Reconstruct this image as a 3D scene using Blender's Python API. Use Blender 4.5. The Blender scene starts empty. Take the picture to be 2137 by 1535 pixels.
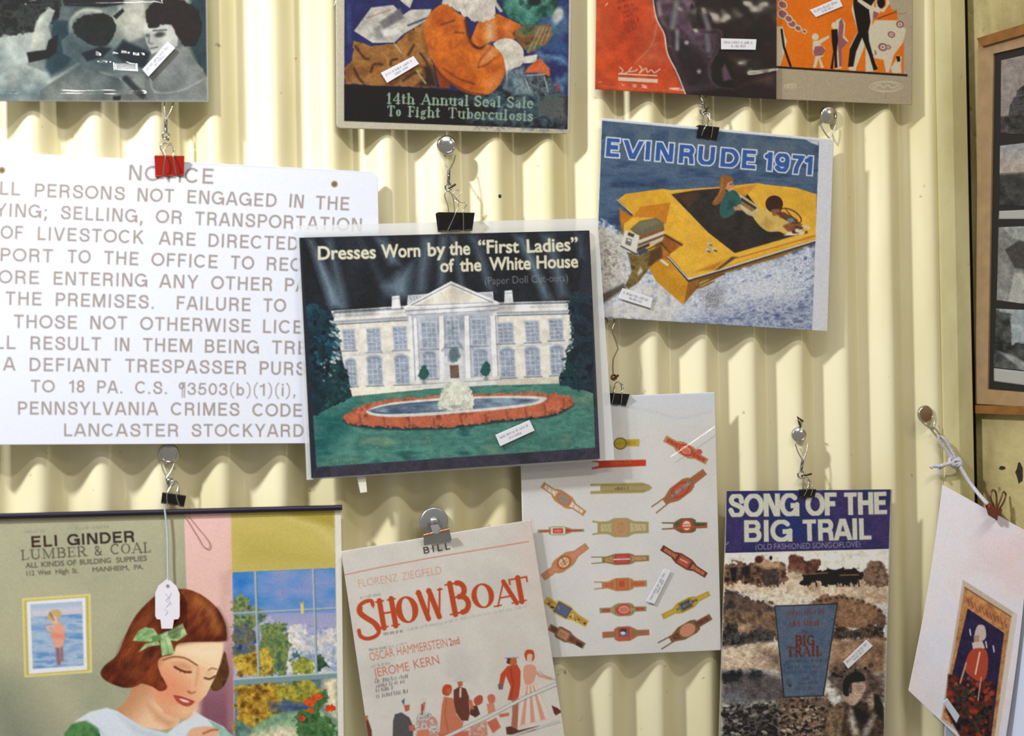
import bpy, bmesh, math, random
import numpy as np
from mathutils import Vector

CELL = 1.1          # size of one mesh cell of a printed sheet, in photo pixels
IMG_W, IMG_H = 2137, 1535

# ------------------------------------------------------------------ camera, light, exposure
SC = bpy.context.scene
COL = SC.collection
FPX = 2968.0
CAM = np.array([0.0, -1.708, 1.5])
YAW, ROLL = math.radians(15.75), 0.02
_f = np.array([math.sin(YAW), math.cos(YAW), 0.0])
_r0 = np.array([math.cos(YAW), -math.sin(YAW), 0.0])
_u0 = np.array([0.0, 0.0, 1.0])
CU = math.cos(ROLL) * _u0 + math.sin(ROLL) * _r0
CR = math.cos(ROLL) * _r0 - math.sin(ROLL) * _u0
cam_data = bpy.data.cameras.new('camera')
cam_data.sensor_width = 36.0
cam_data.lens = FPX / IMG_W * 36.0
cam = bpy.data.objects.new('camera', cam_data)
COL.objects.link(cam)
from mathutils import Matrix
cam.matrix_world = Matrix(((CR[0], CU[0], -_f[0], CAM[0]), (CR[1], CU[1], -_f[1], CAM[1]), (CR[2], CU[2], -_f[2], CAM[2]), (0, 0, 0, 1)))
SC.camera = cam
cam_data.clip_start = 0.01
cam_data.dof.use_dof = True
cam_data.dof.focus_distance = 1.80
cam_data.dof.aperture_fstop = 3.4

W = bpy.data.worlds.new('shop_air')
W.use_nodes = True
W.node_tree.nodes['Background'].inputs['Color'].default_value = (1.0, 0.96, 0.89, 1)
W.node_tree.nodes['Background'].inputs['Strength'].default_value = 0.28
SC.world = W


def area_light(name, loc, target, size, size_y, power, color):
    d = bpy.data.lights.new(name, 'AREA')
    d.shape = 'RECTANGLE'
    d.size, d.size_y, d.energy, d.color = size, size_y, power, color
    o = bpy.data.objects.new(name, d)
    COL.objects.link(o)
    o.location = loc
    o.rotation_euler = (Vector(target) - Vector(loc)).to_track_quat('-Z', 'Y').to_euler()
    return o


lamp = area_light('ceiling_lamp', (-1.00, -0.80, 2.80), (0.42, 0, 0.95), 0.13, 0.08, 18.0, (0.955, 0.975, 1.0))
lamp.data.spread = math.radians(112)
area_light('row_lamp', (0.55, -1.50, 3.05), (0.55, 0, 1.30), 1.20, 0.08, 16, (1.0, 0.97, 0.93))
area_light('warm_fill', (2.1, -2.4, 3.0), (0.8, 0, 1.4), 0.5, 0.3, 6, (1.0, 0.88, 0.70))  # added weak warm fill from the right
SC.view_settings.view_transform = 'Standard'
SC.view_settings.look = 'None'
SC.view_settings.gamma = 1.0
SC.view_settings.use_curve_mapping = False
SC.view_settings.exposure = 0.12

# ------------------------------------------------------------------ materials


def lin(c):
    return tuple(((v / 255) / 12.92 if v <= 10.31475 else ((v / 255 + 0.055) / 1.055) ** 2.4) for v in c[:3])


def mat(name, c, rough=0.5, metal=0.0, noise=0.0, nscale=40.0, bump=0.0, coat=0.0, spec=0.5):
    m = bpy.data.materials.new(name)
    m.use_nodes = True
    nt = m.node_tree
    b = nt.nodes['Principled BSDF']
    b.inputs['Roughness'].default_value = rough
    b.inputs['Metallic'].default_value = metal
    b.inputs['Coat Weight'].default_value = coat
    b.inputs['Specular IOR Level'].default_value = spec
    lc = lin(c)
    tc = nt.nodes.new('ShaderNodeTexCoord')
    nz = nt.nodes.new('ShaderNodeTexNoise')
    nz.inputs['Scale'].default_value = nscale
    nz.inputs['Detail'].default_value = 6
    nt.links.new(tc.outputs['Object'], nz.inputs['Vector'])
    rp = nt.nodes.new('ShaderNodeValToRGB')
    rp.color_ramp.elements[0].position = 0.3
    rp.color_ramp.elements[1].position = 0.7
    rp.color_ramp.elements[0].color = tuple(v * (1 - noise) for v in lc) + (1,)
    rp.color_ramp.elements[1].color = tuple(min(1, v * (1 + noise)) for v in lc) + (1,)
    nt.links.new(nz.outputs['Fac'], rp.inputs['Fac'])
    nt.links.new(rp.outputs['Color'], b.inputs['Base Color'])
    if bump:
        bp = nt.nodes.new('ShaderNodeBump')
        bp.inputs['Strength'].default_value = bump
        bp.inputs['Distance'].default_value = 0.002
        nt.links.new(nz.outputs['Fac'], bp.inputs['Height'])
        nt.links.new(bp.outputs['Normal'], b.inputs['Normal'])
    return m


def print_mat(name, rough=0.5, spec=0.4):
    m = bpy.data.materials.new(name)
    m.use_nodes = True
    nt = m.node_tree
    b = nt.nodes['Principled BSDF']
    b.inputs['Roughness'].default_value = rough
    b.inputs['Specular IOR Level'].default_value = spec
    a = nt.nodes.new('ShaderNodeVertexColor')
    a.layer_name = 'ink'
    nt.links.new(a.outputs['Color'], b.inputs['Base Color'])
    return m


def film_mat(name, rough=0.1, strength=1.0, haze=0.0):
    m = bpy.data.materials.new(name)
    m.use_nodes = True
    nt = m.node_tree
    nt.nodes.remove(nt.nodes['Principled BSDF'])
    out = nt.nodes['Material Output']
    tr = nt.nodes.new('ShaderNodeBsdfTransparent')
    tr.inputs['Color'].default_value = (0.97, 0.97, 0.97, 1)
    gl = nt.nodes.new('ShaderNodeBsdfGlossy')
    gl.inputs['Roughness'].default_value = rough
    lw = nt.nodes.new('ShaderNodeLayerWeight')       # Schlick's curve, alike from both faces of the thin film
    lw.inputs['Blend'].default_value = 0.5
    fr = nt.nodes.new('ShaderNodeMath')
    fr.operation = 'POWER'
    fr.inputs[1].default_value = 5.0
    nt.links.new(lw.outputs['Facing'], fr.inputs[0])
    ml = nt.nodes.new('ShaderNodeMath')
    ml.operation = 'MULTIPLY_ADD'
    ml.inputs[1].default_value = 0.7
    ml.inputs[2].default_value = 0.07 * strength
    mx = nt.nodes.new('ShaderNodeMixShader')
    nt.links.new(fr.outputs[0], ml.inputs[0])
    nt.links.new(ml.outputs[0], mx.inputs['Fac'])
    nt.links.new(gl.outputs['BSDF'], mx.inputs[2])
    if haze:
        df = nt.nodes.new('ShaderNodeBsdfDiffuse')
        df.inputs['Color'].default_value = (0.86, 0.87, 0.88, 1)
        m2 = nt.nodes.new('ShaderNodeMixShader')
        m2.inputs['Fac'].default_value = haze
        nt.links.new(tr.outputs['BSDF'], m2.inputs[1])
        nt.links.new(df.outputs['BSDF'], m2.inputs[2])
        nt.links.new(m2.outputs[0], mx.inputs[1])
    else:
        nt.links.new(tr.outputs['BSDF'], mx.inputs[1])
    nt.links.new(mx.outputs[0], out.inputs['Surface'])
    return m


M_PRINT = print_mat('matt_print', 0.6, 0.18)
M_GLOSS = print_mat('glossy_print', 0.4, 0.18)
M_FILM = film_mat('clear_film', 0.12, 0.6)
M_FILM_SHINY = film_mat('shiny_clear_film', 0.10, 1.6)
M_BAG = film_mat('milky_bag_film', 0.16, 1.0, haze=0.72)
M_PAPER = mat('paper_back', (225, 225, 225), 0.7, noise=0.02)
M_STEEL = mat('bright_steel', (205, 203, 198), 0.16, 1.0, noise=0.05)
M_WIRE = mat('steel_wire', (190, 188, 182), 0.22, 1.0, noise=0.08)
M_DULL = mat('grey_twisted_wire', (120, 120, 125), 0.35, 0.9, noise=0.2, nscale=600)
M_BLACK = mat('black_enamel', (22, 18, 17), 0.28, 0.0, noise=0.1)
M_RED = mat('red_enamel', (176, 34, 18), 0.3, 0.0, noise=0.06)
M_BROWN = mat('red_brown_enamel', (120, 45, 35), 0.35, 0.2, noise=0.15)

# ------------------------------------------------------------------ geometry of the view: pixel of the photograph -> point on a plane


def ray(x, y):
    x = np.asarray(x, float)
    y = np.asarray(y, float)
    return (_f + ((x - IMG_W / 2) / FPX)[..., None] * CR - ((y - IMG_H / 2) / FPX)[..., None] * CU)


class Plane:
    """Y = -d + t (Z - 1.5) + u (X - 0.4), or any plane from a point and a normal."""

    def __init__(s, d=0.02, t=0.0, u=0.0, at=(1068, 767), point=None, normal=None):
        if point is None:
            n = np.array([u, -1.0, t])
            c = ray(at[0], at[1])
            k = (-d - CAM[1]) / c[1]
            point = CAM + k * c
            normal = n
        s.p = np.array(point, float)
        s.n = np.array(normal, float) / np.linalg.norm(normal)
        if np.dot(s.n, CAM - s.p) < 0:
            s.n = -s.n

    def hit(s, x, y, off=0.0):
        d = ray(x, y)
        k = ((s.p + s.n * off - CAM) @ s.n) / (d @ s.n)
        return CAM + d * k[..., None]

    def off(s, o):
        return Plane(point=s.p + s.n * o, normal=s.n)


def at(x, y, depth):
    """the point seen at pixel x, y that stands depth metres in front of the middle of the wall sheet"""
    d = ray(x, y)
    return Vector(CAM + d * ((-depth - CAM[1]) / d[1]))


PX = 0.000607       # metres per photo pixel near the wall

# ------------------------------------------------------------------ scene bookkeeping


def link(name, me, m=None, parent=None, loc=None):
    o = bpy.data.objects.new(name, me)
    COL.objects.link(o)
    if m is not None and me is not None:
        me.materials.append(m)
    if parent is not None:
        o.parent = parent
        o.matrix_parent_inverse = Matrix.Translation(-parent.location)
    return o


def thing(name, loc, label, cat, group=None):
    o = bpy.data.objects.new(name, None)
    o.empty_display_size = 0.01
    COL.objects.link(o)
    o.location = loc
    o['label'] = label
    o['category'] = cat
    if group:
        o['group'] = group
    return o


def from_bm(name, bm, m, parent=None, smooth=False):
    me = bpy.data.meshes.new(name)
    bmesh.ops.recalc_face_normals(bm, faces=bm.faces)
    bm.to_mesh(me)
    bm.free()
    if smooth:
        me.polygons.foreach_set('use_smooth', [True] * len(me.polygons))
        me.set_sharp_from_angle(angle=math.radians(48))
    return link(name, me, m, parent)


def tube(bm, pts, r, seg=8, closed=False):
    pts = [Vector(p) for p in pts]
    n = len(pts)
    rings = []
    up = None
    for i, p in enumerate(pts):
        a = pts[(i - 1) % n] if (closed or i > 0) else p
        b = pts[(i + 1) % n] if (closed or i < n - 1) else p
        t = (b - a).normalized()
        if up is None:
            up = t.orthogonal().normalized()
        else:
            up = (up - t * up.dot(t))
            up = up.normalized() if up.length > 1e-6 else t.orthogonal().normalized()
        s = t.cross(up)
        rr = r[i] if isinstance(r, (list, tuple)) else r
        rings.append([bm.verts.new(p + (up * math.cos(2 * math.pi * k / seg) + s * math.sin(2 * math.pi * k / seg)) * rr) for k in range(seg)])
    m = n if closed else n - 1
    for i in range(m):
        A, B = rings[i], rings[(i + 1) % n]
        for k in range(seg):
            bm.faces.new((A[k], A[(k + 1) % seg], B[(k + 1) % seg], B[k]))
    if not closed:
        bm.faces.new(rings[0][::-1])
        bm.faces.new(rings[-1])


def spline(pts, n=6, closed=False):
    P = [np.array(p, float) for p in pts]
    m = len(P)
    out = []
    rng = range(m) if closed else range(m - 1)
    for i in rng:
        if closed:
            p0, p1, p2, p3 = P[(i - 1) % m], P[i], P[(i + 1) % m], P[(i + 2) % m]
        else:
            p0, p1, p2, p3 = P[max(i - 1, 0)], P[i], P[i + 1], P[min(i + 2, m - 1)]
        for k in range(n):
            t = k / n
            out.append(0.5 * (2 * p1 + (p2 - p0) * t + (2 * p0 - 5 * p1 + 4 * p2 - p3) * t * t + (3 * p1 - p0 - 3 * p2 + p3) * t ** 3))
    if not closed:
        out.append(P[-1])
    return np.array(out)


def box(bm, c, ax, ay, az):
    """box from a centre and three half-axis vectors"""
    c, ax, ay, az = Vector(c), Vector(ax), Vector(ay), Vector(az)
    v = [bm.verts.new(c + ax * i + ay * j + az * k) for i in (-1, 1) for j in (-1, 1) for k in (-1, 1)]
    for f in ((0, 1, 3, 2), (4, 6, 7, 5), (0, 4, 5, 1), (2, 3, 7, 6), (0, 2, 6, 4), (1, 5, 7, 3)):
        bm.faces.new([v[i] for i in f])


# ------------------------------------------------------------------ ink: a small painter whose colours are laid on the vertices of a printed sheet
_HASH = np.random.RandomState(7).rand(256, 256).astype(np.float32)


def vnoise(x, y, seed=0):
    xi = np.floor(x).astype(int)
    yi = np.floor(y).astype(int)
    fx, fy = x - xi, y - yi
    fx = fx * fx * (3 - 2 * fx)
    fy = fy * fy * (3 - 2 * fy)
    ox, oy = (seed * 37) % 256, (seed * 91) % 256

    def h(i, j):
        return _HASH[(i + ox) & 255, (j + oy) & 255]
    return (h(xi, yi) * (1 - fx) + h(xi + 1, yi) * fx) * (1 - fy) + (h(xi, yi + 1) * (1 - fx) + h(xi + 1, yi + 1) * fx) * fy


def fbm(x, y, seed=0, oc=4):
    s, a, t = 0, 1.0, 0
    for k in range(oc):
        s = s + a * vnoise(x * 2 ** k, y * 2 ** k, seed + k * 5)
        t += a
        a *= 0.55
    return np.clip((s / t - 0.5) * 1.9 + 0.5, 0, 1)


def sdf(loops, gx, gy):
    d2 = np.full(gx.shape, 1e12)
    ins = np.zeros(gx.shape, bool)
    for L in loops:
        n = len(L)
        for i in range(n):
            ax, ay = L[i]
            bx, by = L[(i + 1) % n]
            ex, ey = bx - ax, by - ay
            wx, wy = gx - ax, gy - ay
            ee = ex * ex + ey * ey
            if ee < 1e-12:
                continue
            t = np.clip((wx * ex + wy * ey) / ee, 0, 1)
            d2 = np.minimum(d2, (wx - t * ex) ** 2 + (wy - t * ey) ** 2)
            if ay != by:
                c = (ay > gy) != (by > gy)
                ins ^= c & (gx < (gy - ay) / ey * ex + ax)
    return np.where(ins, -1.0, 1.0) * np.sqrt(d2)


def linesdf(pts, gx, gy):
    d2 = np.full(gx.shape, 1e12)
    for i in range(len(pts) - 1):
        ax, ay = pts[i]
        bx, by = pts[i + 1]
        ex, ey = bx - ax, by - ay
        wx, wy = gx - ax, gy - ay
        ee = max(ex * ex + ey * ey, 1e-9)
        t = np.clip((wx * ex + wy * ey) / ee, 0, 1)
        d2 = np.minimum(d2, (wx - t * ex) ** 2 + (wy - t * ey) ** 2)
    return np.sqrt(d2)


_FONT = None
_GLYPHS = {}


def font_loops(txt):
    """outlines of a line of the built-in sans letters: list of clusters (list of loops), width, for cap height 1"""
    global _FONT
    if txt in _GLYPHS:
        return _GLYPHS[txt]
    if _FONT is None:
        cu = bpy.data.curves.new('letters', 'FONT')
        cu.fill_mode = 'NONE'
        cu.resolution_u = 4
        _FONT = bpy.data.objects.new('letters', cu)
        COL.objects.link(_FONT)
        _FONT['cap'] = 1.0
        cap = max(p[1] for L in _raw('H') for p in L)
        _FONT['cap'] = cap
    L = [np.array(l) / _FONT['cap'] for l in _raw(txt)]
    if not L:
        return [], 1.0
    x0 = min(l[:, 0].min() for l in L)
    x1 = max(l[:, 0].max() for l in L)
    L = [l - [x0, 0] for l in L]
    L.sort(key=lambda l: -(np.ptp(l[:, 0]) * np.ptp(l[:, 1])))
    cl = []
    for l in L:
        for c in cl:
            o = c[0]
            if l[:, 0].min() >= o[:, 0].min() and l[:, 0].max() <= o[:, 0].max() and l[:, 1].min() >= o[:, 1].min() and l[:, 1].max() <= o[:, 1].max():
                c.append(l)
                break
        else:
            cl.append([l])
    _GLYPHS[txt] = (cl, x1 - x0)
    return _GLYPHS[txt]


def _raw(txt):
    _FONT.data.body = txt
    dg = bpy.context.evaluated_depsgraph_get()
    dg.update()
    ev = _FONT.evaluated_get(dg)
    me = ev.to_mesh()
    nv = len(me.vertices)
    co = np.empty(nv * 3, np.float32)
    me.vertices.foreach_get('co', co)
    co = co.reshape(-1, 3)[:, :2].astype(float)
    nb = [[] for _ in range(nv)]
    for e in me.edges:
        a, b = e.vertices
        nb[a].append(b)
        nb[b].append(a)
    ev.to_mesh_clear()
    seen, out = set(), []
    for s in range(nv):
        if s in seen or not nb[s]:
            continue
        L, p, q = [s], None, s
        seen.add(s)
        while True:
            nx = [k for k in nb[q] if k != p and k not in seen]
            if not nx:
                break
            p, q = q, nx[0]
            seen.add(q)
            L.append(q)
        out.append([co[k] for k in L])
    return out


# serif letters drawn as strokes: l x0 y0 x1 y1 weight serif-ends ; a cx cy rx ry from to weight
SERIF = {
    'A': (.84, 'l .08 0 .42 1 t b;l .42 1 .74 0 T e;l .2 .34 .62 .34 t'),
    'B': (.72, 'l .18 0 .18 1 T be;l .18 .97 .4 .97 t;l .18 .53 .42 .53 t;l .18 .03 .42 .03 t;a .4 .75 .2 .22 -90 90 T;a .42 .28 .23 .25 -90 90 T'),
    'C': (.78, 'a .44 .5 .34 .47 55 305 M;l .65 .74 .65 .96 t'),
    'D': (.8, 'l .18 0 .18 1 T be;l .18 .97 .36 .97 t;l .18 .03 .36 .03 t;a .36 .5 .34 .47 -90 90 T'),
    'E': (.66, 'l .18 0 .18 1 T be;l .18 .97 .58 .97 t;l .18 .52 .48 .52 t;l .18 .03 .6 .03 t;l .58 .8 .58 .98 t;l .6 .02 .6 .22 t;l .48 .42 .48 .62 t'),
    'F': (.62, 'l .18 0 .18 1 T be;l .18 .97 .56 .97 t;l .18 .52 .46 .52 t;l .56 .8 .56 .98 t;l .46 .42 .46 .62 t'),
    'G': (.84, 'a .44 .5 .35 .47 50 320 M;l .69 0 .69 .44 T;l .54 .44 .8 .44 t;l .66 .76 .66 .94 t'),
    'H': (.86, 'l .18 0 .18 1 T be;l .68 0 .68 1 T be;l .18 .52 .68 .52 t'),
    'I': (.4, 'l .2 0 .2 1 T be'),
    'L': (.64, 'l .18 0 .18 1 T be;l .18 .03 .58 .03 t;l .58 .02 .58 .26 t'),
    'M': (1.02, 'l .16 0 .16 1 t b;l .16 1 .5 .05 T;l .5 .05 .84 1 t;l .84 0 .84 1 T b;l .06 .97 .18 .97 t;l .82 .97 .96 .97 t'),
    'N': (.86, 'l .16 0 .16 1 t b;l .16 1 .7 0 T;l .7 0 .7 1 t e;l .06 .97 .18 .97 t'),
    'O': (.88, 'o .44 .5 .38 .5'),
    'P': (.68, 'l .18 0 .18 1 T be;l .18 .97 .4 .97 t;l .18 .45 .4 .45 t;a .4 .71 .2 .26 -90 90 T'),
    'R': (.78, 'l .18 0 .18 1 T be;l .18 .97 .4 .97 t;l .18 .5 .4 .5 t;a .4 .735 .2 .235 -90 90 T;l .38 .5 .7 0 T e'),
    'S': (.64, 'p .54 .8 .44 .95 .28 .96 .13 .85 .12 .68 .25 .56 .4 .46 .53 .34 .52 .15 .38 .03 .22 .04 .1 .2 M;l .55 .76 .55 .97 t;l .1 .04 .1 .24 t'),
    'T': (.74, 'l .37 0 .37 1 T b;l .06 .97 .68 .97 t;l .06 .78 .06 .98 t;l .68 .78 .68 .98 t'),
    'U': (.84, 'l .18 .3 .18 1 T e;l .68 .3 .68 1 t e;a .43 .3 .25 .27 180 360 M'),
    'W': (1.2, 'l .12 1 .36 0 T b0;l .36 0 .6 .95 t;l .6 1 .86 0 T;l .86 0 1.1 1 t e;l .02 .97 .22 .97 t;l .5 .97 .68 .97 t'),
    '&': (.86, 'p .74 .45 .6 .15 .35 .03 .14 .15 .14 .35 .35 .52 .5 .7 .46 .9 .32 .97 .2 .88 .2 .72 .4 .42 .74 .03 M'),
    '1': (.46, 'l .24 0 .24 1 T b;l .08 .82 .24 1 t'),
    '4': (.66, 'l .46 0 .46 1 T b;l .46 1 .06 .3 t;l .06 .3 .62 .3 t'),
    'a': (.56, 'l .4 0 .4 .5 T e0;a .25 .5 .15 .16 0 170 t;o .26 .2 .2 .2'),
    'b': (.6, 'l .14 0 .14 1 T;l .02 .97 .16 .97 t;o .34 .33 .23 .34'),
    'c': (.5, 'a .28 .33 .2 .31 50 310 M'),
    'e': (.54, 'a .28 .33 .21 .31 0 310 M;l .08 .37 .48 .37 t'),
    'g': (.58, 'o .26 .42 .2 .24;l .42 .62 .56 .68 t;o .27 -.1 .24 .16;l .14 .2 .14 .06 t'),
    'h': (.66, 'l .14 0 .14 1 T b;l .02 .97 .16 .97 t;a .32 .45 .18 .2 0 180 t;l .5 0 .5 .46 T b'),
    'i': (.34, 'l .16 0 .16 .66 T b;l .04 .64 .16 .64 t;d .16 .88'),
    'l': (.34, 'l .16 0 .16 1 T b;l .03 .97 .16 .97 t'),
    'n': (.66, 'l .14 0 .14 .66 T b;l .02 .64 .16 .64 t;a .32 .45 .18 .2 0 180 t;l .5 0 .5 .46 T b'),
    'o': (.58, 'o .29 .33 .24 .34'),
    'r': (.5, 'l .14 0 .14 .66 T b;l .02 .64 .16 .64 t;a .32 .42 .18 .22 40 170 t;d .45 .56'),
    's': (.48, 'p .38 .52 .3 .63 .16 .62 .1 .5 .2 .38 .32 .3 .38 .18 .3 .05 .16 .03 .08 .15 M'),
    't': (.42, 'l .18 .06 .18 .86 T;l .04 .64 .36 .64 t;l .18 .04 .36 .08 t'),
    'u': (.66, 'l .14 .2 .14 .66 T e;l .5 0 .5 .66 T be;a .32 .22 .18 .2 180 360 t'),
}


# plain block letters: same strokes language; every letter is trimmed to the band between base line and cap line
SANS = {
    'A': (.94, 'l .04 -.1 .44 1.02 T;l .9 -.1 .5 1.02 T;l .2 .3 .74 .3 T'),
    'B': (.9, 'l .17 0 .17 1 T;l .17 .92 .5 .92 T;l .17 .53 .52 .53 T;l .17 .08 .52 .08 T;a .5 .725 .23 .195 -90 90 T;a .52 .305 .26 .225 -90 90 T'),
    'C': (.98, 'a .5 .5 .41 .42 48 312 T'),
    'D': (.97, 'l .17 0 .17 1 T;l .17 .92 .44 .92 T;l .17 .08 .44 .08 T;a .44 .5 .4 .42 -90 90 T'),
    'E': (.84, 'l .17 0 .17 1 T;l .17 .92 .78 .92 T;l .17 .52 .72 .52 T;l .17 .08 .8 .08 T'),
    'F': (.78, 'l .17 0 .17 1 T;l .17 .92 .74 .92 T;l .17 .51 .66 .51 T'),
    'G': (1.04, 'a .51 .5 .42 .42 45 360 T;l .56 .46 .98 .46 T;l .92 0 .92 .46 T'),
    'H': (.97, 'l .17 0 .17 1 T;l .8 0 .8 1 T;l .17 .53 .8 .53 T'),
    'I': (.36, 'l .18 0 .18 1 T'),
    'K': (.93, 'l .17 0 .17 1 T;l .84 1.08 .2 .4 T;l .38 .58 .86 -.06 T'),
    'L': (.74, 'l .17 0 .17 1 T;l .17 .08 .72 .08 T'),
    'M': (1.14, 'l .16 0 .16 1 T;l .2 1.02 .57 .04 T;l .94 1.02 .57 .04 T;l .98 0 .98 1 T'),
    'N': (.97, 'l .16 0 .16 1 T;l .2 1.02 .77 -.02 T;l .81 0 .81 1 T'),
    'O': (1.06, 'a .53 .5 .44 .42 0 360 T'),
    'P': (.87, 'l .17 0 .17 1 T;l .17 .92 .5 .92 T;l .17 .46 .5 .46 T;a .5 .69 .26 .23 -90 90 T'),
    'R': (.94, 'l .17 0 .17 1 T;l .17 .92 .52 .92 T;l .17 .49 .54 .49 T;a .52 .705 .25 .215 -90 90 T;p .56 .48 .7 .42 .75 .28 .78 -.06 T'),
    'S': (.9, 'p .76 .68 .72 .84 .58 .93 .42 .93 .24 .86 .18 .72 .26 .6 .44 .53 .62 .47 .76 .38 .78 .24 .68 .11 .46 .07 .26 .11 .14 .3 T'),
    'T': (.84, 'l .42 0 .42 1 T;l .04 .92 .8 .92 T'),
    'U': (.97, 'l .16 .34 .16 1 T;l .8 .34 .8 1 T;a .48 .35 .32 .275 180 360 T'),
    'V': (.92, 'l .06 1.1 .44 .02 T;l .86 1.1 .48 .02 T'),
    'W': (1.32, 'l .06 1.1 .34 .02 T;l .62 1.0 .36 .02 T;l .7 1.0 .96 .02 T;l 1.26 1.1 .98 .02 T'),
    'X': (.92, 'l .06 1.06 .86 -.06 T;l .86 1.06 .06 -.06 T'),
    'Y': (.92, 'l .06 1.08 .46 .42 T;l .86 1.08 .46 .42 T;l .46 0 .46 .44 T'),
    'Z': (.86, 'l .08 .92 .78 .92 T;l .76 .94 .1 .06 T;l .06 .08 .8 .08 T'),
    '0': (.78, 'a .39 .5 .28 .42 0 360 T'),
    '1': (.6, 'l .38 0 .38 1 T;l .1 .76 .38 .86 T'),
    '2': (.78, 'p .12 .68 .2 .88 .4 .94 .6 .86 .64 .68 .54 .5 .3 .28 .12 .06 T;l .1 .08 .68 .08 T'),
    '3': (.78, 'p .12 .74 .22 .9 .42 .93 .6 .82 .58 .64 .4 .54 .6 .46 .66 .28 .56 .11 .38 .07 .2 .11 .1 .28 T'),
    '5': (.78, 'l .2 .92 .66 .92 T;p .22 .92 .16 .5 .34 .6 .54 .56 .65 .36 .58 .14 .38 .07 .2 .11 .1 .26 T'),
    '7': (.74, 'l .08 .92 .66 .92 T;p .64 .9 .46 .62 .34 .3 .3 -.06 T'),
    '8': (.78, 'a .39 .73 .24 .2 0 360 T;a .39 .3 .28 .23 0 360 T'),
    '9': (.78, 'a .38 .66 .26 .27 0 360 T;p .64 .66 .62 .3 .5 .1 .32 .08 .14 .22 T'),
    '.': (.38, 'd .19 .07'), ',': (.38, 'd .19 .07;l .22 .07 .14 -.14 t'), ';': (.4, 'd .2 .07;d .2 .6;l .23 .07 .15 -.14 t'),
    '(': (.46, 'p .38 1.06 .2 .8 .14 .42 .2 .06 .38 -.2 t'), ')': (.46, 'p .08 1.06 .26 .8 .32 .42 .26 .06 .08 -.2 t'),
    'b': (.78, 'l .15 0 .15 1 T;a .4 .35 .23 .28 0 360 T'), 'i': (.32, 'l .16 0 .16 .68 T;d .16 .93'),
    'n': (.78, 'l .15 0 .15 .7 T;a .37 .42 .22 .22 0 180 T;l .59 0 .59 .42 T'), 'd': (.78, 'l .62 0 .62 1 T;a .37 .35 .23 .28 0 360 T'),
    '¶': (.72, 'l .42 -.2 .42 1 t;l .6 -.2 .6 1 t;a .34 .72 .16 .22 0 360 T;l .3 .95 .64 .95 t'),
}


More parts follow.
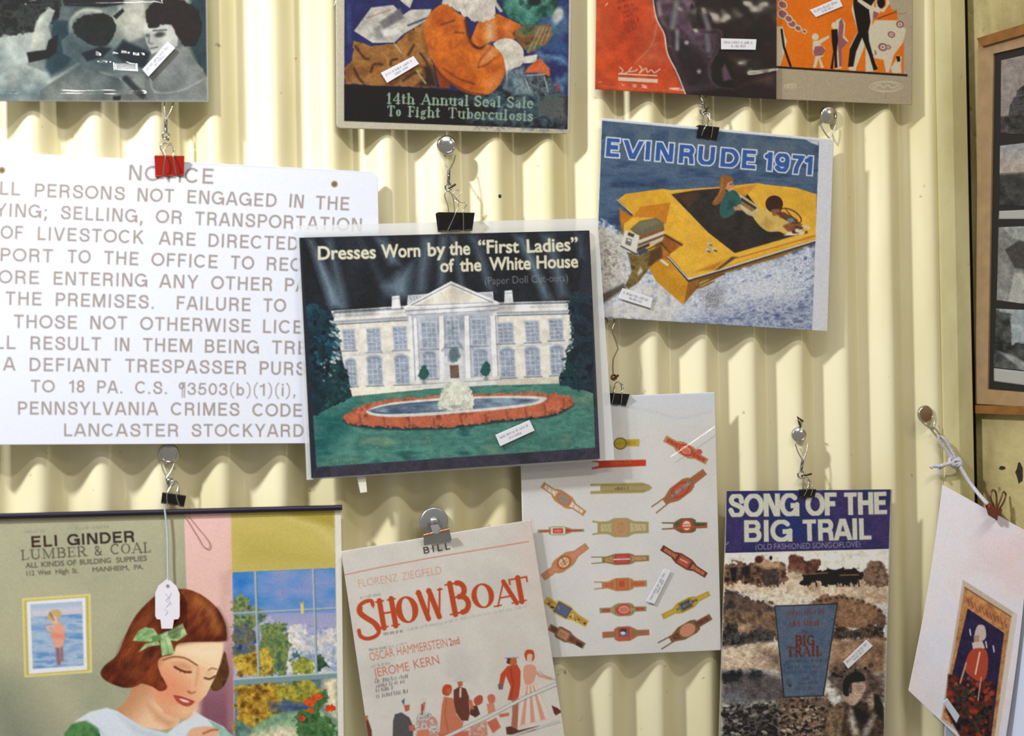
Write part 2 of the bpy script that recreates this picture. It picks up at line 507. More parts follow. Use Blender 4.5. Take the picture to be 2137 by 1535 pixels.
class Art:
    def __init__(s, x0, y0, x1, y1, base, res=1.0):
        s.x0, s.y0, s.r = x0, y0, res
        s.w, s.h = int((x1 - x0) * res) + 2, int((y1 - y0) * res) + 2
        s.a = np.empty((s.h, s.w, 3), np.float32)
        s.a[:] = base
        s.vw = (0.0, 0.0, 1.0)
        s.sd = 1

    def v(s, ox, oy, k):
        s.vw = (ox, oy, k)
        return s

    def P(s, pts):
        p = np.array(pts, float).reshape(-1, 2)
        return p / s.vw[2] + [s.vw[0], s.vw[1]]

    def L(s, w):
        return w / s.vw[2]

    def win(s, p, m):
        i0 = max(0, int(math.floor((p[:, 0].min() - m - s.x0) * s.r)))
        i1 = min(s.w, int(math.ceil((p[:, 0].max() + m - s.x0) * s.r)) + 1)
        j0 = max(0, int(math.floor((p[:, 1].min() - m - s.y0) * s.r)))
        j1 = min(s.h, int(math.ceil((p[:, 1].max() + m - s.y0) * s.r)) + 1)
        if i1 <= i0 or j1 <= j0:
            return None
        gx, gy = np.meshgrid(s.x0 + np.arange(i0, i1) / s.r, s.y0 + np.arange(j0, j1) / s.r)
        return (slice(j0, j1), slice(i0, i1)), gx, gy

    def put(s, w, cov, col):
        sl, gx, gy = w
        c = col(gx, gy) if callable(col) else np.array(col, np.float32)
        cov = np.clip(cov, 0, 1)[..., None]
        s.a[sl] = s.a[sl] * (1 - cov) + c * cov

    def rag(s, gx, gy, rough, rs):
        s.sd += 1
        return (gx + (fbm(gx / rs, gy / rs, s.sd, 3) - .5) * 2 * rough, gy + (fbm(gx / rs + 9, gy / rs + 5, s.sd + 3, 3) - .5) * 2 * rough)

    def p(s, col, pts, soft=1.0, a=1.0, sm=0, rough=0, rs=8, holes=()):
        P = s.P(pts)
        if sm:
            P = spline(P, 5, True)
        loops = [P] + [s.P(h) for h in holes]
        w = s.win(P, soft + rough + 1)
        if w is None:
            return
        gx, gy = w[1], w[2]
        if rough:
            gx, gy = s.rag(gx, gy, rough, rs)
        d = sdf(loops, gx, gy)
        s.put(w, a * (0.5 - d / max(soft, .3)), col)

    def s(s, col, pts, wd, a=1.0, soft=1.0, sm=0, rough=0, rs=8):
        P = s.P(pts)
        if sm:
            P = spline(P, 5)
        hw = s.L(wd) / 2
        w = s.win(P, hw + soft + rough + 1)
        if w is None:
            return
        gx, gy = w[1], w[2]
        if rough:
            gx, gy = s.rag(gx, gy, rough, rs)
        d = linesdf(P, gx, gy) - hw
        s.put(w, a * (0.5 - d / max(soft, .3)), col)

    def e(s, col, cx, cy, rx, ry, rot=0, a=1.0, soft=1.0, rough=0, rs=8):
        c = s.P([(cx, cy)])[0]
        rx, ry = s.L(rx), s.L(ry)
        m = max(rx, ry)
        w = s.win(np.array([c]), m + soft + rough + 1)
        if w is None:
            return
        gx, gy = w[1], w[2]
        if rough:
            gx, gy = s.rag(gx, gy, rough, rs)
        t = math.radians(rot)
        u = (gx - c[0]) * math.cos(t) + (gy - c[1]) * math.sin(t)
        v = -(gx - c[0]) * math.sin(t) + (gy - c[1]) * math.cos(t)
        d = (np.sqrt((u / rx) ** 2 + (v / ry) ** 2) - 1) * min(rx, ry)
        s.put(w, a * (0.5 - d / max(soft, .3)), col)

    def t(s, pts, cols, scale, a=1.0, soft=1.0, rough=0, rs=8, st=(1, 1), sm=0, oc=4, rot=0):
        """polygon filled with a mottled run of colours"""
        s.sd += 7
        sd = s.sd
        C = np.array(cols, np.float32)
        k = s.L(scale)
        ca, sa = math.cos(math.radians(rot)), math.sin(math.radians(rot))

        def f(gx, gy):
            u, v = gx * ca + gy * sa, -gx * sa + gy * ca
            n = fbm(u / k / st[0], v / k / st[1], sd, oc) * (len(C) - 1)
            i = np.clip(np.floor(n).astype(int), 0, len(C) - 2)
            q = (n - i)[..., None]
            return C[i] * (1 - q) + C[i + 1] * q
        s.p(f, pts, soft, a, sm, rough, rs)

    def spk(s, pts, cols, n, r, seed=1, a=1.0, asp=1.0, rot=0, soft=1.0):
        rg = random.Random(seed)
        P = np.array(pts, float)
        x0, y0, x1, y1 = P[:, 0].min(), P[:, 1].min(), P[:, 0].max(), P[:, 1].max()
        k = 0
        for _ in range(n * 6):
            x, y = rg.uniform(x0, x1), rg.uniform(y0, y1)
            if sdf([P], np.array([[x]]), np.array([[y]]))[0, 0] > 0:
                continue
            q = r * rg.uniform(.5, 1.3)
            s.e(rg.choice(cols), x, y, q * asp, q, rot + rg.uniform(-25, 25), a * rg.uniform(.6, 1), soft)
            k += 1
            if k >= n:
                break

    def dash(s, x0, y0, x1, y1, h, col, a=.7, seed=3):
        """a line of print too small to read"""
        rg = random.Random(seed + int(x0 + y0))
        L = math.hypot(x1 - x0, y1 - y0)
        ux, uy = (x1 - x0) / L, (y1 - y0) / L
        q = 0
        while q < L - h * .3:
            n = rg.randint(2, 7)
            for _ in range(n):
                if q > L:
                    break
                hh = h * rg.uniform(.55, 1)
                b = (x0 + ux * q, y0 + uy * q)
                s.s(col, [b, (b[0] + uy * hh * .9 + ux * h * rg.uniform(-.15, .25), b[1] - ux * hh)], h * .3, a * rg.uniform(.5, 1), 1.2)
                q += h * rg.uniform(.42, .62)
            q += h * .5

    def text(s, txt, x0, y0, x1, y1, h, col, grow=0.0, soft=1.0, a=1.0, lean=0.0, line=None, lw=0.0, rough=0, rs=3):
        cl, wd = font_loops(txt)
        if not cl:
            return
        A = np.array([x0, y0], float)
        U = np.array([x1 - x0, y1 - y0], float)
        ul = np.linalg.norm(U)
        V = np.array([U[1], -U[0]]) / ul * h
        V = V + U / ul * h * lean
        g = s.L(grow)
        for c in cl:
            loops = [s.P(A + l[:, :1] * U / wd + l[:, 1:] * V) for l in c]
            w = s.win(np.concatenate(loops), soft + g + s.L(lw) + 2)
            if w is None:
                continue
            gx, gy = w[1], w[2]
            if rough:
                gx, gy = s.rag(gx, gy, rough, rs)
            d = sdf(loops, gx, gy) - g
            if line is not None:
                s.put(w, a * (0.5 - (d - s.L(lw)) / soft), line)
            s.put(w, a * (0.5 - d / soft), col)

    def serif(s, txt, x0, y0, x1, y1, h, col, T=.17, t=.07, sl=.11, gap=.06, soft=1.0, a=1.0, lean=0.0):
        adv = [(SERIF[c][0] if c in SERIF else .35) + gap for c in txt]
        wd = sum(adv) - gap
        A = np.array([x0, y0], float)
        U = np.array([x1 - x0, y1 - y0], float)
        ul = np.linalg.norm(U)
        V = np.array([U[1], -U[0]]) / ul * h + U / ul * h * lean
        sx = ul / wd / h                       # horizontal stretch against the height
        x = 0.0
        WT = {'T': T, 't': t, 'M': (T * .75 + t * .25)}

        def tr(q):
            return s.P([A + U / wd * (x + u) + V * v for u, v in q])
        for c, ad in zip(txt, adv):
            if c in SERIF:
                strokes = []
                rings = []
                for it in SERIF[c][1].split(';'):
                    k = it.split()
                    if k[0] == 'l':
                        f = [float(q) for q in k[1:5]]
                        wv = WT[k[5]]
                        strokes.append((tr([(f[0], f[1]), (f[2], f[3])]), wv))
                        fl = k[6] if len(k) > 6 else ''
                        if '0' not in fl and sl > 0:
                            if 'b' in fl:
                                strokes.append((tr([(f[0] - sl - wv * .3, f[1] + t * .4), (f[0] + sl + wv * .3, f[1] + t * .4)]), t * .9))
                            if 'e' in fl:
                                strokes.append((tr([(f[2] - sl - wv * .3, f[3] + (-t * .4 if f[3] > f[1] else t * .4)), (f[2] + sl + wv * .3, f[3] + (-t * .4 if f[3] > f[1] else t * .4))]), t * .9))
                    elif k[0] == 'a':
                        f = [float(q) for q in k[1:7]]
                        an = np.radians(np.linspace(f[4], f[5], 15))
                        strokes.append((tr([(f[0] + f[2] * math.cos(q), f[1] + f[3] * math.sin(q)) for q in an]), WT[k[7]]))
                    elif k[0] == 'p':
                        f = np.array([float(q) for q in k[1:-1]]).reshape(-1, 2)
                        strokes.append((spline(tr(f), 4), WT[k[-1]]))
                    elif k[0] == 'd':
                        f = [float(q) for q in k[1:3]]
                        strokes.append((tr([(f[0], f[1]), (f[0] + .01, f[1])]), T))
                    elif k[0] == 'o':
                        f = [float(q) for q in k[1:5]]
                        an = np.radians(np.linspace(0, 360, 25)[:-1])
                        o = tr([(f[0] + f[2] * math.cos(q), f[1] + f[3] * math.sin(q)) for q in an])
                        i = tr([(f[0] + (f[2] - T / sx) * math.cos(q), f[1] + (f[3] - t) * math.sin(q)) for q in an])
                        rings.append([o, i])
                pts = np.concatenate([q[0] for q in strokes] + [r[0] for r in rings])
                w = s.win(pts, s.L(h) * .2 + 2)
                if w is not None:
                    d = np.full(w[1].shape, 1e6)
                    for q, wv in strokes:
                        d = np.minimum(d, linesdf(q, w[1], w[2]) - s.L(h * wv) / 2)
                    for r in rings:
                        d = np.minimum(d, sdf(r, w[1], w[2]))
                    s.put(w, a * (0.5 - d / soft), col)
            x += ad

    def mottle(s, pts, amp, scale, st=(1, 1), soft=4.0, rot=0, oc=4, tint=(1, 1, 1)):
        """uneven ink: lightens and darkens what is already printed"""
        s.sd += 5
        P = s.P(pts)
        w = s.win(P, soft + 1)
        if w is None:
            return
        gx, gy = w[1], w[2]
        k = s.L(scale)
        ca, sa = math.cos(math.radians(rot)), math.sin(math.radians(rot))
        n = fbm((gx * ca + gy * sa) / k / st[0], (-gx * sa + gy * ca) / k / st[1], s.sd, oc) - .5
        cov = np.clip(0.5 - sdf([P], gx, gy) / soft, 0, 1)
        s.a[w[0]] *= 1 + (n * cov * 2 * amp)[..., None] * np.array(tint, np.float32)

    def contrast(s, pts, k, mid=110, sat=1.0, soft=4.0):
        P = s.P(pts)
        w = s.win(P, soft + 1)
        if w is None:
            return
        cov = np.clip(0.5 - sdf([P], w[1], w[2]) / soft, 0, 1)[..., None]
        A = s.a[w[0]]
        B = (A - mid) * k + mid
        g = B.mean(-1, keepdims=True)
        B = g + (B - g) * sat
        s.a[w[0]] = A * (1 - cov) + np.clip(B, 6, 250) * cov

    def grain(s, amp=7.0, seed=3):
        """the fine grain of the print"""
        rs = np.random.RandomState(seed)
        n = rs.normal(0, 1, (s.h, s.w)).astype(np.float32)
        n = (n + np.roll(n, 1, 0) + np.roll(n, 1, 1) + np.roll(n, (1, 1), (0, 1))) / 2
        c = rs.normal(0, 1, (s.h, s.w, 3)).astype(np.float32)
        c = (c + np.roll(c, 1, 0) + np.roll(c, 1, 1)) / 1.7
        s.a += n[..., None] * amp * .8 + c * amp * .5
        return s

    def block(s, txt, x0, y0, x1, y1, h, col, T=.15, t=None, gap=.0, soft=1.0, a=1.0, lean=0.0, line=None, lw=0.0):
        """a word in block letters from base line start to base line end"""
        t = T if t is None else t
        adv = [(SANS[c][0] if c in SANS else .4) + gap for c in txt]
        wd = sum(adv) - gap
        A = np.array([x0, y0], float)
        U = np.array([x1 - x0, y1 - y0], float)
        ul = np.linalg.norm(U)
        V = np.array([U[1], -U[0]]) / ul * h + U / ul * h * lean
        hp = s.L(h)
        up = np.array([U[1], -U[0]]) / ul
        rt = U / ul
        x = 0.0
        todo = []

        def tr(q):
            return s.P([A + U / wd * (x + u) + V * v for u, v in q])
        B0 = s.P([A])[0]
        for c, ad in zip(txt, adv):
            if c in SANS:
                st = []
                low = c in ',;()¶'
                for it in SANS[c][1].split(';'):
                    k = it.split()
                    if k[0] == 'l':
                        f = [float(q) for q in k[1:5]]
                        st.append(('h' if f[1] == f[3] else 'l', tr([(f[0], f[1]), (f[2], f[3])]), T if k[5] == 'T' else t))
                    elif k[0] == 'a':
                        f = [float(q) for q in k[1:7]]
                        an = np.radians(np.linspace(f[4], f[5], 21))
                        st.append(('l', tr([(f[0] + f[2] * math.cos(q), f[1] + f[3] * math.sin(q)) for q in an]), T if k[7] == 'T' else t))
                    elif k[0] == 'p':
                        f = np.array([float(q) for q in k[1:-1]]).reshape(-1, 2)
                        st.append(('l', spline(tr(f), 4), T if k[-1] == 'T' else t))
                    elif k[0] == 'd':
                        f = [float(q) for q in k[1:3]]
                        st.append(('h', tr([(f[0] - T * .55, f[1]), (f[0] + T * .55, f[1])]), T * 1.1))
                todo.append((st, low))
            x += ad
        jobs = []
        for st, low in todo:
            pts = np.concatenate([q[1] for q in st])
            w = s.win(pts, hp * .2 + s.L(lw) + 2)
            if w is None:
                continue
            gx, gy = w[1], w[2]
            d = np.full(gx.shape, 1e6)
            for kind, q, wv in st:
                hw = hp * wv / 2
                if kind == 'h':
                    e = q[1] - q[0]
                    le = np.linalg.norm(e)
                    e = e / le
                    m_ = (q[0] + q[1]) / 2
                    du = np.abs((gx - m_[0]) * e[0] + (gy - m_[1]) * e[1]) - le / 2
                    dv = np.abs(-(gx - m_[0]) * e[1] + (gy - m_[1]) * e[0]) - hw
                    dd = np.where((du > 0) & (dv > 0), np.hypot(du, dv), np.maximum(du, dv))
                else:
                    dd = linesdf(q, gx, gy) - hw
                d = np.minimum(d, dd)
            if not low:
                v = (gx - B0[0]) * up[0] + (gy - B0[1]) * up[1]
                d = np.maximum(d, np.maximum(-v, v - hp))
            jobs.append((w, d))
        if line is not None:
            for w, d in jobs:
                s.put(w, a * (0.5 - (d - s.L(lw)) / soft), line)
        for w, d in jobs:
            s.put(w, a * (0.5 - d / soft), col)

    def sample(s, x, y):
        fx = np.clip((x - s.x0) * s.r, 0, s.w - 1.001)
        fy = np.clip((y - s.y0) * s.r, 0, s.h - 1.001)
        i, j = fx.astype(int), fy.astype(int)
        u, v = (fx - i)[..., None], (fy - j)[..., None]
        A = s.a
        return (A[j, i] * (1 - u) + A[j, i + 1] * u) * (1 - v) + (A[j + 1, i] * (1 - u) + A[j + 1, i + 1] * u) * v


def G(c0, c1, p0, p1, art=None):
    """colour that runs evenly from c0 to c1 between two points (given in the painter's present view)"""
    P = art.P([p0, p1])
    d = P[1] - P[0]
    q = float(d @ d)
    c0, c1 = np.array(c0, np.float32), np.array(c1, np.float32)

    def f(gx, gy):
        t = np.clip(((gx - P[0][0]) * d[0] + (gy - P[0][1]) * d[1]) / q, 0, 1)[..., None]
        t = t * t * (3 - 2 * t)
        return c0 * (1 - t) + c1 * t
    return f


def quad_px(q, u, v):
    """u right, v down inside the four corner pixels TL TR BR BL"""
    q = np.array(q, float)
    u, v = u[..., None], v[..., None]
    return (q[0] * (1 - u) + q[1] * u) * (1 - v) + (q[3] * (1 - u) + q[2] * u) * v


def mesh_grid(name, V, nu, nv, colors=None, ring=None, backq=True):
    """V: (nv+1, nu+1, 3) points; ring: the boundary pushed back, to give the sheet its thickness"""
    n = (nu + 1) * (nv + 1)
    idx = np.arange(n).reshape(nv + 1, nu + 1)
    F = np.stack([idx[:-1, :-1], idx[1:, :-1], idx[1:, 1:], idx[:-1, 1:]], -1).reshape(-1, 4)
    P = V.reshape(-1, 3)
    if ring is not None:
        b = np.concatenate([idx[0, :-1], idx[:-1, -1], idx[-1, :0:-1], idx[:0:-1, 0]])
        R = P[b] + ring
        rb = n + np.arange(len(b))
        S = np.stack([b, np.roll(b, -1), np.roll(rb, -1), rb], -1)
        c = np.array([[rb[0], rb[nu], rb[nu + nv], rb[2 * nu + nv]]])
        P = np.concatenate([P, R])
        F = np.concatenate([F, S, c] if backq else [F, S])
        if colors is not None:
            colors = np.concatenate([colors, colors[b]])
    me = bpy.data.meshes.new(name)
    me.vertices.add(len(P))
    me.vertices.foreach_set('co', P.astype(np.float32).ravel())
    me.loops.add(F.size)
    me.loops.foreach_set('vertex_index', F.astype(np.int32).ravel())
    me.polygons.add(len(F))
    me.polygons.foreach_set('loop_start', np.arange(0, F.size, 4, dtype=np.int32))
    me.update(calc_edges=True)
    if colors is not None:
        at_ = me.color_attributes.new('ink', 'FLOAT_COLOR', 'POINT')
        c4 = np.ones((len(P), 4), np.float32)
        c4[:, :3] = colors
        at_.data.foreach_set('color', c4.ravel())
    return me


def tolin(a, gain):
    a = np.clip(a, 0, 255) / 255.0
    return np.clip(np.where(a <= 0.04045, a / 12.92, ((a + 0.055) / 1.055) ** 2.4) * gain, 0.004, 0.92)


def sheet(name, q, plane, art, m, parent, thick=0.0004, gain=1.0, cell=None, bulge=None, radius=0.0, off=0.0):
    cell = cell or CELL
    q = np.array(q, float)
    lu = max(np.linalg.norm(q[1] - q[0]), np.linalg.norm(q[2] - q[3]))
    lv = max(np.linalg.norm(q[3] - q[0]), np.linalg.norm(q[2] - q[1]))
    nu, nv = max(2, int(lu / cell)), max(2, int(lv / cell))
    u, v = np.meshgrid(np.linspace(0, 1, nu + 1), np.linspace(0, 1, nv + 1))
    if radius:
        y = np.minimum(v, 1 - v) * lv
        ins = np.where(y < radius, radius - np.sqrt(np.maximum(radius ** 2 - (radius - y) ** 2, 0)), 0) / lu
        u = ins + u * (1 - 2 * ins)
    p = quad_px(q, u, v)
    V = plane.hit(p[..., 0], p[..., 1], off)
    if bulge is not None:
        V = V + plane.n * bulge(u, v)[..., None]
    colors = tolin(art.sample(p[..., 0], p[..., 1]), gain).reshape(-1, 3) if art is not None else None
    me = mesh_grid(name, V, nu, nv, colors, -plane.n * thick)
    return link(name, me, m, parent)


def film(q, plane, parent, off=0.0009, amp=0.0003, scale=70, seed=1, m=None, n=60, folds=(), name='plastic_sleeve', bulge=None, facets=()):
    """the clear front of a sleeve, a little wrinkled; folds: (x0,y0,x1,y1,width,height) in photo pixels"""
    q = np.array(q, float)
    u, v = np.meshgrid(np.linspace(0, 1, n + 1), np.linspace(0, 1, n + 1))
    p = quad_px(q, u, v)
    x, y = p[..., 0], p[..., 1]
    h = amp * (fbm(x / scale, y / scale * .8, seed, 3))
    for (x0, y0, x1, y1, wd, hh) in folds:
        d = linesdf([(x0, y0), (x1, y1)], x, y)
        h = h + hh * np.exp(-(d / wd) ** 2)
    for (cx, cy, rx, ry, sx, sy) in facets:       # small tilted flats where the film is pushed out
        dx, dy = (x - cx), (y - cy)
        w = np.clip(1.6 - np.maximum(np.abs(dx) / rx, np.abs(dy) / ry), 0, .6) / .6
        w = w * w * (3 - 2 * w)
        h = h * (1 - w) + w * (PX * (-sx * dx + sy * dy) + PX * (abs(sx) * rx + abs(sy) * ry) * 1.1)
    h = h + off
    if bulge is not None:
        h = h + bulge(u, v)
    V = plane.hit(x, y) + plane.n * h[..., None]
    me = mesh_grid(name, V, n, n)
    me.polygons.foreach_set('use_smooth', [True] * len(me.polygons))
    return link(name, me, m or M_FILM, parent)


def sticker(q, plane, parent, off=0.0016, seed=1, name='price_sticker', lines=2, gain=0.95):
    q = np.array(q, float)
    x0, y0 = q.min(0)
    x1, y1 = q.max(0)
    a = Art(x0 - 2, y0 - 2, x1 + 2, y1 + 2, (226, 226, 232), 1.4)
    for k in range(lines):
        f = (k + 1) / (lines + 1) + .1
        A = q[0] * (1 - f) + q[3] * f
        B = q[1] * (1 - f) + q[2] * f
        s0, s1 = ((.08, .9), (.3, .7))[k % 2]
        P0, P1 = A + (B - A) * s0, A + (B - A) * s1
        a.dash(P0[0], P0[1], P1[0], P1[1], 4.5, (95, 95, 110), .7, seed + k)
    return sheet(name, q, plane, a, M_PRINT, parent, 0.0002, gain, 0.9, off=off)

# ------------------------------------------------------------------ the printed pictures (coordinates follow enlarged views of the sheets)


def art_photo():
    c = Art(-70, -140, 445, 222, (128, 134, 132)).v(0, 0, 2.968)
    c.t([(-220, -420), (1320, -420), (1320, 640), (-220, 640)], [(96, 106, 106), (140, 146, 142), (166, 168, 160)], 260)
    c.p((196, 196, 186), [(720, -120), (900, -120), (890, 230), (800, 260), (740, 200)], 8)
    c.p((34, 42, 44), [(380, -60), (770, -60), (765, 25), (640, 45), (400, 35)], 4)
    c.p((62, 80, 84), [(1180, -80), (1290, -80), (1290, 480), (1230, 420), (1180, 300)], 9)
    c.p((64, 84, 90), [(330, 120), (440, 130), (470, 300), (420, 400), (320, 470), (280, 420)], 7)
    # seated figure at the left edge
    c.t([(-120, 240), (0, 232), (110, 208), (205, 195), (300, 250), (200, 330), (165, 400), (290, 450), (330, 520), (200, 640), (-120, 640)], [(150, 160, 158), (186, 192, 186), (172, 178, 174)], 160, soft=4)
    c.p((206, 207, 198), [(205, 195), (240, 110), (320, 30), (352, 80), (300, 160), (318, 220), (330, 290), (270, 330), (190, 300)], 4)
    c.t([(-120, -80), (330, -80), (372, 20), (365, 110), (310, 155), (335, 70), (300, 40), (230, 110), (205, 190), (110, 212), (0, 225), (-120, 220)], [(20, 24, 24), (34, 38, 38), (72, 76, 74), (26, 30, 30)], 44, soft=3, rough=3)
    c.p((24, 30, 34), [(165, 325), (285, 308), (300, 250), (362, 208), (350, 325), (300, 360), (180, 388)], 3)
    # figure in the middle, seen from behind
    c.t([(250, 560), (330, 500), (480, 395), (620, 440), (740, 480), (885, 570), (900, 640), (240, 640)], [(112, 118, 116), (150, 154, 150)], 120, soft=3)
    c.s((186, 190, 184), [(300, 510), (400, 450), (485, 395)], 22, .8, 4)
    c.s((196, 198, 192), [(620, 445), (740, 480), (800, 540), (880, 572)], 12, .9, 3)
    c.e((178, 180, 170), 720, 190, 52, 110, 8, 1, 5)
    c.e((150, 156, 154), 560, 170, 140, 125, 0, 1, 5)
    c.s((196, 196, 184), [(440, 200), (445, 120), (520, 65), (620, 70)], 20, .9, 4, sm=1)
    c.t([(455, 200), (470, 130), (530, 95), (640, 85), (710, 130), (705, 220), (640, 290), (540, 270)], [(22, 24, 22), (48, 50, 46), (28, 30, 28)], 60, soft=3, sm=1, rough=2)
    c.p((150, 154, 150), [(380, 250), (440, 200), (470, 280), (520, 310), (460, 370), (390, 330)], 4)
    c.p((26, 34, 40), [(505, 330), (620, 290), (690, 300), (640, 350), (540, 380)], 4)
    c.p((30, 38, 40), [(700, 100), (760, 50), (770, 70), (720, 120)], 3)
    c.p((34, 48, 56), [(760, 250), (860, 290), (930, 330), (900, 420), (780, 400), (700, 330)], 8)
    # figure at the right, facing the camera
    c.t([(890, 600), (905, 440), (1000, 330), (1100, 295), (1180, 350), (1260, 430), (1290, 640), (890, 640)], [(126, 130, 130), (150, 152, 150)], 140, soft=3)
    c.p((204, 206, 200), [(888, 110), (930, 150), (1060, 150), (1105, 200), (1100, 285), (1000, 315), (940, 335), (905, 260), (886, 190)], 3)
    c.e((80, 80, 78), 990, 214, 34, 17, -8, .85, 4)
    c.s((60, 62, 62), [(950, 190), (1030, 185)], 10, .7, 3)
    c.e((90, 92, 90), 912, 220, 14, 12, 0, .7, 4)
    c.s((120, 122, 120), [(925, 215), (920, 265), (945, 272)], 9, .8, 3)
    c.s((90, 84, 82), [(935, 300), (975, 292)], 9, .8, 3)
    c.t([(900, 90), (930, 30), (1010, -10), (1120, 0), (1220, 60), (1252, 180), (1215, 270), (1135, 285), (1085, 190), (1040, 148), (930, 172)], [(34, 26, 24), (56, 46, 42), (40, 32, 30)], 50, soft=3, sm=1, rough=2)
    c.s((205, 206, 200), [(930, 490), (965, 570), (1120, 560), (1260, 490)], 10, .5, 4, sm=1)
    c.s((60, 66, 68), [(780, 490), (830, 540), (880, 590)], 44, .9, 6)
    c.p((40, 44, 46), [(700, 595), (750, 592), (745, 622), (700, 622)], 4)
    c.p((110, 124, 128), [(-120, 540), (260, 520), (280, 640), (-120, 640)], 20, .5)
    c.mottle([(-220, -420), (1300, -420), (1300, 640), (-220, 640)], .10, 60, soft=2)
    c.p((40, 60, 70), [(330, 100), (760, 240), (900, 420), (700, 520), (420, 460), (300, 330)], 60, .45)
    c.p((36, 44, 50), [(-220, -420), (900, -420), (760, 30), (-220, 20)], 30, .5)
    c.contrast([(-220, -420), (1300, -420), (1300, 640), (-220, 640)], 1.25, 130, 1.3)
    c.p((200, 200, 196), [(1268, -400), (1290, -400), (1296, 634), (1284, 634)], 2)
    c.p((190, 190, 184), [(-220, 622), (1292, 622), (1292, 640), (-220, 640)], 2)
    c.grain(6)
    return c


def art_santa():
    c = Art(690, -140, 1205, 290, (217, 208, 184)).v(680, 0, 3.489)
    F = [(135, -480), (1775, -480), (1760, 940), (134, 880)]
    c.p((36, 40, 98), F)
    c.t([(1560, 60), (1770, 0), (1765, 700), (1600, 700), (1520, 420)], [(60, 100, 150), (44, 58, 118), (96, 140, 176), (40, 46, 104)], 170, soft=14, a=.8)
    c.s((70, 96, 150), [(165, 40), (172, 300)], 26, .55, 8)
    # parcels
    c.p((214, 208, 192), [(500, -40), (650, -40), (612, 60), (560, 20)], 2)
    c.p((206, 202, 190), [(205, 225), (330, 55), (492, 36), (560, 110), (620, 70), (770, 66), (742, 145), (560, 250), (500, 310), (340, 312)], 2)
    c.p((120, 116, 120), [(385, 160), (540, 55), (575, 130), (420, 215)], 4, .7)
    c.p((150, 148, 146), [(345, 215), (400, 175), (440, 290), (360, 300)], 6, .7)
    c.s((70, 72, 92), [(600, 185), (740, 130)], 16, .8, 3)
    c.s((150, 60, 40), [(300, 130), (470, 70)], 8, .5, 4)
    c.p((236, 234, 226), [(395, 215), (520, 200), (560, 250), (420, 270)], 6, .8)
    # sack
    c.t([(205, 300), (330, 332), (500, 320), (610, 235), (730, 150), (745, 300), (780, 480), (815, 640), (140, 612), (140, 490), (188, 450), (200, 360)],
        [(120, 72, 30), (160, 104, 46), (178, 122, 60), (134, 84, 38)], 130, soft=2, rough=2)
    for p in ([(215, 335), (280, 420), (310, 430)], [(205, 500), (240, 570), (270, 600)], [(640, 330), (600, 400)], [(560, 590), (650, 530), (700, 550)], [(330, 520), (350, 470), (410, 470)], [(690, 390), (740, 470), (740, 560)], [(470, 470), (480, 440), (520, 430)]):
        c.s((62, 34, 18), p, 18, .8, 4, sm=1)
    c.p((52, 32, 24), [(700, 480), (770, 470), (815, 640), (640, 630), (720, 560)], 8, .75)
    c.s((196, 190, 130), [(660, 510), (725, 605)], 14, .8, 3)
    c.s((200, 194, 150), [(500, 320), (550, 385)], 12, .7, 3)
    # dark band under the picture
    c.p((20, 14, 14), [(134, 615), (640, 636), (830, 650), (1230, 690), (1765, 700), (1760, 940), (134, 880)], 2)
    # grey swirl at the right of the band: the sleeve's glare painted into the print
    c.t([(880, 720), (1060, 690), (1250, 640), (1330, 540), (1440, 520), (1640, 600), (1740, 720), (1755, 935), (1150, 905), (980, 880), (1180, 800)],
        [(30, 32, 38), (52, 74, 88), (88, 116, 126), (48, 60, 70), (70, 96, 110)], 100, soft=16, rough=8, a=.85)
    c.t([(1540, 740), (1640, 690), (1750, 700), (1758, 900), (1650, 870)], [(40, 40, 40), (100, 108, 104), (60, 60, 62)], 90, soft=10, a=.8)
    c.e((92, 100, 98), 1610, 790, 70, 85, 30, .6, 10)
    for p in ([(1260, 690), (1340, 720), (1400, 690)], [(1380, 700), (1460, 690), (1520, 740)], [(1250, 650), (1300, 620), (1360, 640)], [(1500, 880), (1590, 850), (1640, 900)]):
        c.s((26, 30, 36), p, 12, .7, 4, sm=1)
    # coat
    OR = [(196, 90, 14), (214, 106, 18), (224, 118, 30), (204, 96, 16)]
    c.p((150, 62, 20), [(790, 480), (900, 600), (905, 640), (830, 645)], 4)
    c.t([(1120, 130), (1250, 100), (1420, 180), (1440, 260), (1330, 300), (1200, 300), (1120, 350), (1050, 300)], OR, 130, soft=2)
    c.t([(845, 30), (900, 40), (960, 95), (1015, 135), (1030, 240), (1085, 345), (1140, 350), (1180, 322), (1265, 365), (1312, 470), (1292, 570), (1230, 655), (1160, 690), (1035, 680), (890, 595), (795, 480), (735, 330), (715, 200), (760, 95)], OR, 160, soft=2, sm=1)
    for p, w in (([(1015, 150), (1035, 250), (1075, 335), (1130, 352)], 20), ([(790, 480), (880, 580), (1030, 668), (1150, 690)], 14), ([(840, 180), (930, 150)], 10), ([(940, 235), (1000, 240)], 10), ([(1110, 490), (1130, 430), (1200, 350)], 10), ([(860, 500), (960, 570), (1080, 610)], 9), ([(1110, 490), (1170, 470), (1230, 420)], 9)):
        c.s((92, 34, 18), p, w, .8, 5, sm=1)
    c.p((236, 176, 130), [(1110, 480), (1180, 340), (1260, 370), (1200, 440)], 12, .55)
    c.p((236, 150, 90), [(1160, 590), (1290, 500), (1290, 570), (1220, 650), (1160, 670)], 14, .55)
    c.p((232, 210, 180), [(1150, 150), (1235, 150), (1240, 290), (1180, 320), (1155, 280)], 14, .5)
    c.p((226, 140, 80), [(1290, 160), (1350, 140), (1360, 260), (1300, 280)], 12, .6)
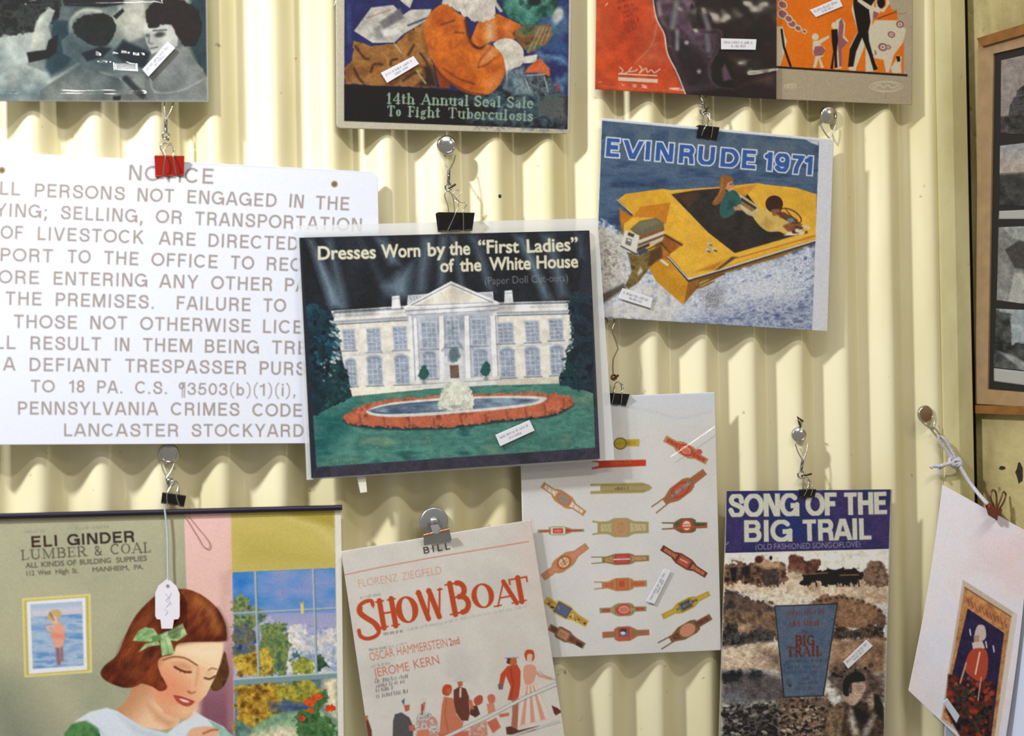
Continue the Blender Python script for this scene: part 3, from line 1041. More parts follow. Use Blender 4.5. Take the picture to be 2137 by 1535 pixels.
    # beard, glove
    c.t([(805, -480), (1260, -480), (1240, 0), (1232, 130), (1180, 150), (1120, 155), (1040, 140), (960, 80), (905, 45), (850, 20)], [(236, 226, 212), (222, 212, 200), (240, 232, 220)], 80, soft=2, rough=3)
    for p in ([(1010, 30), (1030, 110)], [(1090, 10), (1100, 130)], [(1160, 20), (1170, 120)], [(930, 10), (960, 70)]):
        c.s((190, 176, 166), p, 8, .5, 4)
    c.p((232, 224, 208), [(1222, 315), (1290, 280), (1370, 290), (1432, 350), (1440, 420), (1420, 480), (1350, 510), (1318, 600), (1308, 500), (1285, 400), (1240, 350)], 2, sm=1)
    c.s((200, 190, 176), [(1300, 400), (1340, 470), (1330, 540)], 9, .6, 4)
    # ornaments and toys at the right
    c.t([(1270, -480), (1690, -480), (1690, 60), (1650, 110), (1560, 140), (1530, 178), (1430, 182), (1330, 125), (1290, 60)], [(24, 60, 56), (60, 130, 112), (96, 160, 140), (34, 74, 72)], 110, soft=3)
    c.e((20, 34, 36), 1520, 10, 50, 34, 0, .9, 5)
    c.p((206, 204, 180), [(1220, -20), (1290, 80), (1270, 90), (1215, 20)], 3)
    c.e((200, 204, 196), 1690, 110, 36, 62, 20, .9, 5)
    c.t([(1350, 240), (1440, 180), (1640, 180), (1660, 250), (1600, 330), (1480, 390), (1420, 330)], [(96, 66, 38), (150, 100, 50), (90, 110, 80), (60, 70, 60)], 70, soft=4)
    for k in range(4):
        c.s((176, 186, 150), [(1470 + k * 46, 380 - k * 30), (1560 + k * 26, 200)], 12, .6, 4)
    c.e((70, 110, 140), 1690, 230, 48, 40, 0, .6, 8)
    c.p((226, 222, 204), [(1430, 412), (1540, 395), (1535, 455), (1435, 462)], 3)
    c.t([(1445, 530), (1470, 490), (1560, 420), (1630, 500), (1630, 560), (1560, 530)], [(206, 92, 46), (226, 120, 66)], 60, soft=4)
    c.t([(1440, 560), (1560, 530), (1640, 560), (1640, 680), (1540, 710), (1470, 670)], [(40, 44, 50), (110, 130, 136), (60, 66, 74)], 50, soft=5)
    for p in ([(1445, 560), (1490, 670)], [(1590, 560), (1620, 670)], [(1450, 550), (1590, 540)]):
        c.s((200, 206, 204), p, 9, .8, 3)
    c.t([(1320, 520), (1440, 480), (1450, 600), (1500, 690), (1380, 690), (1290, 640)], [(70, 92, 108), (140, 160, 166), (90, 110, 124)], 70, soft=8)
    # small red seal
    c.s((190, 62, 34), [(1688, 605), (1688, 665)], 10, 1, 1.4)
    c.s((190, 62, 34), [(1674, 625), (1702, 625)], 8, 1, 1.4)
    c.s((190, 62, 34), [(1670, 645), (1706, 645)], 8, 1, 1.4)
    c.mottle([(135, -480), (1775, -480), (1760, 700), (134, 615)], .10, 50)
    c.mottle([(135, -480), (1775, -480), (1760, 700), (134, 615)], .05, 16)
    INK = (158, 184, 160)
    c.serif('14th', 440, 753, 648, 757, 74, INK, .2, .1)
    c.serif('Annual', 694, 760, 1040, 770, 74, INK, .2, .1)
    c.serif('Seal', 1078, 771, 1275, 778, 74, INK, .2, .1, a=.92)
    c.serif('Sale', 1315, 779, 1510, 786, 74, INK, .2, .1, a=.8)
    c.serif('To', 445, 843, 550, 846, 74, INK, .2, .1)
    c.serif('Fight', 596, 848, 832, 855, 74, INK, .2, .1)
    c.serif('Tuberculosis', 888, 857, 1510, 880, 74, INK, .19, .1, a=.85)
    c.p((217, 208, 184), [(1776, -480), (1810, -480), (1800, 990), (1761, 942)], 1)
    c.dash(1530, 958, 1745, 966, 13, (150, 146, 130), .6)
    c.grain(6)
    return c


def art_song_red():
    c = Art(1230, -140, 1632, 215, (206, 74, 28)).v(1220, 0, 3.053)
    c.t([(0, -420), (700, -420), (700, 640), (0, 640)], [(196, 62, 20), (212, 76, 28), (222, 92, 42)], 190)
    c.p((224, 120, 84), [(560, 400), (420, 420), (330, 410), (450, 200), (470, 150), (430, 300), (510, 340)], 16, .4)
    c.t([(430, -420), (1260, -420), (1260, 660), (642, 600), (600, 480), (535, 360), (510, 220), (455, 120), (438, 0)], [(26, 14, 16), (46, 29, 31), (34, 20, 25)], 230, soft=2)
    c.t([(445, -60), (720, -60), (690, 100), (740, 190), (870, 200), (860, 260), (800, 420), (860, 560), (640, 590), (545, 350), (515, 210), (460, 110)], [(62, 44, 56), (96, 78, 92), (74, 54, 66), (120, 100, 112)], 120, soft=10, a=.8)
    c.p((46, 36, 42), [(520, 120), (600, 200), (760, 330), (820, 430), (830, 560), (650, 580), (570, 420)], 16, .7)
    for p, w, col in (([(590, 0), (575, 90), (560, 170)], 44, (112, 108, 112)), ([(590, 200), (590, 310)], 26, (140, 146, 150)), ([(760, 90), (790, 180)], 40, (110, 104, 110)), ([(780, 230), (790, 320)], 30, (118, 122, 130)), ([(470, 20), (480, 90)], 30, (140, 128, 134))):
        c.s(col, p, w, .75, 6)
    c.t([(680, 20), (720, 70), (700, 130), (760, 180), (690, 180), (660, 100)], [(30, 22, 26), (60, 50, 56)], 40, soft=4)
    c.t([(830, 360), (880, 345), (935, 400), (950, 510), (960, 590), (880, 570), (810, 520)], [(20, 12, 14), (34, 24, 28)], 60, soft=5)
    c.p((92, 72, 84), [(870, 440), (895, 400), (945, 510), (880, 520)], 5, .8)
    c.s((108, 92, 102), [(740, 190), (870, 200), (845, 330), (790, 430), (830, 540), (950, 570)], 10, .6, 5, sm=1)
    c.t([(970, 560), (1140, 470), (1225, 460), (1225, 560), (1060, 530)], [(80, 60, 62), (60, 44, 44)], 70, soft=10, a=.7)
    c.s((226, 204, 190), [(438, -30), (440, 30), (462, 130), (508, 220), (528, 340), (592, 470), (642, 600)], 9, .95, 2, sm=1)
    c.s((226, 150, 120), [(460, 160), (425, 290), (320, 400)], 9, .6, 4, sm=1)
    for x, y in ((650, 272), (728, 455)):
        for d in (0, 60, 120):
            q = math.radians(d)
            c.s((176, 168, 180), [(x - 14 * math.cos(q), y - 14 * math.sin(q)), (x + 14 * math.cos(q), y + 14 * math.sin(q))], 7, .9, 2)
    c.mottle([(0, -420), (1260, -420), (1260, 660), (0, 640)], .09, 60)
    c.contrast([(455, 120), (438, -420), (1260, -420), (1260, 660), (642, 600), (535, 360)], 1.15, 90)
    DK = (140, 34, 20)
    for k, (a, b, w) in enumerate(((205, 305, 5), (215, 330, 40), (240, 345, 70), (255, 310, 100), (250, 350, 135), (262, 350, 150), (255, 350, 175), (270, 345, 190))):
        c.dash(a, w + 18, b, w - 8, 20, DK, .7, k)
    CR_ = (238, 214, 190)
    c.s(CR_, [(225, 430), (245, 450), (225, 470), (270, 462), (300, 430), (282, 455), (320, 452), (335, 440)], 8, .9, 2, sm=1)
    c.s(CR_, [(350, 420), (365, 440), (350, 465), (390, 435), (400, 460), (425, 445), (445, 462), (480, 440)], 8, .9, 2, sm=1)
    c.p(CR_, [(214, 466), (462, 478), (462, 486), (214, 474)], 1.5)
    c.p(CR_, [(214, 490), (466, 504), (466, 528), (214, 514)], 1.5)
    c.s((236, 120, 80), [(90, 548), (600, 580)], 6, .6, 3)
    c.grain(5)
    return c


def art_song_orange():
    c = Art(1610, -140, 1915, 226, (178, 164, 138)).v(1220, 0, 3.053)
    c.t([(1190, -420), (2110, -420), (2110, 690), (1190, 690)], [(170, 154, 128), (184, 170, 144)], 200)
    OG = [(222, 106, 12), (230, 118, 22), (224, 110, 16)]
    c.t([(1190, -420), (1880, -420), (1930, -30), (1990, 110), (2036, 190), (2032, 470), (1235, 428), (1190, 425)], OG, 200, soft=1.5)
    c.p((178, 164, 138), [(1900, -60), (2050, -60), (2060, 240), (2000, 250), (1990, 130), (1930, 0)], 2)
    LT = (214, 204, 180)
    MV = (150, 92, 96)
    BK = (24, 18, 16)
    # chain of leaves at the left
    for x, y, r in ((1262, 30, 26), (1262, 90, 30), (1320, 150, 26), (1360, 180, 18), (1400, 200, 11), (1300, 120, 22)):
        c.e(LT, x, y, r + 6, r * .8 + 6, 35)
        c.e(MV, x, y, r, r * .75, 35)
    # strip of dancers at the left edge
    c.p(LT, [(1225, 170), (1262, 165), (1275, 230), (1290, 260), (1250, 420), (1225, 420)], 1.5)
    c.s(BK, [(1255, 190), (1270, 300), (1312, 420)], 14, 1, 1.5)
    # little skirted dancer
    c.e(LT, 1470, 235, 22, 22)
    c.p(LT, [(1455, 260), (1490, 258), (1555, 225), (1560, 240), (1500, 280), (1535, 310), (1520, 360), (1500, 365), (1525, 430), (1505, 432), (1490, 370), (1475, 430), (1455, 430), (1470, 362), (1452, 340)], 1.5)
    c.p(MV, [(1468, 296), (1512, 292), (1535, 318), (1518, 352), (1468, 358), (1456, 335)], 1.5)
    # small couple
    c.p(LT, [(1602, 130), (1640, 110), (1660, 150), (1655, 230), (1682, 262), (1640, 300), (1640, 435), (1602, 440), (1612, 300), (1600, 200)], 1.5)
    c.p(MV, [(1622, 140), (1640, 110), (1652, 160), (1645, 240), (1676, 270), (1640, 310), (1640, 425), (1622, 425), (1612, 260)], 1.5)
    c.e(LT, 1592, 162, 20, 22)
    c.p(BK, [(1572, 190), (1612, 185), (1615, 260), (1606, 330), (1612, 430), (1594, 432), (1590, 350), (1582, 440), (1566, 438), (1584, 330), (1575, 260)], 1.5)
    # large woman in the flowered skirt
    c.p(LT, [(1820, 180), (1850, 130), (1990, 120), (2048, 190), (2030, 270), (1970, 350), (1940, 460), (1915, 460), (1880, 380), (1840, 370), (1860, 450), (1790, 460), (1790, 300)], 1.5, sm=0)
    c.p((226, 118, 22), [(1845, 370), (1905, 380), (1920, 462), (1855, 456)], 1.5)
    for x, y, r in ((1955, 220, 24), (1900, 300, 30), (2010, 155, 26), (1838, 335, 22), (1935, 300, 18)):
        c.e(MV, x, y, r, r * .85, 20)
        c.e(LT, x, y, r * .55, r * .5)
        c.e(MV, x, y, r * .25, r * .22)
    c.p((222, 110, 20), [(1870, 105), (1990, 60), (1995, 130), (1880, 128)], 1.5)
    c.s(BK, [(1870, 118), (1930, 95), (1985, 75)], 5, .8, 1.5)
    c.p(MV, [(1810, 110), (1850, 60), (1880, 60), (1860, 120)], 1.5)
    c.e(BK, 1888, 20, 26, 34, 10)
    c.p(LT, [(1850, -20), (1870, 40), (1890, 60), (1920, 40), (1925, -30), (1945, 20), (1905, 80), (1860, 62)], 1.5)
    # large man in black
    c.p(LT, [(1720, -10), (1700, 60), (1740, 200), (1690, 300), (1690, 430), (1725, 445), (1790, 280), (1810, 320), (1850, 360), (1830, 170), (1850, -20)], 1.5)
    c.p(BK, [(1715, -120), (1800, -120), (1850, 0), (1812, 60), (1822, 140), (1808, 200), (1812, 260), (1828, 320), (1850, 400), (1868, 440), (1842, 450), (1812, 350), (1768, 240), (1730, 330), (1712, 425), (1678, 425), (1690, 310), (1742, 205), (1728, 130), (1712, 40)], 1.5)
    c.p(LT, [(1735, -20), (1830, 40), (1890, 55), (1880, 85), (1800, 55), (1740, 10)], 1.5)
    c.p(LT, [(1676, 432), (1728, 430), (1730, 452), (1690, 448)], 1.5)
    # little dog
    c.p(LT, [(1950, 430), (1980, 390), (1995, 350), (2020, 360), (2015, 420), (2020, 465), (1960, 465)], 1.5)
    c.p(BK, [(1985, 360), (2008, 355), (2012, 390), (1992, 395)], 2)
    c.s((120, 110, 96), [(1960, 60), (2000, 90), (2050, 80)], 4, .7, 2, sm=1)
    c.s(BK, [(1190, 424), (1236, 428), (2052, 480)], 13, 1, 1.4)
    c.p((178, 164, 138), [(1190, 432), (1236, 436), (2060, 488), (2110, 690), (1190, 690)], 1.2)
    # oval mark and a small line of print
    CRM = (214, 204, 176)
    for r in (1.0, .82):
        an = np.linspace(0, 2 * math.pi, 40)
        c.s(CRM, [(1922 + 104 * r * math.cos(q), 551 + 34 * r * math.sin(q)) for q in an], 5, .85, 1.5)
    c.s(CRM, [(1850, 555), (1880, 540), (1905, 558), (1930, 542), (1960, 560), (1995, 545)], 8, .8, 2, sm=1)
    c.s((140, 128, 108), [(1920, 590), (1918, 630)], 5, .6, 2)
    c.p((202, 190, 162), [(1270, 535), (1348, 530), (1348, 562), (1270, 565)], 2, .6)
    c.dash(1280, 556, 1340, 553, 12, (150, 138, 112), .7)
    c.grain(5)
    return c


def art_notice():
    c = Art(-70, 300, 815, 940, (226, 229, 241), 1.0)
    INK = (158, 147, 140)

    def ln(v, words, h):
        for tx, x0, y0, x1, y1 in words:
            c.block(tx, x0, y0, x1, y1, h, INK, .152, soft=1.8, a=.95, gap=.1)
    c.v(0, 300, 2.968)
    ln(0, [('NOTICE', 790, 224, 1325, 250)], 96)
    ln(0, [('ALL', -95, 312, 125, 321), ('PERSONS', 208, 328, 775, 350), ('NOT', 845, 356, 1080, 364), ('ENGAGED', 1153, 368, 1716, 393), ('IN', 1785, 392, 1882, 400), ('THE', 1952, 404, 2165, 414)], 84)
    ln(0, [('BUYING;', -200, 442, 298, 462), ('SELLING,', 370, 466, 890, 490), ('OR', 962, 490, 1130, 498), ('TRANSPORTATION', 1205, 502, 2245, 545)], 84)
    ln(0, [('OF', 2, 588, 145, 592), ('LIVESTOCK', 226, 596, 892, 620), ('ARE', 982, 624, 1214, 634), ('DIRECTED', 1284, 638, 1850, 660)], 84)
    ln(0, [('REPORT', -170, 722, 330, 736), ('TO', 415, 738, 562, 742), ('THE', 640, 745, 860, 754), ('OFFICE', 935, 756, 1350, 772), ('TO', 1426, 775, 1574, 780), ('RECORD', 1645, 783, 2120, 800)], 84)
    ln(0, [('BEFORE', -250, 858, 245, 870), ('ENTERING', 325, 873, 915, 887), ('ANY', 985, 890, 1230, 897), ('OTHER', 1306, 900, 1690, 912), ('PART', 1758, 913, 2050, 922)], 84)
    ln(0, [('THE', 30, 997, 260, 1002), ('PREMISES.', 338, 1004, 960, 1022), ('FAILURE', 1088, 1025, 1555, 1038), ('TO', 1628, 1040, 1772, 1043)], 84)
    c.v(0, 640, 2.968)
    ln(0, [('THOSE', 82, 131, 480, 138), ('NOT', 553, 139, 790, 142), ('OTHERWISE', 866, 144, 1555, 160), ('LICENSED', 1622, 162, 2200, 175)], 84)
    ln(0, [('WILL', -200, 259, 98, 263), ('RESULT', 182, 265, 628, 272), ('IN', 705, 273, 805, 275), ('THEM', 882, 276, 1195, 282), ('BEING', 1262, 284, 1606, 290), ('TREATED', 1680, 291, 2230, 305)], 84)
    ln(0, [('A', 18, 394, 96, 395), ('DEFIANT', 176, 398, 690, 404), ('TRESPASSER', 772, 405, 1530, 418), ('PURSUANT', 1602, 420, 2200, 430)], 84)
    ln(0, [('TO', 188, 529, 340, 531), ('18', 426, 531, 526, 532), ('PA.', 596, 533, 765, 536), ('C.S.', 836, 537, 1040, 541)], 78)
    c.block('¶3503(b)(1)(i),', 1098, 544, 1838, 554, 76, INK, .15, .1, soft=1.8, a=.9, gap=.08)
    ln(0, [('PENNSYLVANIA', 105, 667, 980, 671), ('CRIMES', 1057, 672, 1485, 676), ('CODE', 1562, 678, 1874, 682)], 82)
    ln(0, [('LANCASTER', 390, 802, 1110, 804), ('STOCKYARDS', 1182, 804, 1960, 806)], 80)
    c.v(0, 0, 1)
    for x, y in ((4, 355), (698, 384)):
        c.e((150, 136, 110), x, y, 7, 7, soft=2)
        c.e((120, 100, 60), x, y, 4, 4, soft=2)
    c.p((206, 208, 224), [(-70, 318), (0, 320), (785, 358), (785, 361), (0, 323), (-70, 321)], 2, .6)
    c.grain(2.0)
    return c


def art_house():
    c = Art(605, 450, 1295, 1010, (34, 36, 50)).v(600, 420, 2.476)
    SKY = [(20, 24, 30), (32, 36, 44), (26, 30, 38)]
    c.t([(62, 187), (1565, 150), (1600, 1330), (120, 1432)], [(36, 38, 52), (46, 48, 62)], 200)
    c.t([(66, 190), (1550, 152), (1480, 620), (90, 640)], SKY, 200)
    # beams of searchlights, some of them glints of sleeve wrinkles painted in
    for p, a in (([(95, 190), (135, 190), (310, 560), (215, 560)], .55), ([(185, 190), (235, 190), (330, 560), (270, 560)], .4), ([(445, 180), (510, 180), (590, 330), (520, 330)], .5), ([(360, 185), (385, 185), (560, 500), (500, 500)], .2),
                 ([(470, 440), (560, 360), (660, 300), (640, 500), (560, 520)], .4), ([(690, 180), (760, 176), (720, 480), (640, 500)], .35), ([(785, 178), (825, 176), (815, 430), (775, 440)], .5), ([(840, 176), (872, 175), (920, 450), (880, 440)], .45),
                 ([(930, 172), (985, 172), (1080, 470), (1030, 470)], .35), ([(1160, 168), (1230, 168), (1300, 330), (1380, 520), (1320, 520)], .5), ([(1300, 165), (1380, 165), (1470, 500), (1400, 510)], .35), ([(1480, 155), (1535, 155), (1540, 300), (1500, 300)], .3)):
        c.p((104, 122, 138), p, 10, a)
    # lawn
    c.p(G((44, 124, 122), (92, 136, 116), (140, 1250), (1580, 1050), c), [(128, 1112), (335, 1005), (700, 970), (1410, 930), (1580, 992), (1590, 1272), (148, 1375)], 2)
    c.t([(128, 1112), (335, 1005), (1410, 930), (1580, 992), (1590, 1272), (148, 1375)], [(40, 98, 98), (84, 144, 128), (66, 124, 114), (104, 142, 120)], 60, a=.5, st=(2.5, 1))
    c.p((22, 96, 96), [(130, 1115), (380, 1030), (330, 1180), (150, 1370)], 30, .6)
    # left and right dark trees behind
    # walls
    WALL = (226, 220, 208)
    SH = (168, 176, 188)
    c.p(WALL, [(225, 565), (620, 538), (1090, 522), (1465, 512), (1470, 930), (1080, 948), (700, 970), (335, 1005), (300, 900), (262, 700)], 2)
    c.p((236, 226, 206), [(335, 960), (700, 935), (700, 972), (335, 1006)], 2)
    c.p((212, 204, 184), [(1090, 920), (1440, 905), (1420, 940), (1090, 950)], 2)
    for y, w, col in ((10, 10, SH), (28, 14, (196, 196, 200)), (55, 12, (158, 166, 178)), (68, 8, (120, 130, 146))):
        c.s(col, [(232, 568 + y), (620, 545 + y)], w, .9, 2)
        c.s(col, [(1085, 522 + y), (1465, 512 + y)], w, .9, 2)
    for k in range(16):
        x = 245 + k * 24
        c.s((100, 110, 126), [(x, 572 - k * 1.5), (x + 14, 571 - k * 1.5)], 14, .55, 2)
        x = 1100 + k * 23
        c.s((100, 110, 126), [(x, 531 - k * .6), (x + 14, 530 - k * .6)], 12, .55, 2)
    # chimneys, attic
    for x, y in ((560, 490), (1142, 462)):
        c.p((232, 232, 234), [(x - 20, y), (x + 18, y - 4), (x + 26, y + 62), (x - 22, y + 64)], 2)
        c.s(SH, [(x - 16, y + 14), (x + 18, y + 10)], 7, .8, 2)
    c.p((206, 208, 214), [(622, 485), (740, 476), (640, 540), (618, 530)], 2)
    c.p((206, 208, 214), [(980, 470), (1062, 466), (1066, 515)], 2)
    for k in range(6):
        c.s((110, 118, 134), [(634 + k * 17, 492), (640 + k * 17, 510)], 6, .6, 2)
        c.s((110, 118, 134), [(1000 + k * 10, 476), (1004 + k * 10, 492)], 5, .6, 2)
    # portico
    c.p((196, 198, 206), [(640, 580), (1060, 560), (1085, 945), (650, 955)], 3)
    c.p((150, 158, 172), [(700, 590), (1040, 572), (1050, 700), (705, 715)], 12, .5)
    c.p((240, 236, 228), [(598, 546), (845, 412), (1092, 520), (1075, 545), (620, 575)], 2)
    c.p((222, 214, 200), [(668, 536), (845, 440), (1030, 520)], 2)
    c.s((130, 138, 156), [(640, 536), (845, 428), (1060, 522)], 7, .8, 2)
    c.s((130, 138, 156), [(660, 538), (1045, 522)], 6, .7, 2)
    c.p((214, 214, 216), [(600, 552), (1090, 524), (1088, 560), (615, 588)], 2)
    c.s((120, 128, 146), [(612, 566), (1088, 538)], 6, .8, 2)
    c.s((150, 156, 168), [(618, 588), (1088, 560)], 7, .8, 2)
    for x0, x1 in ((790, 812), (920, 945), (1055, 1085)):
        c.p((232, 230, 228), [(x0 - 6, 592), (x0 + 18, 590), (x1 + 2, 936), (x1 - 24, 938)], 2)
        c.s((150, 158, 172), [(x0 + 20, 592), (x1 + 6, 936)], 7, .8, 2)
        c.s((130, 140, 156), [(x0 + 32, 592), (x1 + 16, 936)], 5, .6, 2)
    for x in (636, 660):
        c.p((226, 226, 226), [(x - 8, 600), (x + 8, 599), (x + 24, 942), (x + 4, 944)], 2)
        c.s((150, 158, 172), [(x + 9, 600), (x + 26, 942)], 6, .7, 2)

    # windows
    def window(x, y, w, h, arch=False, a=1.0):
        c.p((186, 192, 202), [(x - 6, y - 8), (x + w + 4, y - 10), (x + w + 12, y + h + 4), (x + 4, y + h + 6)], 2, a)
        if arch:
            c.e((176, 186, 200), x + w / 2, y, w * .6, h * .2, 0, a, 2)
            c.e((140, 152, 170), x + w / 2, y + 3, w * .48, h * .15, 0, a, 2)
        c.p((150, 162, 180), [(x, y), (x + w - 2, y - 2), (x + w + 6, y + h - 2), (x + 8, y + h)], 2, a)
        for k in range(1, 3):
            c.s((196, 202, 210), [(x + w * k / 3, y), (x + 8 + w * k / 3, y + h)], 4, .8 * a, 1.5)
        for k in range(1, 5):
            c.s((196, 202, 210), [(x + 2, y + h * k / 5), (x + w, y + h * k / 5 - 2)], 4, .8 * a, 1.5)
        for k in range(6):
            c.s((96, 108, 128), [(x + 5 + (k * 37 % int(w - 8)), y + 8 + (k * 53 % int(h - 12))), (x + 14 + (k * 37 % int(w - 8)), y + 12 + (k * 53 % int(h - 12)))], 5, .5 * a, 1.5)
        c.s((130, 138, 152), [(x - 4, y + h + 10), (x + w + 14, y + h + 7)], 7, .9 * a, 2)
    for x, y, w, h in ((286, 668, 58, 96), (410, 660, 66, 112), (546, 652, 66, 110), (692, 628, 74, 128), (822, 616, 60, 130), (950, 612, 74, 128), (1085, 632, 76, 96), (1228, 622, 68, 100), (1352, 612, 66, 100)):
        window(x, y, w, h)
    for x, y, w, h in ((300, 830, 52, 120), (412, 815, 72, 130), (555, 810, 68, 130), (700, 790, 66, 120), (958, 780, 76, 130), (1098, 775, 72, 130), (1228, 770, 72, 128), (1358, 762, 66, 130)):
        window(x, y, w, h, True)
    for y in (792, 800):
        c.s((176, 182, 192), [(270, y), (640, y - 22)], 4, .6, 1.5)
        c.s((176, 182, 192), [(1085, y - 50), (1440, y - 62)], 4, .6, 1.5)
    # door, steps, base
    c.p((210, 212, 216), [(806, 800), (905, 796), (912, 930), (812, 934)], 2)
    c.e((100, 122, 130), 858, 792, 32, 40, 0, .8, 4, rough=3)
    c.p((206, 208, 210), [(812, 838), (902, 834), (906, 856), (814, 860)], 2)
    c.p((122, 98, 84), [(838, 846), (884, 844), (888, 912), (842, 914)], 2)
    for p in ([(800, 770), (822, 740)], [(905, 760), (890, 735)]):
        c.s((110, 124, 134), p, 12, .6, 4)
    c.s((110, 122, 96), [(850, 600), (852, 690)], 9, .5, 4)
    c.p((214, 212, 206), [(640, 930), (820, 918), (830, 955), (640, 968)], 2)
    c.p((214, 212, 206), [(910, 912), (1090, 900), (1112, 940), (930, 955)], 2)
    c.s((150, 158, 170), [(640, 948), (820, 936)], 6, .7, 2)
    c.s((150, 158, 170), [(920, 932), (1100, 920)], 6, .7, 2)
    # round topiary
    for x, y in ((705, 885), (1026, 865)):
        c.p((46, 96, 92), [(x - 26, y + 10), (x - 14, y - 26), (x, y - 38), (x + 16, y - 24), (x + 26, y + 10), (x + 14, y + 30), (x - 14, y + 32)], 2, sm=1, rough=2)
        c.s((60, 70, 66), [(x, y + 28), (x, y + 54)], 6, .9, 2)
        c.p((150, 154, 154), [(x - 12, y + 44), (x + 14, y + 43), (x + 9, y + 60), (x - 8, y + 60)], 2)
    # clipped trees in front
    c.t([(66, 540), (200, 535), (232, 580), (240, 640), (268, 690), (262, 740), (240, 790), (262, 830), (236, 880), (240, 960), (262, 1040), (140, 1105), (96, 900)], [(14, 32, 42), (30, 66, 80), (22, 54, 64), (18, 42, 52)], 44, soft=2, rough=5, rs=5)
    c.spk([(228, 600), (272, 690), (262, 860), (236, 900), (226, 700)], [(120, 150, 158), (60, 100, 110), (180, 190, 188)], 40, 7, 14, .6, 2.2, 30)
    c.spk([(1415, 860), (1450, 740), (1470, 520), (1490, 540), (1480, 760), (1430, 930)], [(120, 150, 158), (60, 100, 110), (180, 190, 188)], 36, 7, 15, .6, 2.2, -30)
    DT = [(14, 38, 46), (34, 74, 80), (24, 56, 62), (46, 92, 92)]
    c.t([(210, 900), (240, 840), (270, 812), (300, 860), (325, 950), (330, 1015), (240, 1050), (200, 1060)], DT, 34, soft=2, rough=4, rs=5)
    c.t([(1455, 500), (1500, 470), (1560, 480), (1585, 700), (1585, 985), (1520, 975), (1405, 945), (1425, 880), (1440, 800), (1470, 740), (1480, 660), (1455, 600)], [(24, 34, 48), (44, 64, 78), (34, 50, 62), (28, 44, 54)], 50, soft=3, rough=5, rs=6)
    c.t([(1405, 940), (1425, 870), (1450, 800), (1500, 900), (1520, 975)], DT, 30, soft=2, rough=4, rs=5)
    c.spk([(130, 700), (260, 690), (250, 800), (140, 850)], [(30, 90, 120), (24, 70, 96)], 26, 9, 4, .6)
    c.spk([(160, 840), (260, 780), (250, 880), (180, 940)], [(140, 160, 170), (110, 140, 150)], 16, 7, 5, .5)
    # flower ring and pool
    ring = [(285, 1120), (320, 1085), (420, 1040), (600, 1018), (860, 1000), (1100, 992), (1340, 990), (1440, 1002), (1482, 1030), (1440, 1070), (1340, 1105), (1100, 1130), (950, 1150), (800, 1165), (600, 1168), (420, 1160), (330, 1145)]
    c.p((40, 62, 70), [(x, y + 14) for x, y in ring], 4, .8, sm=1)
    c.t(ring, [(140, 72, 50), (190, 98, 66), (206, 116, 84), (160, 84, 58)], 22, soft=2, sm=1, rough=3, rs=6)
    for k, (x, y, rx) in enumerate(((340, 1118, 44), (455, 1130, 58), (580, 1135, 62), (710, 1138, 62), (850, 1132, 64), (980, 1118, 60), (1090, 1100, 58), (1190, 1085, 54), (1290, 1065, 52), (1390, 1035, 48), (1250, 1010, 60))):
        c.e((200, 104, 72), x, y, rx, 30, -6, .6, 6)
        c.s((120, 54, 36), [(x + rx * .7, y - 18), (x + rx * .85, y + 24)], 10, .5, 4)
    c.p((210, 210, 204), [(405, 1090), (470, 1055), (600, 1032), (860, 1012), (1120, 1004), (1310, 1008), (1338, 1022), (1280, 1050), (1100, 1075), (900, 1092), (700, 1108), (500, 1112)], 2, sm=1)
    c.p(G((60, 88, 116), (120, 146, 172), (480, 1080), (1300, 1030), c), [(432, 1088), (480, 1062), (620, 1042), (860, 1024), (1120, 1016), (1270, 1020), (1300, 1026), (1240, 1044), (1080, 1062), (880, 1078), (690, 1092), (520, 1098)], 2, sm=1)
    c.t([(432, 1088), (480, 1062), (860, 1024), (1270, 1020), (1080, 1062), (690, 1092)], [(60, 80, 104), (140, 160, 180)], 30, a=.4, st=(3, 1), sm=1)
    # fountain
    c.t([(780, 1060), (790, 1000), (810, 950), (850, 922), (890, 925), (930, 950), (955, 1000), (965, 1050), (930, 1075), (820, 1075)], [(186, 188, 170), (222, 222, 204), (206, 206, 190)], 26, soft=3, sm=1, rough=3, rs=4)
    c.e((120, 124, 116), 868, 1060, 34, 10, 0, .6, 5)
    for k in range(7):
        c.s((236, 236, 220), [(868, 940), (800 + k * 24, 1000), (786 + k * 28, 1050)], 7, .35, 3, sm=1)
    c.mottle([(66, 560), (1580, 500), (1590, 1275), (140, 1375)], .06, 26, soft=3)
    c.mottle([(66, 190), (1550, 152), (1480, 560), (90, 600)], .2, 90, (1, 3), 6)
    c.contrast([(66, 560), (1580, 500), (1590, 1275), (140, 1375)], 1.12, 130, .85)
    # border at the foot and sides
    c.t([(120, 1378), (148, 1372), (1592, 1272), (1565, 152), (1600, 150), (1640, 1345), (118, 1450)], [(40, 40, 56), (62, 58, 74), (50, 46, 62)], 80, soft=2)
    c.p((34, 38, 52), [(62, 187), (70, 187), (150, 1372), (118, 1450)], 2)
    INK = (228, 222, 196)
    for tx, x0, y0, x1, y1 in (('Dresses', 160, 300, 455, 293), ('Worn', 488, 291, 685, 284), ('by', 728, 282, 815, 278), ('the', 838, 276, 942, 274), ('“First', 988, 268, 1195, 264), ('Ladies”', 1240, 264, 1500, 252)):
        c.text(tx, x0, y0, x1, y1, 66, INK, grow=2.6, soft=1.6)
    for tx, x0, y0, x1, y1 in (('of', 792, 364, 860, 362), ('the', 893, 361, 1000, 358), ('White', 1045, 354, 1255, 350), ('House', 1290, 346, 1500, 340)):
        c.text(tx, x0, y0, x1, y1, 64, INK, grow=2.6, soft=1.6)
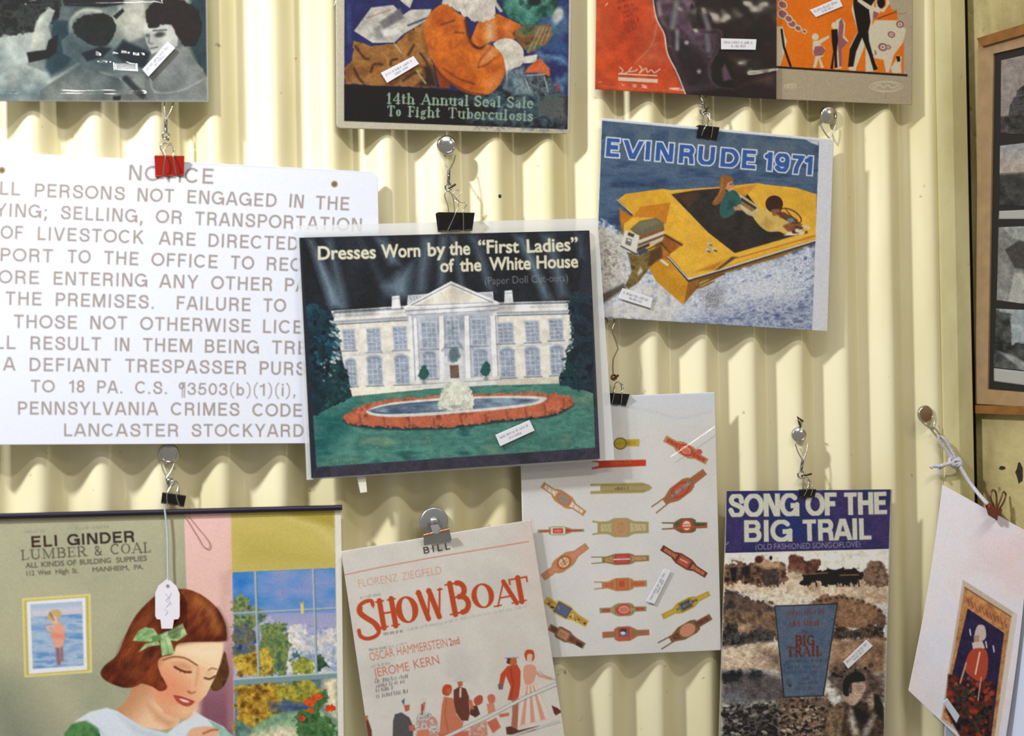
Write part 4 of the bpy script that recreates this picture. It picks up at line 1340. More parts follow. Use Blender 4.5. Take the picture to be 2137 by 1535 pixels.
    c.text('(Paper Doll Cut-outs)', 1020, 430, 1450, 412, 38, (140, 142, 144), grow=-.6, soft=1.6)
    c.grain(6)
    return c


def art_boat():
    c = Art(1230, 240, 1750, 700, (222, 224, 232)).v(1220, 200, 2.952)
    PR = [(108, 150), (1445, 276), (1400, 1446), (62, 1362)]
    c.p((60, 86, 120), PR, 1)
    c.t([(108, 150), (1445, 276), (1425, 760), (85, 800)], [(38, 60, 94), (66, 92, 124), (84, 106, 134), (52, 76, 110)], 60, st=(4, 1), a=.9)
    c.t([(108, 150), (700, 205), (1200, 250), (1445, 276), (1440, 420), (110, 330)], [(58, 84, 116), (92, 110, 126), (70, 94, 122)], 120, a=.5, soft=10)
    FO = [(130, 144, 176), (196, 204, 218), (232, 233, 234), (176, 188, 208), (220, 222, 226)]
    c.t([(80, 780), (180, 810), (260, 900), (330, 1000), (700, 1150), (900, 1080), (1415, 920), (1400, 1446), (62, 1362)], FO, 34, soft=10, rough=8)
    c.t([(1000, 1200), (1415, 1000), (1400, 1446), (760, 1405)], [(60, 76, 120), (130, 146, 184), (196, 202, 214), (90, 104, 150)], 26, soft=20, rough=10, a=.8)
    c.t([(75, 800), (230, 860), (250, 1000), (250, 1140), (180, 1180), (72, 1230)], [(190, 188, 182), (226, 222, 214), (166, 166, 164)], 26, soft=8, rough=6, a=.9)
    c.t([(300, 1170), (500, 1150), (700, 1280), (560, 1400), (150, 1365), (90, 1340), (240, 1260)], [(200, 200, 204), (228, 226, 222), (176, 180, 190)], 40, soft=12, a=.9)
    c.p((92, 82, 74), [(72, 1235), (240, 1150), (260, 1180), (130, 1270), (68, 1300)], 6, .85)
    c.p((228, 230, 236), [(66, 1345), (330, 1180), (350, 1200), (120, 1345), (64, 1362)], 5, .8)
    c.t([(640, 1180), (900, 1090), (1415, 930), (1400, 1446), (560, 1400)], [(96, 110, 150), (180, 192, 216), (236, 239, 243), (150, 164, 196), (246, 247, 248), (120, 134, 172)], 24, soft=24, rough=8, st=(1.7, 1), a=.85, oc=5, rot=-20)
    c.t([(560, 1290), (760, 1190), (1000, 1120), (1300, 1060), (1250, 1280), (900, 1330), (620, 1390)], [(180, 190, 210), (232, 234, 238), (206, 212, 224), (244, 245, 246)], 30, soft=50, a=.6, oc=5)
    c.t([(760, 1330), (1400, 1240), (1400, 1446), (620, 1405)], [(60, 74, 116), (110, 124, 160), (190, 198, 214), (84, 98, 140)], 18, soft=40, st=(2, 1), a=.75, oc=5)
    c.t([(700, 1200), (860, 1170), (850, 1290), (760, 1310)], [(80, 80, 90), (190, 192, 198), (110, 110, 120), (236, 236, 238)], 14, soft=20, a=.8)
    c.t([(80, 840), (230, 880), (240, 1130), (80, 1210)], [(150, 146, 138), (226, 222, 212), (180, 176, 168), (120, 118, 114)], 18, soft=20, a=.7, oc=5)
    YL = [(230, 170, 42), (240, 188, 62), (234, 178, 50)]
    DK = (42, 36, 34)
    # hull
    c.t([(205, 640), (250, 605), (480, 572), (530, 580), (840, 560), (1070, 536), (1110, 545), (1300, 565), (1428, 605), (1425, 850), (940, 990), (640, 1120), (520, 985), (460, 890), (300, 740)], YL, 200, soft=1.5)
    c.t([(385, 1040), (450, 995), (520, 1000), (640, 1135), (850, 1060), (880, 1085), (800, 1130), (640, 1180), (605, 1285), (440, 1140)], [(206, 146, 30), (228, 168, 44)], 120, soft=2)
    c.p((150, 98, 34), [(640, 1135), (1415, 880), (1420, 905), (1180, 1000), (860, 1090), (690, 1190), (610, 1285)], 3)
    c.p((190, 150, 70), [(690, 1150), (760, 1120), (800, 1150), (700, 1190)], 4, .7)
    c.t([(240, 785), (300, 740), (430, 850), (510, 985), (450, 1000), (330, 900), (240, 865)], YL, 120, soft=1.5)
    c.t([(905, 985), (1425, 832), (1420, 898), (860, 1068), (640, 1128), (700, 1080)], YL, 120, soft=1.5)
    # inner shadow of splash well
    c.p((206, 132, 26), [(290, 745), (345, 680), (530, 655), (500, 790), (420, 750)], 3)
    c.p((196, 122, 28), [(215, 690), (300, 745), (240, 790), (235, 860), (215, 760)], 4, .9)
    c.p((228, 172, 46), [(210, 660), (300, 740), (345, 680), (530, 650), (480, 575), (250, 605)], 2)
    c.s((66, 58, 54), [(205, 645), (290, 730)], 12, .9, 2)
    c.s((210, 214, 216), [(200, 640), (290, 722)], 6, .9, 1.5)
    # engine well between
    c.t([(430, 920), (500, 850), (610, 910), (530, 970), (510, 1010), (460, 990)], [(150, 84, 26), (190, 116, 36)], 60, soft=3)
    # cockpit
    c.t([(535, 606), (690, 580), (860, 566), (1000, 600), (1060, 680), (1050, 760), (1230, 850), (1330, 850), (925, 968), (760, 840)], [(30, 28, 28), (54, 46, 40), (40, 36, 34)], 120, soft=2)
    c.p((82, 52, 42), [(545, 608), (700, 585), (640, 690)], 8, .8)
    c.p((96, 92, 84), [(630, 690), (720, 620), (700, 600), (660, 640)], 8, .35)
    c.p((206, 192, 150), [(935, 585), (1070, 680), (1080, 760), (1000, 730), (900, 640)], 3)
    c.p((214, 150, 40), [(910, 570), (1070, 540), (990, 620), (940, 600)], 4, .9)
    c.p((60, 48, 38), [(965, 625), (1062, 688), (1050, 700), (960, 645)], 2)
    c.p((150, 110, 60), [(950, 640), (1050, 700), (1030, 712), (950, 660)], 3)
    # deck at the right
    c.p((232, 178, 54), [(1080, 545), (1428, 605), (1425, 800), (1370, 750), (1250, 690), (1180, 620), (1075, 570)], 2)
    # driver
    c.p((218, 186, 100), [(1050, 720), (1110, 690), (1160, 720), (1215, 760), (1330, 800), (1320, 830), (1190, 835), (1130, 835), (1080, 800), (1040, 750)], 2, sm=1)
    c.p((196, 160, 84), [(1110, 740), (1180, 780), (1140, 830), (1080, 800)], 6, .6)
    c.e((58, 32, 22), 1168, 665, 54, 52)
    c.p((150, 92, 60), [(1150, 700), (1200, 695), (1195, 735), (1160, 738)], 3)
    c.p((104, 66, 42), [(1180, 715), (1230, 715), (1310, 760), (1330, 800), (1300, 795), (1200, 745)], 3)
    c.t([(1220, 800), (1290, 770), (1340, 790), (1320, 830), (1250, 835)], [(160, 100, 60), (120, 72, 44)], 30, soft=3)
    an = np.linspace(0, 2 * math.pi, 26)
    c.s((86, 52, 34), [(1270 + 62 * math.cos(q) + 20 * math.sin(q), 738 + 44 * math.sin(q) + 14 * math.cos(q)) for q in an], 8, .95, 1.5)
    c.s((86, 52, 34), [(1240, 700), (1310, 780)], 7, .8, 1.5)
    c.e((120, 140, 160), 1268, 766, 22, 14, 0, .9, 2)
    c.spk([(1300, 760), (1410, 790), (1390, 850), (1280, 850)], [(230, 214, 180), (110, 66, 40), (60, 40, 30)], 14, 11, 3, .8, 1.8)
    c.p((230, 226, 214), [(1225, 860), (1250, 845), (1240, 832), (1290, 850), (1340, 840), (1300, 858)], 2)
    # passenger
    c.p((44, 96, 92), [(860, 600), (900, 580), (945, 600), (965, 660), (930, 680), (925, 720), (860, 755), (832, 720), (840, 640)], 2, sm=1)
    c.p((30, 72, 72), [(880, 640), (940, 650), (920, 690), (880, 700)], 6, .6)
    c.p((198, 140, 104), [(915, 685), (960, 675), (968, 705), (925, 705)], 3)
    c.p((150, 92, 44), [(835, 500), (880, 488), (915, 510), (905, 540), (875, 560), (860, 620), (820, 670), (785, 660), (830, 590)], 2, sm=1)
    c.p((204, 146, 110), [(880, 535), (912, 525), (918, 575), (890, 590), (868, 570)], 2)
    c.s((232, 220, 206), [(900, 575), (912, 570)], 5, .9, 1.5)
    c.s((60, 36, 28), [(895, 545), (908, 542)], 5, .9, 1.5)
    c.s((190, 134, 66), [(850, 510), (840, 580), (800, 650)], 10, .6, 3, sm=1)
    c.mottle([(205, 540), (1428, 540), (1428, 1000), (605, 1290), (205, 800)], .04, 40, soft=10)
    # gunwale lines and trim
    c.p((240, 190, 70), [(915, 985), (1425, 830), (1425, 850), (930, 1000)], 2)
    c.s((196, 120, 34), [(935, 1000), (1420, 862)], 8, .9, 2)
    c.s((226, 170, 60), [(800, 1075), (1420, 878)], 10, .8, 2)
    c.p((90, 70, 48), [(905, 990), (945, 990), (830, 1070), (800, 1075)], 3, .9)
    c.p((196, 130, 36), [(670, 1085), (760, 1050), (880, 1000), (800, 1070)], 4, .8)
    c.s((60, 56, 60), [(520, 1000), (640, 1140), (860, 1075), (1418, 900)], 12, .9, 2)
    c.s((214, 218, 222), [(515, 990), (640, 1128), (860, 1064), (1418, 890)], 7, .95, 1.5)
    c.s((90, 62, 40), [(700, 1160), (720, 1135), (860, 1095), (700, 1170), (720, 1178), (800, 1140)], 8, .7, 2, sm=1)
    c.s((60, 52, 50), [(490, 855), (600, 920)], 9, .9, 2)
    c.s((60, 52, 50), [(470, 905), (525, 965)], 7, .9, 2)
    for x, y in ((770, 910), (760, 950), (800, 945)):
        c.e((210, 214, 216), x, y, 15, 9, 20, .95, 2)
        c.e((90, 74, 50), x + 6, y + 8, 12, 6, 20, .8, 2)
    c.s((170, 170, 170), [(770, 905), (775, 955)], 8, .9, 2)
    c.s((226, 222, 214), [(470, 1010), (510, 1040)], 16, .9, 2)
    # outboard motor
    c.t([(260, 960), (330, 985), (470, 920), (480, 970), (400, 1060), (330, 1150), (270, 1190), (250, 1170), (290, 1080), (275, 1010)], [(96, 80, 40), (140, 116, 62), (80, 66, 36)], 50, soft=3)
    c.p((90, 60, 30), [(400, 960), (470, 920), (480, 1000), (390, 1050)], 5, .8)
    c.p((214, 206, 190), [(330, 1110), (360, 1080), (345, 1050), (325, 1090)], 4, .8)
    c.p((112, 108, 80), [(280, 820), (340, 770), (440, 750), (488, 780), (490, 820), (340, 875)], 2, sm=0)
    c.p((124, 120, 92), [(300, 800), (345, 775), (430, 757), (470, 780), (350, 830)], 4, .7)
    c.p((150, 82, 50), [(338, 868), (490, 812), (490, 832), (336, 890)], 2)
    c.p((218, 212, 196), [(335, 888), (492, 830), (490, 850), (330, 915)], 2)
    c.p((120, 84, 60), [(328, 912), (490, 850), (488, 866), (322, 935)], 2)
    c.p((206, 198, 176), [(320, 932), (488, 866), (480, 890), (318, 960)], 2)
    c.p((70, 58, 44), [(318, 940), (400, 905), (400, 925), (316, 962)], 2)
    c.p((226, 224, 216), [(255, 825), (338, 860), (318, 975), (225, 930), (230, 880)], 2)
    c.p((92, 72, 40), [(270, 838), (308, 852), (300, 872), (264, 858)], 1.5)
    c.p((120, 118, 112), [(258, 872), (292, 884), (284, 925), (250, 912)], 1.5)
    c.p((226, 224, 216), [(264, 880), (286, 888), (284, 898), (262, 890)], 1.5)
    c.s((70, 62, 48), [(225, 925), (320, 975), (480, 905)], 9, .8, 2)
    # lettering
    BL = (52, 92, 164)
    WH = (226, 230, 236)
    x = [('E', 128, 372, 212), ('V', 236, 384, 352), ('I', 370, 392, 402), ('N', 432, 398, 545), ('R', 576, 412, 672), ('U', 694, 420, 800), ('D', 830, 434, 945), ('E', 964, 444, 1052), ('1', 1112, 458, 1152), ('9', 1170, 464, 1258), ('7', 1268, 476, 1345), ('1', 1358, 484, 1400)]
    for ch, x0, y0, x1 in x:
        c.block(ch, x0 - 3, y0, x1 + 3, y0 + (x1 - x0) * .085, 114, BL, .24, soft=1.2, line=WH, lw=8)
    c.p((206, 208, 212), [(1360, 268), (1445, 276), (1440, 305), (1400, 292)], 3)
    c.p((222, 224, 232), [(1446, 268), (1560, 278), (1500, 1460), (1402, 1448)], 1)
    c.p((222, 224, 232), [(100, 128), (1560, 262), (1560, 286), (106, 152)], 1)
    c.grain(6)
    return c


def art_cigar():
    c = Art(1065, 805, 1515, 1385, (226, 225, 222)).v(1060, 660, 3.49)
    c.t([(20, 500), (1600, 500), (1600, 2600), (20, 2600)], [(222, 220, 218), (230, 229, 227)], 400)
    c.p(G((222, 226, 236), (226, 225, 222), (0, 560), (0, 800), c), [(20, 500), (1600, 500), (1600, 790), (20, 800)], 6)
    c.s((204, 212, 224), [(880, 660), (1050, 690), (1250, 740), (1480, 690)], 16, .6, 6, sm=1)
    TAN, RED, GRN, OLV, YEL, BRN, PNK = (190, 142, 92), (198, 66, 48), (96, 110, 60), (176, 160, 104), (206, 174, 60), (112, 54, 40), (222, 140, 120)

    def band(x0, y0, x1, y1, h, edge, body, med, inner, shape='oval', notch=0, mid=.5, ms=1.0, waist=.55, bar=None):
        A, B = np.array([x0, y0], float), np.array([x1, y1], float)
        U = B - A
        V = np.array([-U[1], U[0]]) / np.linalg.norm(U) * h / 2

        def q(u, v):
            return tuple(A + U * u + V * v)
        w = waist
        out = [(notch, -w), (.25, -w), (mid - .2, -.75), (mid - .12, -1), (mid + .12, -1), (mid + .2, -.75), (.75, -w), (1, -w * .9), (1, w * .9), (.75, w), (mid + .2, .75), (mid + .12, 1), (mid - .12, 1), (mid - .2, .75), (.25, w), (notch, w)]
        c.p(edge, [q(*k) for k in out], 1.3)
        inn = [(.06 + notch, -w * .55), (.28, -w * .55), (mid - .17, -.5), (mid - .17, .5), (.28, w * .55), (.06 + notch, w * .55)]
        c.p(body, [q(*k) for k in inn], 1.3)
        inn = [(.95, -w * .5), (.74, -w * .55), (mid + .17, -.5), (mid + .17, .5), (.74, w * .55), (.95, w * .5)]
        c.p(body, [q(*k) for k in inn], 1.3)
        if notch:
            for s_ in (-1, 1):
                c.s(edge, [q(notch + .05, s_ * w * .85), q(0, s_ * w * 1.0)], h * .09, 1, 1.3)
        ang = math.degrees(math.atan2(U[1], U[0]))
        m = q(mid, 0)
        L = np.linalg.norm(U)
        if shape == 'oval':
            c.e(med, m[0], m[1], L * .14 * ms, h * .43, ang)
            c.e(inner, m[0], m[1], L * .10 * ms, h * .31, ang)
        else:
            k = .13 * ms
            c.p(med, [q(mid - k, -.8), q(mid + k, -.8), q(mid + k, .8), q(mid - k, .8)], 1.3)
            k *= .75
            c.p(inner, [q(mid - k, -.6), q(mid + k, -.6), q(mid + k, .6), q(mid - k, .6)], 1.3)
        c.s(med, [q(mid - .07, -.12), q(mid + .07, -.12)], h * .07, .7, 1.3)
        c.s(med, [q(mid - .07, .2), q(mid + .07, .2)], h * .07, .7, 1.3)
        if bar:
            c.p(bar, [q(mid - .2, -.22), q(mid + .24, -.22), q(mid + .24, .22), q(mid - .2, .22)], 1.3)
            c.dash(*q(mid - .17, .12), *q(mid + .2, .12), h * .2, (206, 200, 180), .7)
        for k in range(5):
            u = (.1 + notch, .2 + notch * .5, .3, .72, .85)[k]
            c.s(edge, [q(u, -w * .3), q(u + .04, w * .3)], h * .07, .6, 1.3)
    D = (0, 1047)          # second view lies 300 px further down

    # the upper rows
    c.p(YEL, [(850, 895), (958, 892), (958, 945), (850, 948)], 1.3)
    c.e((92, 84, 40), 818, 925, 48, 44)
    c.e((190, 164, 40), 818, 925, 40, 37)
    c.dash(790, 935, 945, 930, 26, (140, 120, 30), .6)
    c.p((206, 62, 30), [(680, 1050), (1005, 1042), (1005, 1088), (690, 1102), (612, 1114), (612, 1100), (660, 1088), (660, 1064), (612, 1060), (612, 1048)], 1.3)
    c.dash(760, 1078, 900, 1072, 24, (220, 120, 50), .8)
    band(1142, 888, 1450, 1058, 92, TAN, RED, RED, PNK, ms=1.2)
    c.e((206, 90, 76), 1392, 985, 24, 20, 20)
    c.v(1060, 960, 3.49)
    band(250, 176, 560, 388, 96, TAN, (232, 222, 208), (196, 120, 90), (150, 150, 140), ms=1.1, waist=.5)
    c.p(OLV, [(600, 172), (980, 162), (1030, 178), (1052, 200), (1030, 220), (980, 238), (600, 246)], 1.3)
    c.p((228, 226, 222), [(598, 188), (672, 186), (672, 222), (598, 224)], 1.3)
    c.s((140, 124, 70), [(690, 182), (1000, 178)], 6, .7, 1.3)
    c.s((140, 124, 70), [(690, 226), (1000, 222)], 6, .7, 1.3)
    c.dash(780, 216, 880, 212, 22, (90, 84, 50), .9)
    band(1065, 360, 1435, 82, 112, (166, 112, 70), (176, 100, 72), RED, (206, 90, 70), notch=.2, ms=1.3, waist=.5, mid=.52, bar=(118, 116, 104))
    band(215, 516, 555, 510, 64, (150, 156, 110), (206, 66, 50), (236, 230, 214), (206, 70, 58), 'rect', mid=.44, ms=1.15, waist=.35)
    band(620, 492, 1025, 488, 140, OLV, (206, 190, 150), PNK, (170, 156, 90), ms=.8, waist=.66, notch=.08)
    band(1125, 478, 1452, 472, 108, (120, 96, 60), (60, 84, 60), (206, 70, 44), (226, 220, 206), notch=.24, mid=.54, ms=.9, waist=.42)
    c.p((206, 80, 44), [(1200, 488), (1450, 474), (1450, 486), (1200, 500)], 1.3, .8)
    band(252, 855, 578, 622, 110, TAN, PNK, (196, 96, 60), (224, 206, 170), mid=.48, ms=1.0, waist=.5)
    c.s((130, 110, 80), [(388, 700), (420, 760)], 12, .6, 1.5)
    band(610, 728, 1028, 712, 84, (150, 126, 80), (206, 150, 110), (190, 60, 58), (206, 84, 80), 'rect', notch=.18, mid=.53, ms=1.0, waist=.55)
    c.s((236, 226, 216), [(770, 722), (885, 718)], 9, .9, 1.3)
    band(1120, 636, 1445, 838, 84, BRN, (196, 120, 80), (150, 90, 60), (206, 84, 66), 'rect', mid=.5, ms=.95, waist=.55)
    c.s((236, 200, 180), [(1255, 720), (1305, 745)], 9, .9, 1.3)
    band(630, 912, 1012, 896, 96, (190, 140, 84), (206, 96, 64), (196, 104, 62), (206, 130, 84), 'rect', notch=.14, mid=.53, ms=.9, waist=.52)
    c.p((196, 84, 54), [(806, 880), (850, 876), (852, 924), (810, 926)], 1.3)
    band(270, 1015, 578, 1192, 104, YEL, (190, 140, 60), (86, 92, 120), (96, 104, 136), 'rect', mid=.42, ms=1.2, waist=.55)
    c.spk([(280, 1020), (340, 1050), (330, 1090), (290, 1060)], [(110, 60, 40), (214, 190, 90)], 12, 9, 2, .8)
    c.spk([(450, 1110), (570, 1180), (550, 1200), (440, 1150)], [(110, 70, 50), (224, 200, 110)], 14, 9, 3, .8)
    band(668, 1094, 1008, 1080, 96, (150, 150, 100), RED, (206, 70, 58), (224, 150, 136), mid=.52, ms=1.2, waist=.4)
    c.p((170, 160, 116), [(745, 1080), (780, 1062), (780, 1115), (745, 1102)], 2)
    c.p((170, 160, 116), [(890, 1070), (930, 1076), (930, 1094), (890, 1104)], 2)
    band(1125, 1140, 1468, 968, 84, (196, 164, 56), (206, 176, 70), (150, 120, 50), (70, 78, 90), 'rect', mid=.5, ms=1.0, waist=.5, bar=(74, 82, 96))
    band(300, 1212, 556, 1352, 92, (140, 104, 70), (120, 56, 48), (110, 110, 76), (206, 130, 100), 'rect', mid=.4, ms=1.4, waist=.55)
    c.p((70, 40, 34), [(505, 1320), (545, 1340), (535, 1365), (495, 1342)], 2)
    band(688, 1272, 1030, 1252, 108, (186, 110, 76), (150, 116, 80), (196, 60, 48), (96, 116, 140), 'rect', mid=.46, ms=.9, waist=.42)
    c.e((60, 60, 70), 842, 1240, 24, 16)
    c.e((226, 224, 220), 838, 1258, 18, 12)
    c.p((206, 90, 70), [(800, 1290), (885, 1284), (880, 1304), (805, 1310)], 1.3)
    band(1108, 1350, 1478, 1138, 104, (130, 96, 60), BRN, (206, 150, 110), (214, 140, 116), notch=.2, mid=.54, ms=1.0, waist=.5)
    c.grain(3)
    return c


def art_trail():
    c = Art(1490, 1010, 1875, 1640, (186, 184, 176)).v(1480, 840, 4.264)
    c.p((40, 44, 104), [(155, 785), (1615, 770), (1598, 1302), (145, 1338)], 1)
    c.t([(155, 785), (1615, 770), (1598, 1302), (145, 1338)], [(30, 50, 120), (40, 42, 100), (66, 50, 110), (44, 40, 98)], 260, a=.9)
    INK = (222, 222, 206)
    c.block('SONG', 172, 1018, 800, 1008, 205, INK, .22, soft=1.2, gap=.02)
    c.block('OF', 866, 1006, 1142, 1002, 205, INK, .22, soft=1.2, gap=.02)
    c.block('THE', 1198, 1000, 1590, 990, 200, INK, .22, soft=1.2, gap=.0)
    c.block('BIG', 302, 1240, 742, 1234, 195, INK, .22, soft=1.2, gap=.04)
    c.block('TRAIL', 828, 1232, 1448, 1216, 192, INK, .22, soft=1.2, gap=.02)
    for tx, x0, y0, x1, y1 in (('(OLD', 412, 1308, 558, 1304), ('FASHIONED', 578, 1303, 900, 1296), ('SONG', 920, 1294, 1092, 1290), ('OF', 1102, 1290, 1184, 1288), ('LOVE)', 1190, 1287, 1345, 1282)):
        c.text(tx, x0, y0, x1, y1, 50, (186, 190, 200), grow=-.8, soft=1.2)
    c.s((200, 204, 200), [(150, 1262), (172, 1240)], 8, .8, 2)
    c.v(1480, 1140, 3.886)
    c.p((206, 202, 190), [(130, 52), (1460, 18), (1450, 220), (125, 200)], 1.5)
    SAND = [(160, 130, 104), (192, 164, 134), (206, 182, 154), (172, 142, 114)]
    c.t([(120, 200), (1455, 220), (1440, 470), (115, 360)], SAND, 120, soft=6, st=(2.5, 1))
    c.p((206, 186, 160), [(300, 360), (620, 340), (900, 380), (800, 470), (520, 470), (380, 430)], 16, .7)
    # wagons and herd on the skyline
    WG = [(60, 44, 40), (110, 78, 58), (150, 106, 78), (86, 62, 52)]
    c.t([(120, 130), (260, 125), (350, 150), (420, 70), (500, 110), (600, 130), (640, 200), (620, 300), (480, 320), (250, 290), (120, 320)], WG, 50, soft=3, rough=5, rs=8)
    c.p((190, 150, 112), [(360, 150), (390, 90), (420, 75), (500, 110), (580, 125), (600, 190), (450, 180)], 6, .6)
    c.e((92, 46, 38), 402, 105, 34, 32, 0, .8, 3)
    c.e((46, 44, 52), 500, 92, 13, 18, 0, .9, 2)
    c.p((44, 42, 50), [(165, 170), (230, 165), (215, 290), (185, 280)], 3, .85)
    c.p((50, 42, 52), [(260, 165), (340, 150), (330, 230), (250, 245)], 4, .7)
    c.t([(430, 200), (560, 180), (560, 320), (530, 310), (510, 260), (480, 320), (450, 310)], [(70, 60, 62), (100, 80, 72)], 30, soft=3, rough=3)
    c.t([(650, 120), (640, 90), (690, 58), (740, 90), (790, 115), (895, 110), (890, 200), (860, 220), (760, 230), (640, 200)], [(96, 54, 46), (140, 86, 70), (116, 70, 58)], 50, soft=3, rough=4)
    c.e((122, 58, 46), 690, 100, 46, 36, 0, .7, 4)
    c.p((190, 166, 136), [(650, 190), (770, 200), (760, 270), (660, 260)], 10, .6)
    HD = [(26, 20, 20), (50, 36, 32), (36, 26, 26)]
    c.t([(735, 290), (770, 220), (830, 215), (900, 200), (960, 178), (1050, 190), (1130, 178), (1200, 180), (1250, 200), (1250, 270), (1190, 300), (1060, 310), (930, 310), (880, 290), (850, 300), (800, 300), (760, 320)], HD, 36, soft=3, rough=4)
    for x in (795, 865, 935, 950, 1030, 1080, 1130, 1170, 1210):
        c.s((30, 22, 22), [(x, 290), (x + 6, 320 + (x % 5) * 6)], 11, .9, 2)
    for p in ([(770, 225), (960, 212)], [(1060, 232), (1210, 228)]):
        c.s((190, 140, 80), p, 10, .8, 3)
    c.t([(1260, 200), (1310, 120), (1350, 100), (1400, 120), (1450, 190), (1450, 320), (1260, 320)], [(110, 80, 66), (150, 116, 90), (86, 64, 58)], 40, soft=3, rough=4)
    # ridges
    c.t([(115, 340), (200, 345), (280, 390), (360, 430), (540, 470), (540, 700), (115, 660)], [(84, 70, 64), (120, 92, 74), (104, 84, 74), (62, 54, 54)], 80, soft=4, rough=5)
    c.t([(820, 470), (900, 410), (1040, 385), (1200, 430), (1350, 480), (1430, 560), (1430, 640), (1100, 660), (1000, 640)], [(130, 92, 66), (154, 112, 80), (112, 80, 60)], 120, soft=4, rough=4)
    for k in range(12):
        c.e((60, 50, 48), 900 + k * 44, 412 + (k - 4) ** 2 * 2.2, 15, 11, 0, .6, 3, rough=2)
    c.t([(115, 520), (540, 520), (560, 740), (115, 700)], [(104, 78, 60), (146, 112, 82), (88, 70, 62)], 70, soft=10)
    c.p((176, 146, 108), [(200, 625), (350, 615), (340, 680), (220, 700)], 10, .7)
    c.t([(110, 640), (200, 620), (230, 690), (420, 670), (540, 680), (550, 760), (330, 800), (110, 840)], [(34, 36, 42), (66, 62, 64), (100, 88, 80), (44, 44, 50)], 36, soft=4, rough=6)
    c.t([(1000, 640), (1060, 620), (1150, 680), (1300, 640), (1430, 630), (1430, 760), (1200, 740), (1000, 780)], [(44, 36, 36), (80, 62, 54), (110, 88, 72), (50, 42, 42)], 34, soft=4, rough=6)
    c.t([(108, 820), (560, 760), (600, 1000), (108, 1010)], SAND, 120, soft=10)
    c.p((120, 92, 78), [(430, 850), (600, 830), (600, 1040), (470, 960)], 16, .6)
    c.t([(990, 760), (1430, 740), (1425, 1020), (960, 1000)], [(130, 96, 70), (166, 126, 94), (178, 142, 110)], 120, soft=10)
    # dark plain, tents, crowd
    c.t([(105, 1010), (240, 1005), (430, 1010), (600, 1060), (640, 1260), (105, 1260)], [(76, 70, 74), (104, 96, 98), (88, 80, 82)], 120, soft=16)
    c.t([(100, 1010), (260, 1010), (260, 1080), (180, 1110), (100, 1100)], [(36, 38, 46), (58, 58, 64)], 60, soft=8, rough=4)
    c.t([(330, 1010), (440, 1010), (430, 1060), (330, 1070)], [(44, 46, 54), (62, 62, 68)], 40, soft=8, rough=4)
    c.p((108, 110, 116), [(110, 1220), (150, 1175), (260, 1165), (330, 1250), (260, 1320), (170, 1290)], 12, .8)
    for k in range(4):
        c.s((128, 128, 130), [(120 + k * 20, 1200), (180 + k * 30, 1290)], 9, .5, 4)
    c.t([(100, 1290), (560, 1270), (580, 1540), (640, 1680), (90, 1680)], [(24, 24, 28), (60, 58, 58), (110, 102, 94), (36, 34, 38), (80, 70, 64)], 44, soft=8, rough=6)
    c.spk([(110, 1300), (560, 1290), (570, 1540), (110, 1540)], [(140, 132, 120), (30, 28, 32), (100, 88, 80), (24, 24, 28)], 90, 13, 4, .7, 1.8)
    c.t([(960, 1010), (1040, 960), (1240, 960), (1320, 1010), (1420, 1040), (1420, 1260), (1100, 1260), (950, 1060)], [(84, 68, 64), (116, 94, 82), (92, 78, 76)], 60, soft=14, rough=5)
    c.spk([(970, 980), (1320, 960), (1300, 1040), (980, 1050)], [(30, 24, 26), (90, 70, 60)], 22, 18, 5, .7)
    c.t([(560, 1230), (950, 1200), (1000, 1300), (980, 1680), (560, 1680)], [(66, 52, 46), (110, 86, 70), (140, 112, 88), (80, 64, 56)], 44, soft=10, rough=5)
    c.spk([(570, 1300), (930, 1290), (930, 1540), (580, 1540)], [(50, 40, 38), (150, 124, 100), (40, 34, 34), (170, 150, 130)], 120, 11, 6, .7, 1.7)
    for k in range(26):
        x0 = 590 + (k * 97) % 340
        y0 = 1380 + (k * 53) % 150
        c.s((40, 32, 32), [(x0, y0), (x0 + 4, y0 + 26)], 9, .7, 2)
        c.e((150, 126, 104), x0, y0 - 8, 8, 7, 0, .7, 2)
    # couple at the lower right
    c.t([(1060, 1260), (960, 1330), (945, 1450), (950, 1680), (1440, 1680), (1420, 1300), (1200, 1240)], [(70, 54, 46), (100, 78, 62), (58, 46, 42)], 60, soft=5)
    c.t([(945, 1440), (970, 1320), (1070, 1260), (1100, 1300), (1070, 1500), (1080, 1680), (945, 1680)], [(120, 94, 68), (146, 116, 84), (100, 78, 60)], 60, soft=4)
    c.p((176, 146, 122), [(1110, 1120), (1160, 1080), (1255, 1090), (1262, 1150), (1235, 1220), (1170, 1290), (1090, 1240), (1080, 1170)], 4, sm=1)
    c.p((38, 30, 30), [(1085, 1190), (1090, 1090), (1130, 1040), (1200, 1012), (1250, 1040), (1262, 1085), (1210, 1098), (1160, 1105), (1135, 1150), (1128, 1210)], 3, sm=1)
    c.p((176, 146, 122), [(1235, 1095), (1258, 1110), (1272, 1150), (1255, 1165), (1250, 1190), (1225, 1215), (1180, 1240), (1150, 1180), (1165, 1110)], 3)
    c.s((90, 70, 60), [(1210, 1130), (1240, 1128)], 7, .5, 3)
    c.s((120, 90, 78), [(1230, 1190), (1250, 1186)], 6, .6, 3)
    c.s((38, 30, 30), [(1150, 1130), (1145, 1180)], 16, .8, 4)
    
    
    c.p((170, 160, 148), [(1140, 1300), (1170, 1330), (1230, 1540), (1160, 1540), (1120, 1400)], 6, .6)
    c.p((164, 134, 112), [(1280, 1240), (1310, 1190), (1350, 1200), (1350, 1280), (1310, 1320)], 5, sm=1)
    c.s((70, 54, 48), [(1288, 1225), (1310, 1222)], 7, .7, 3)
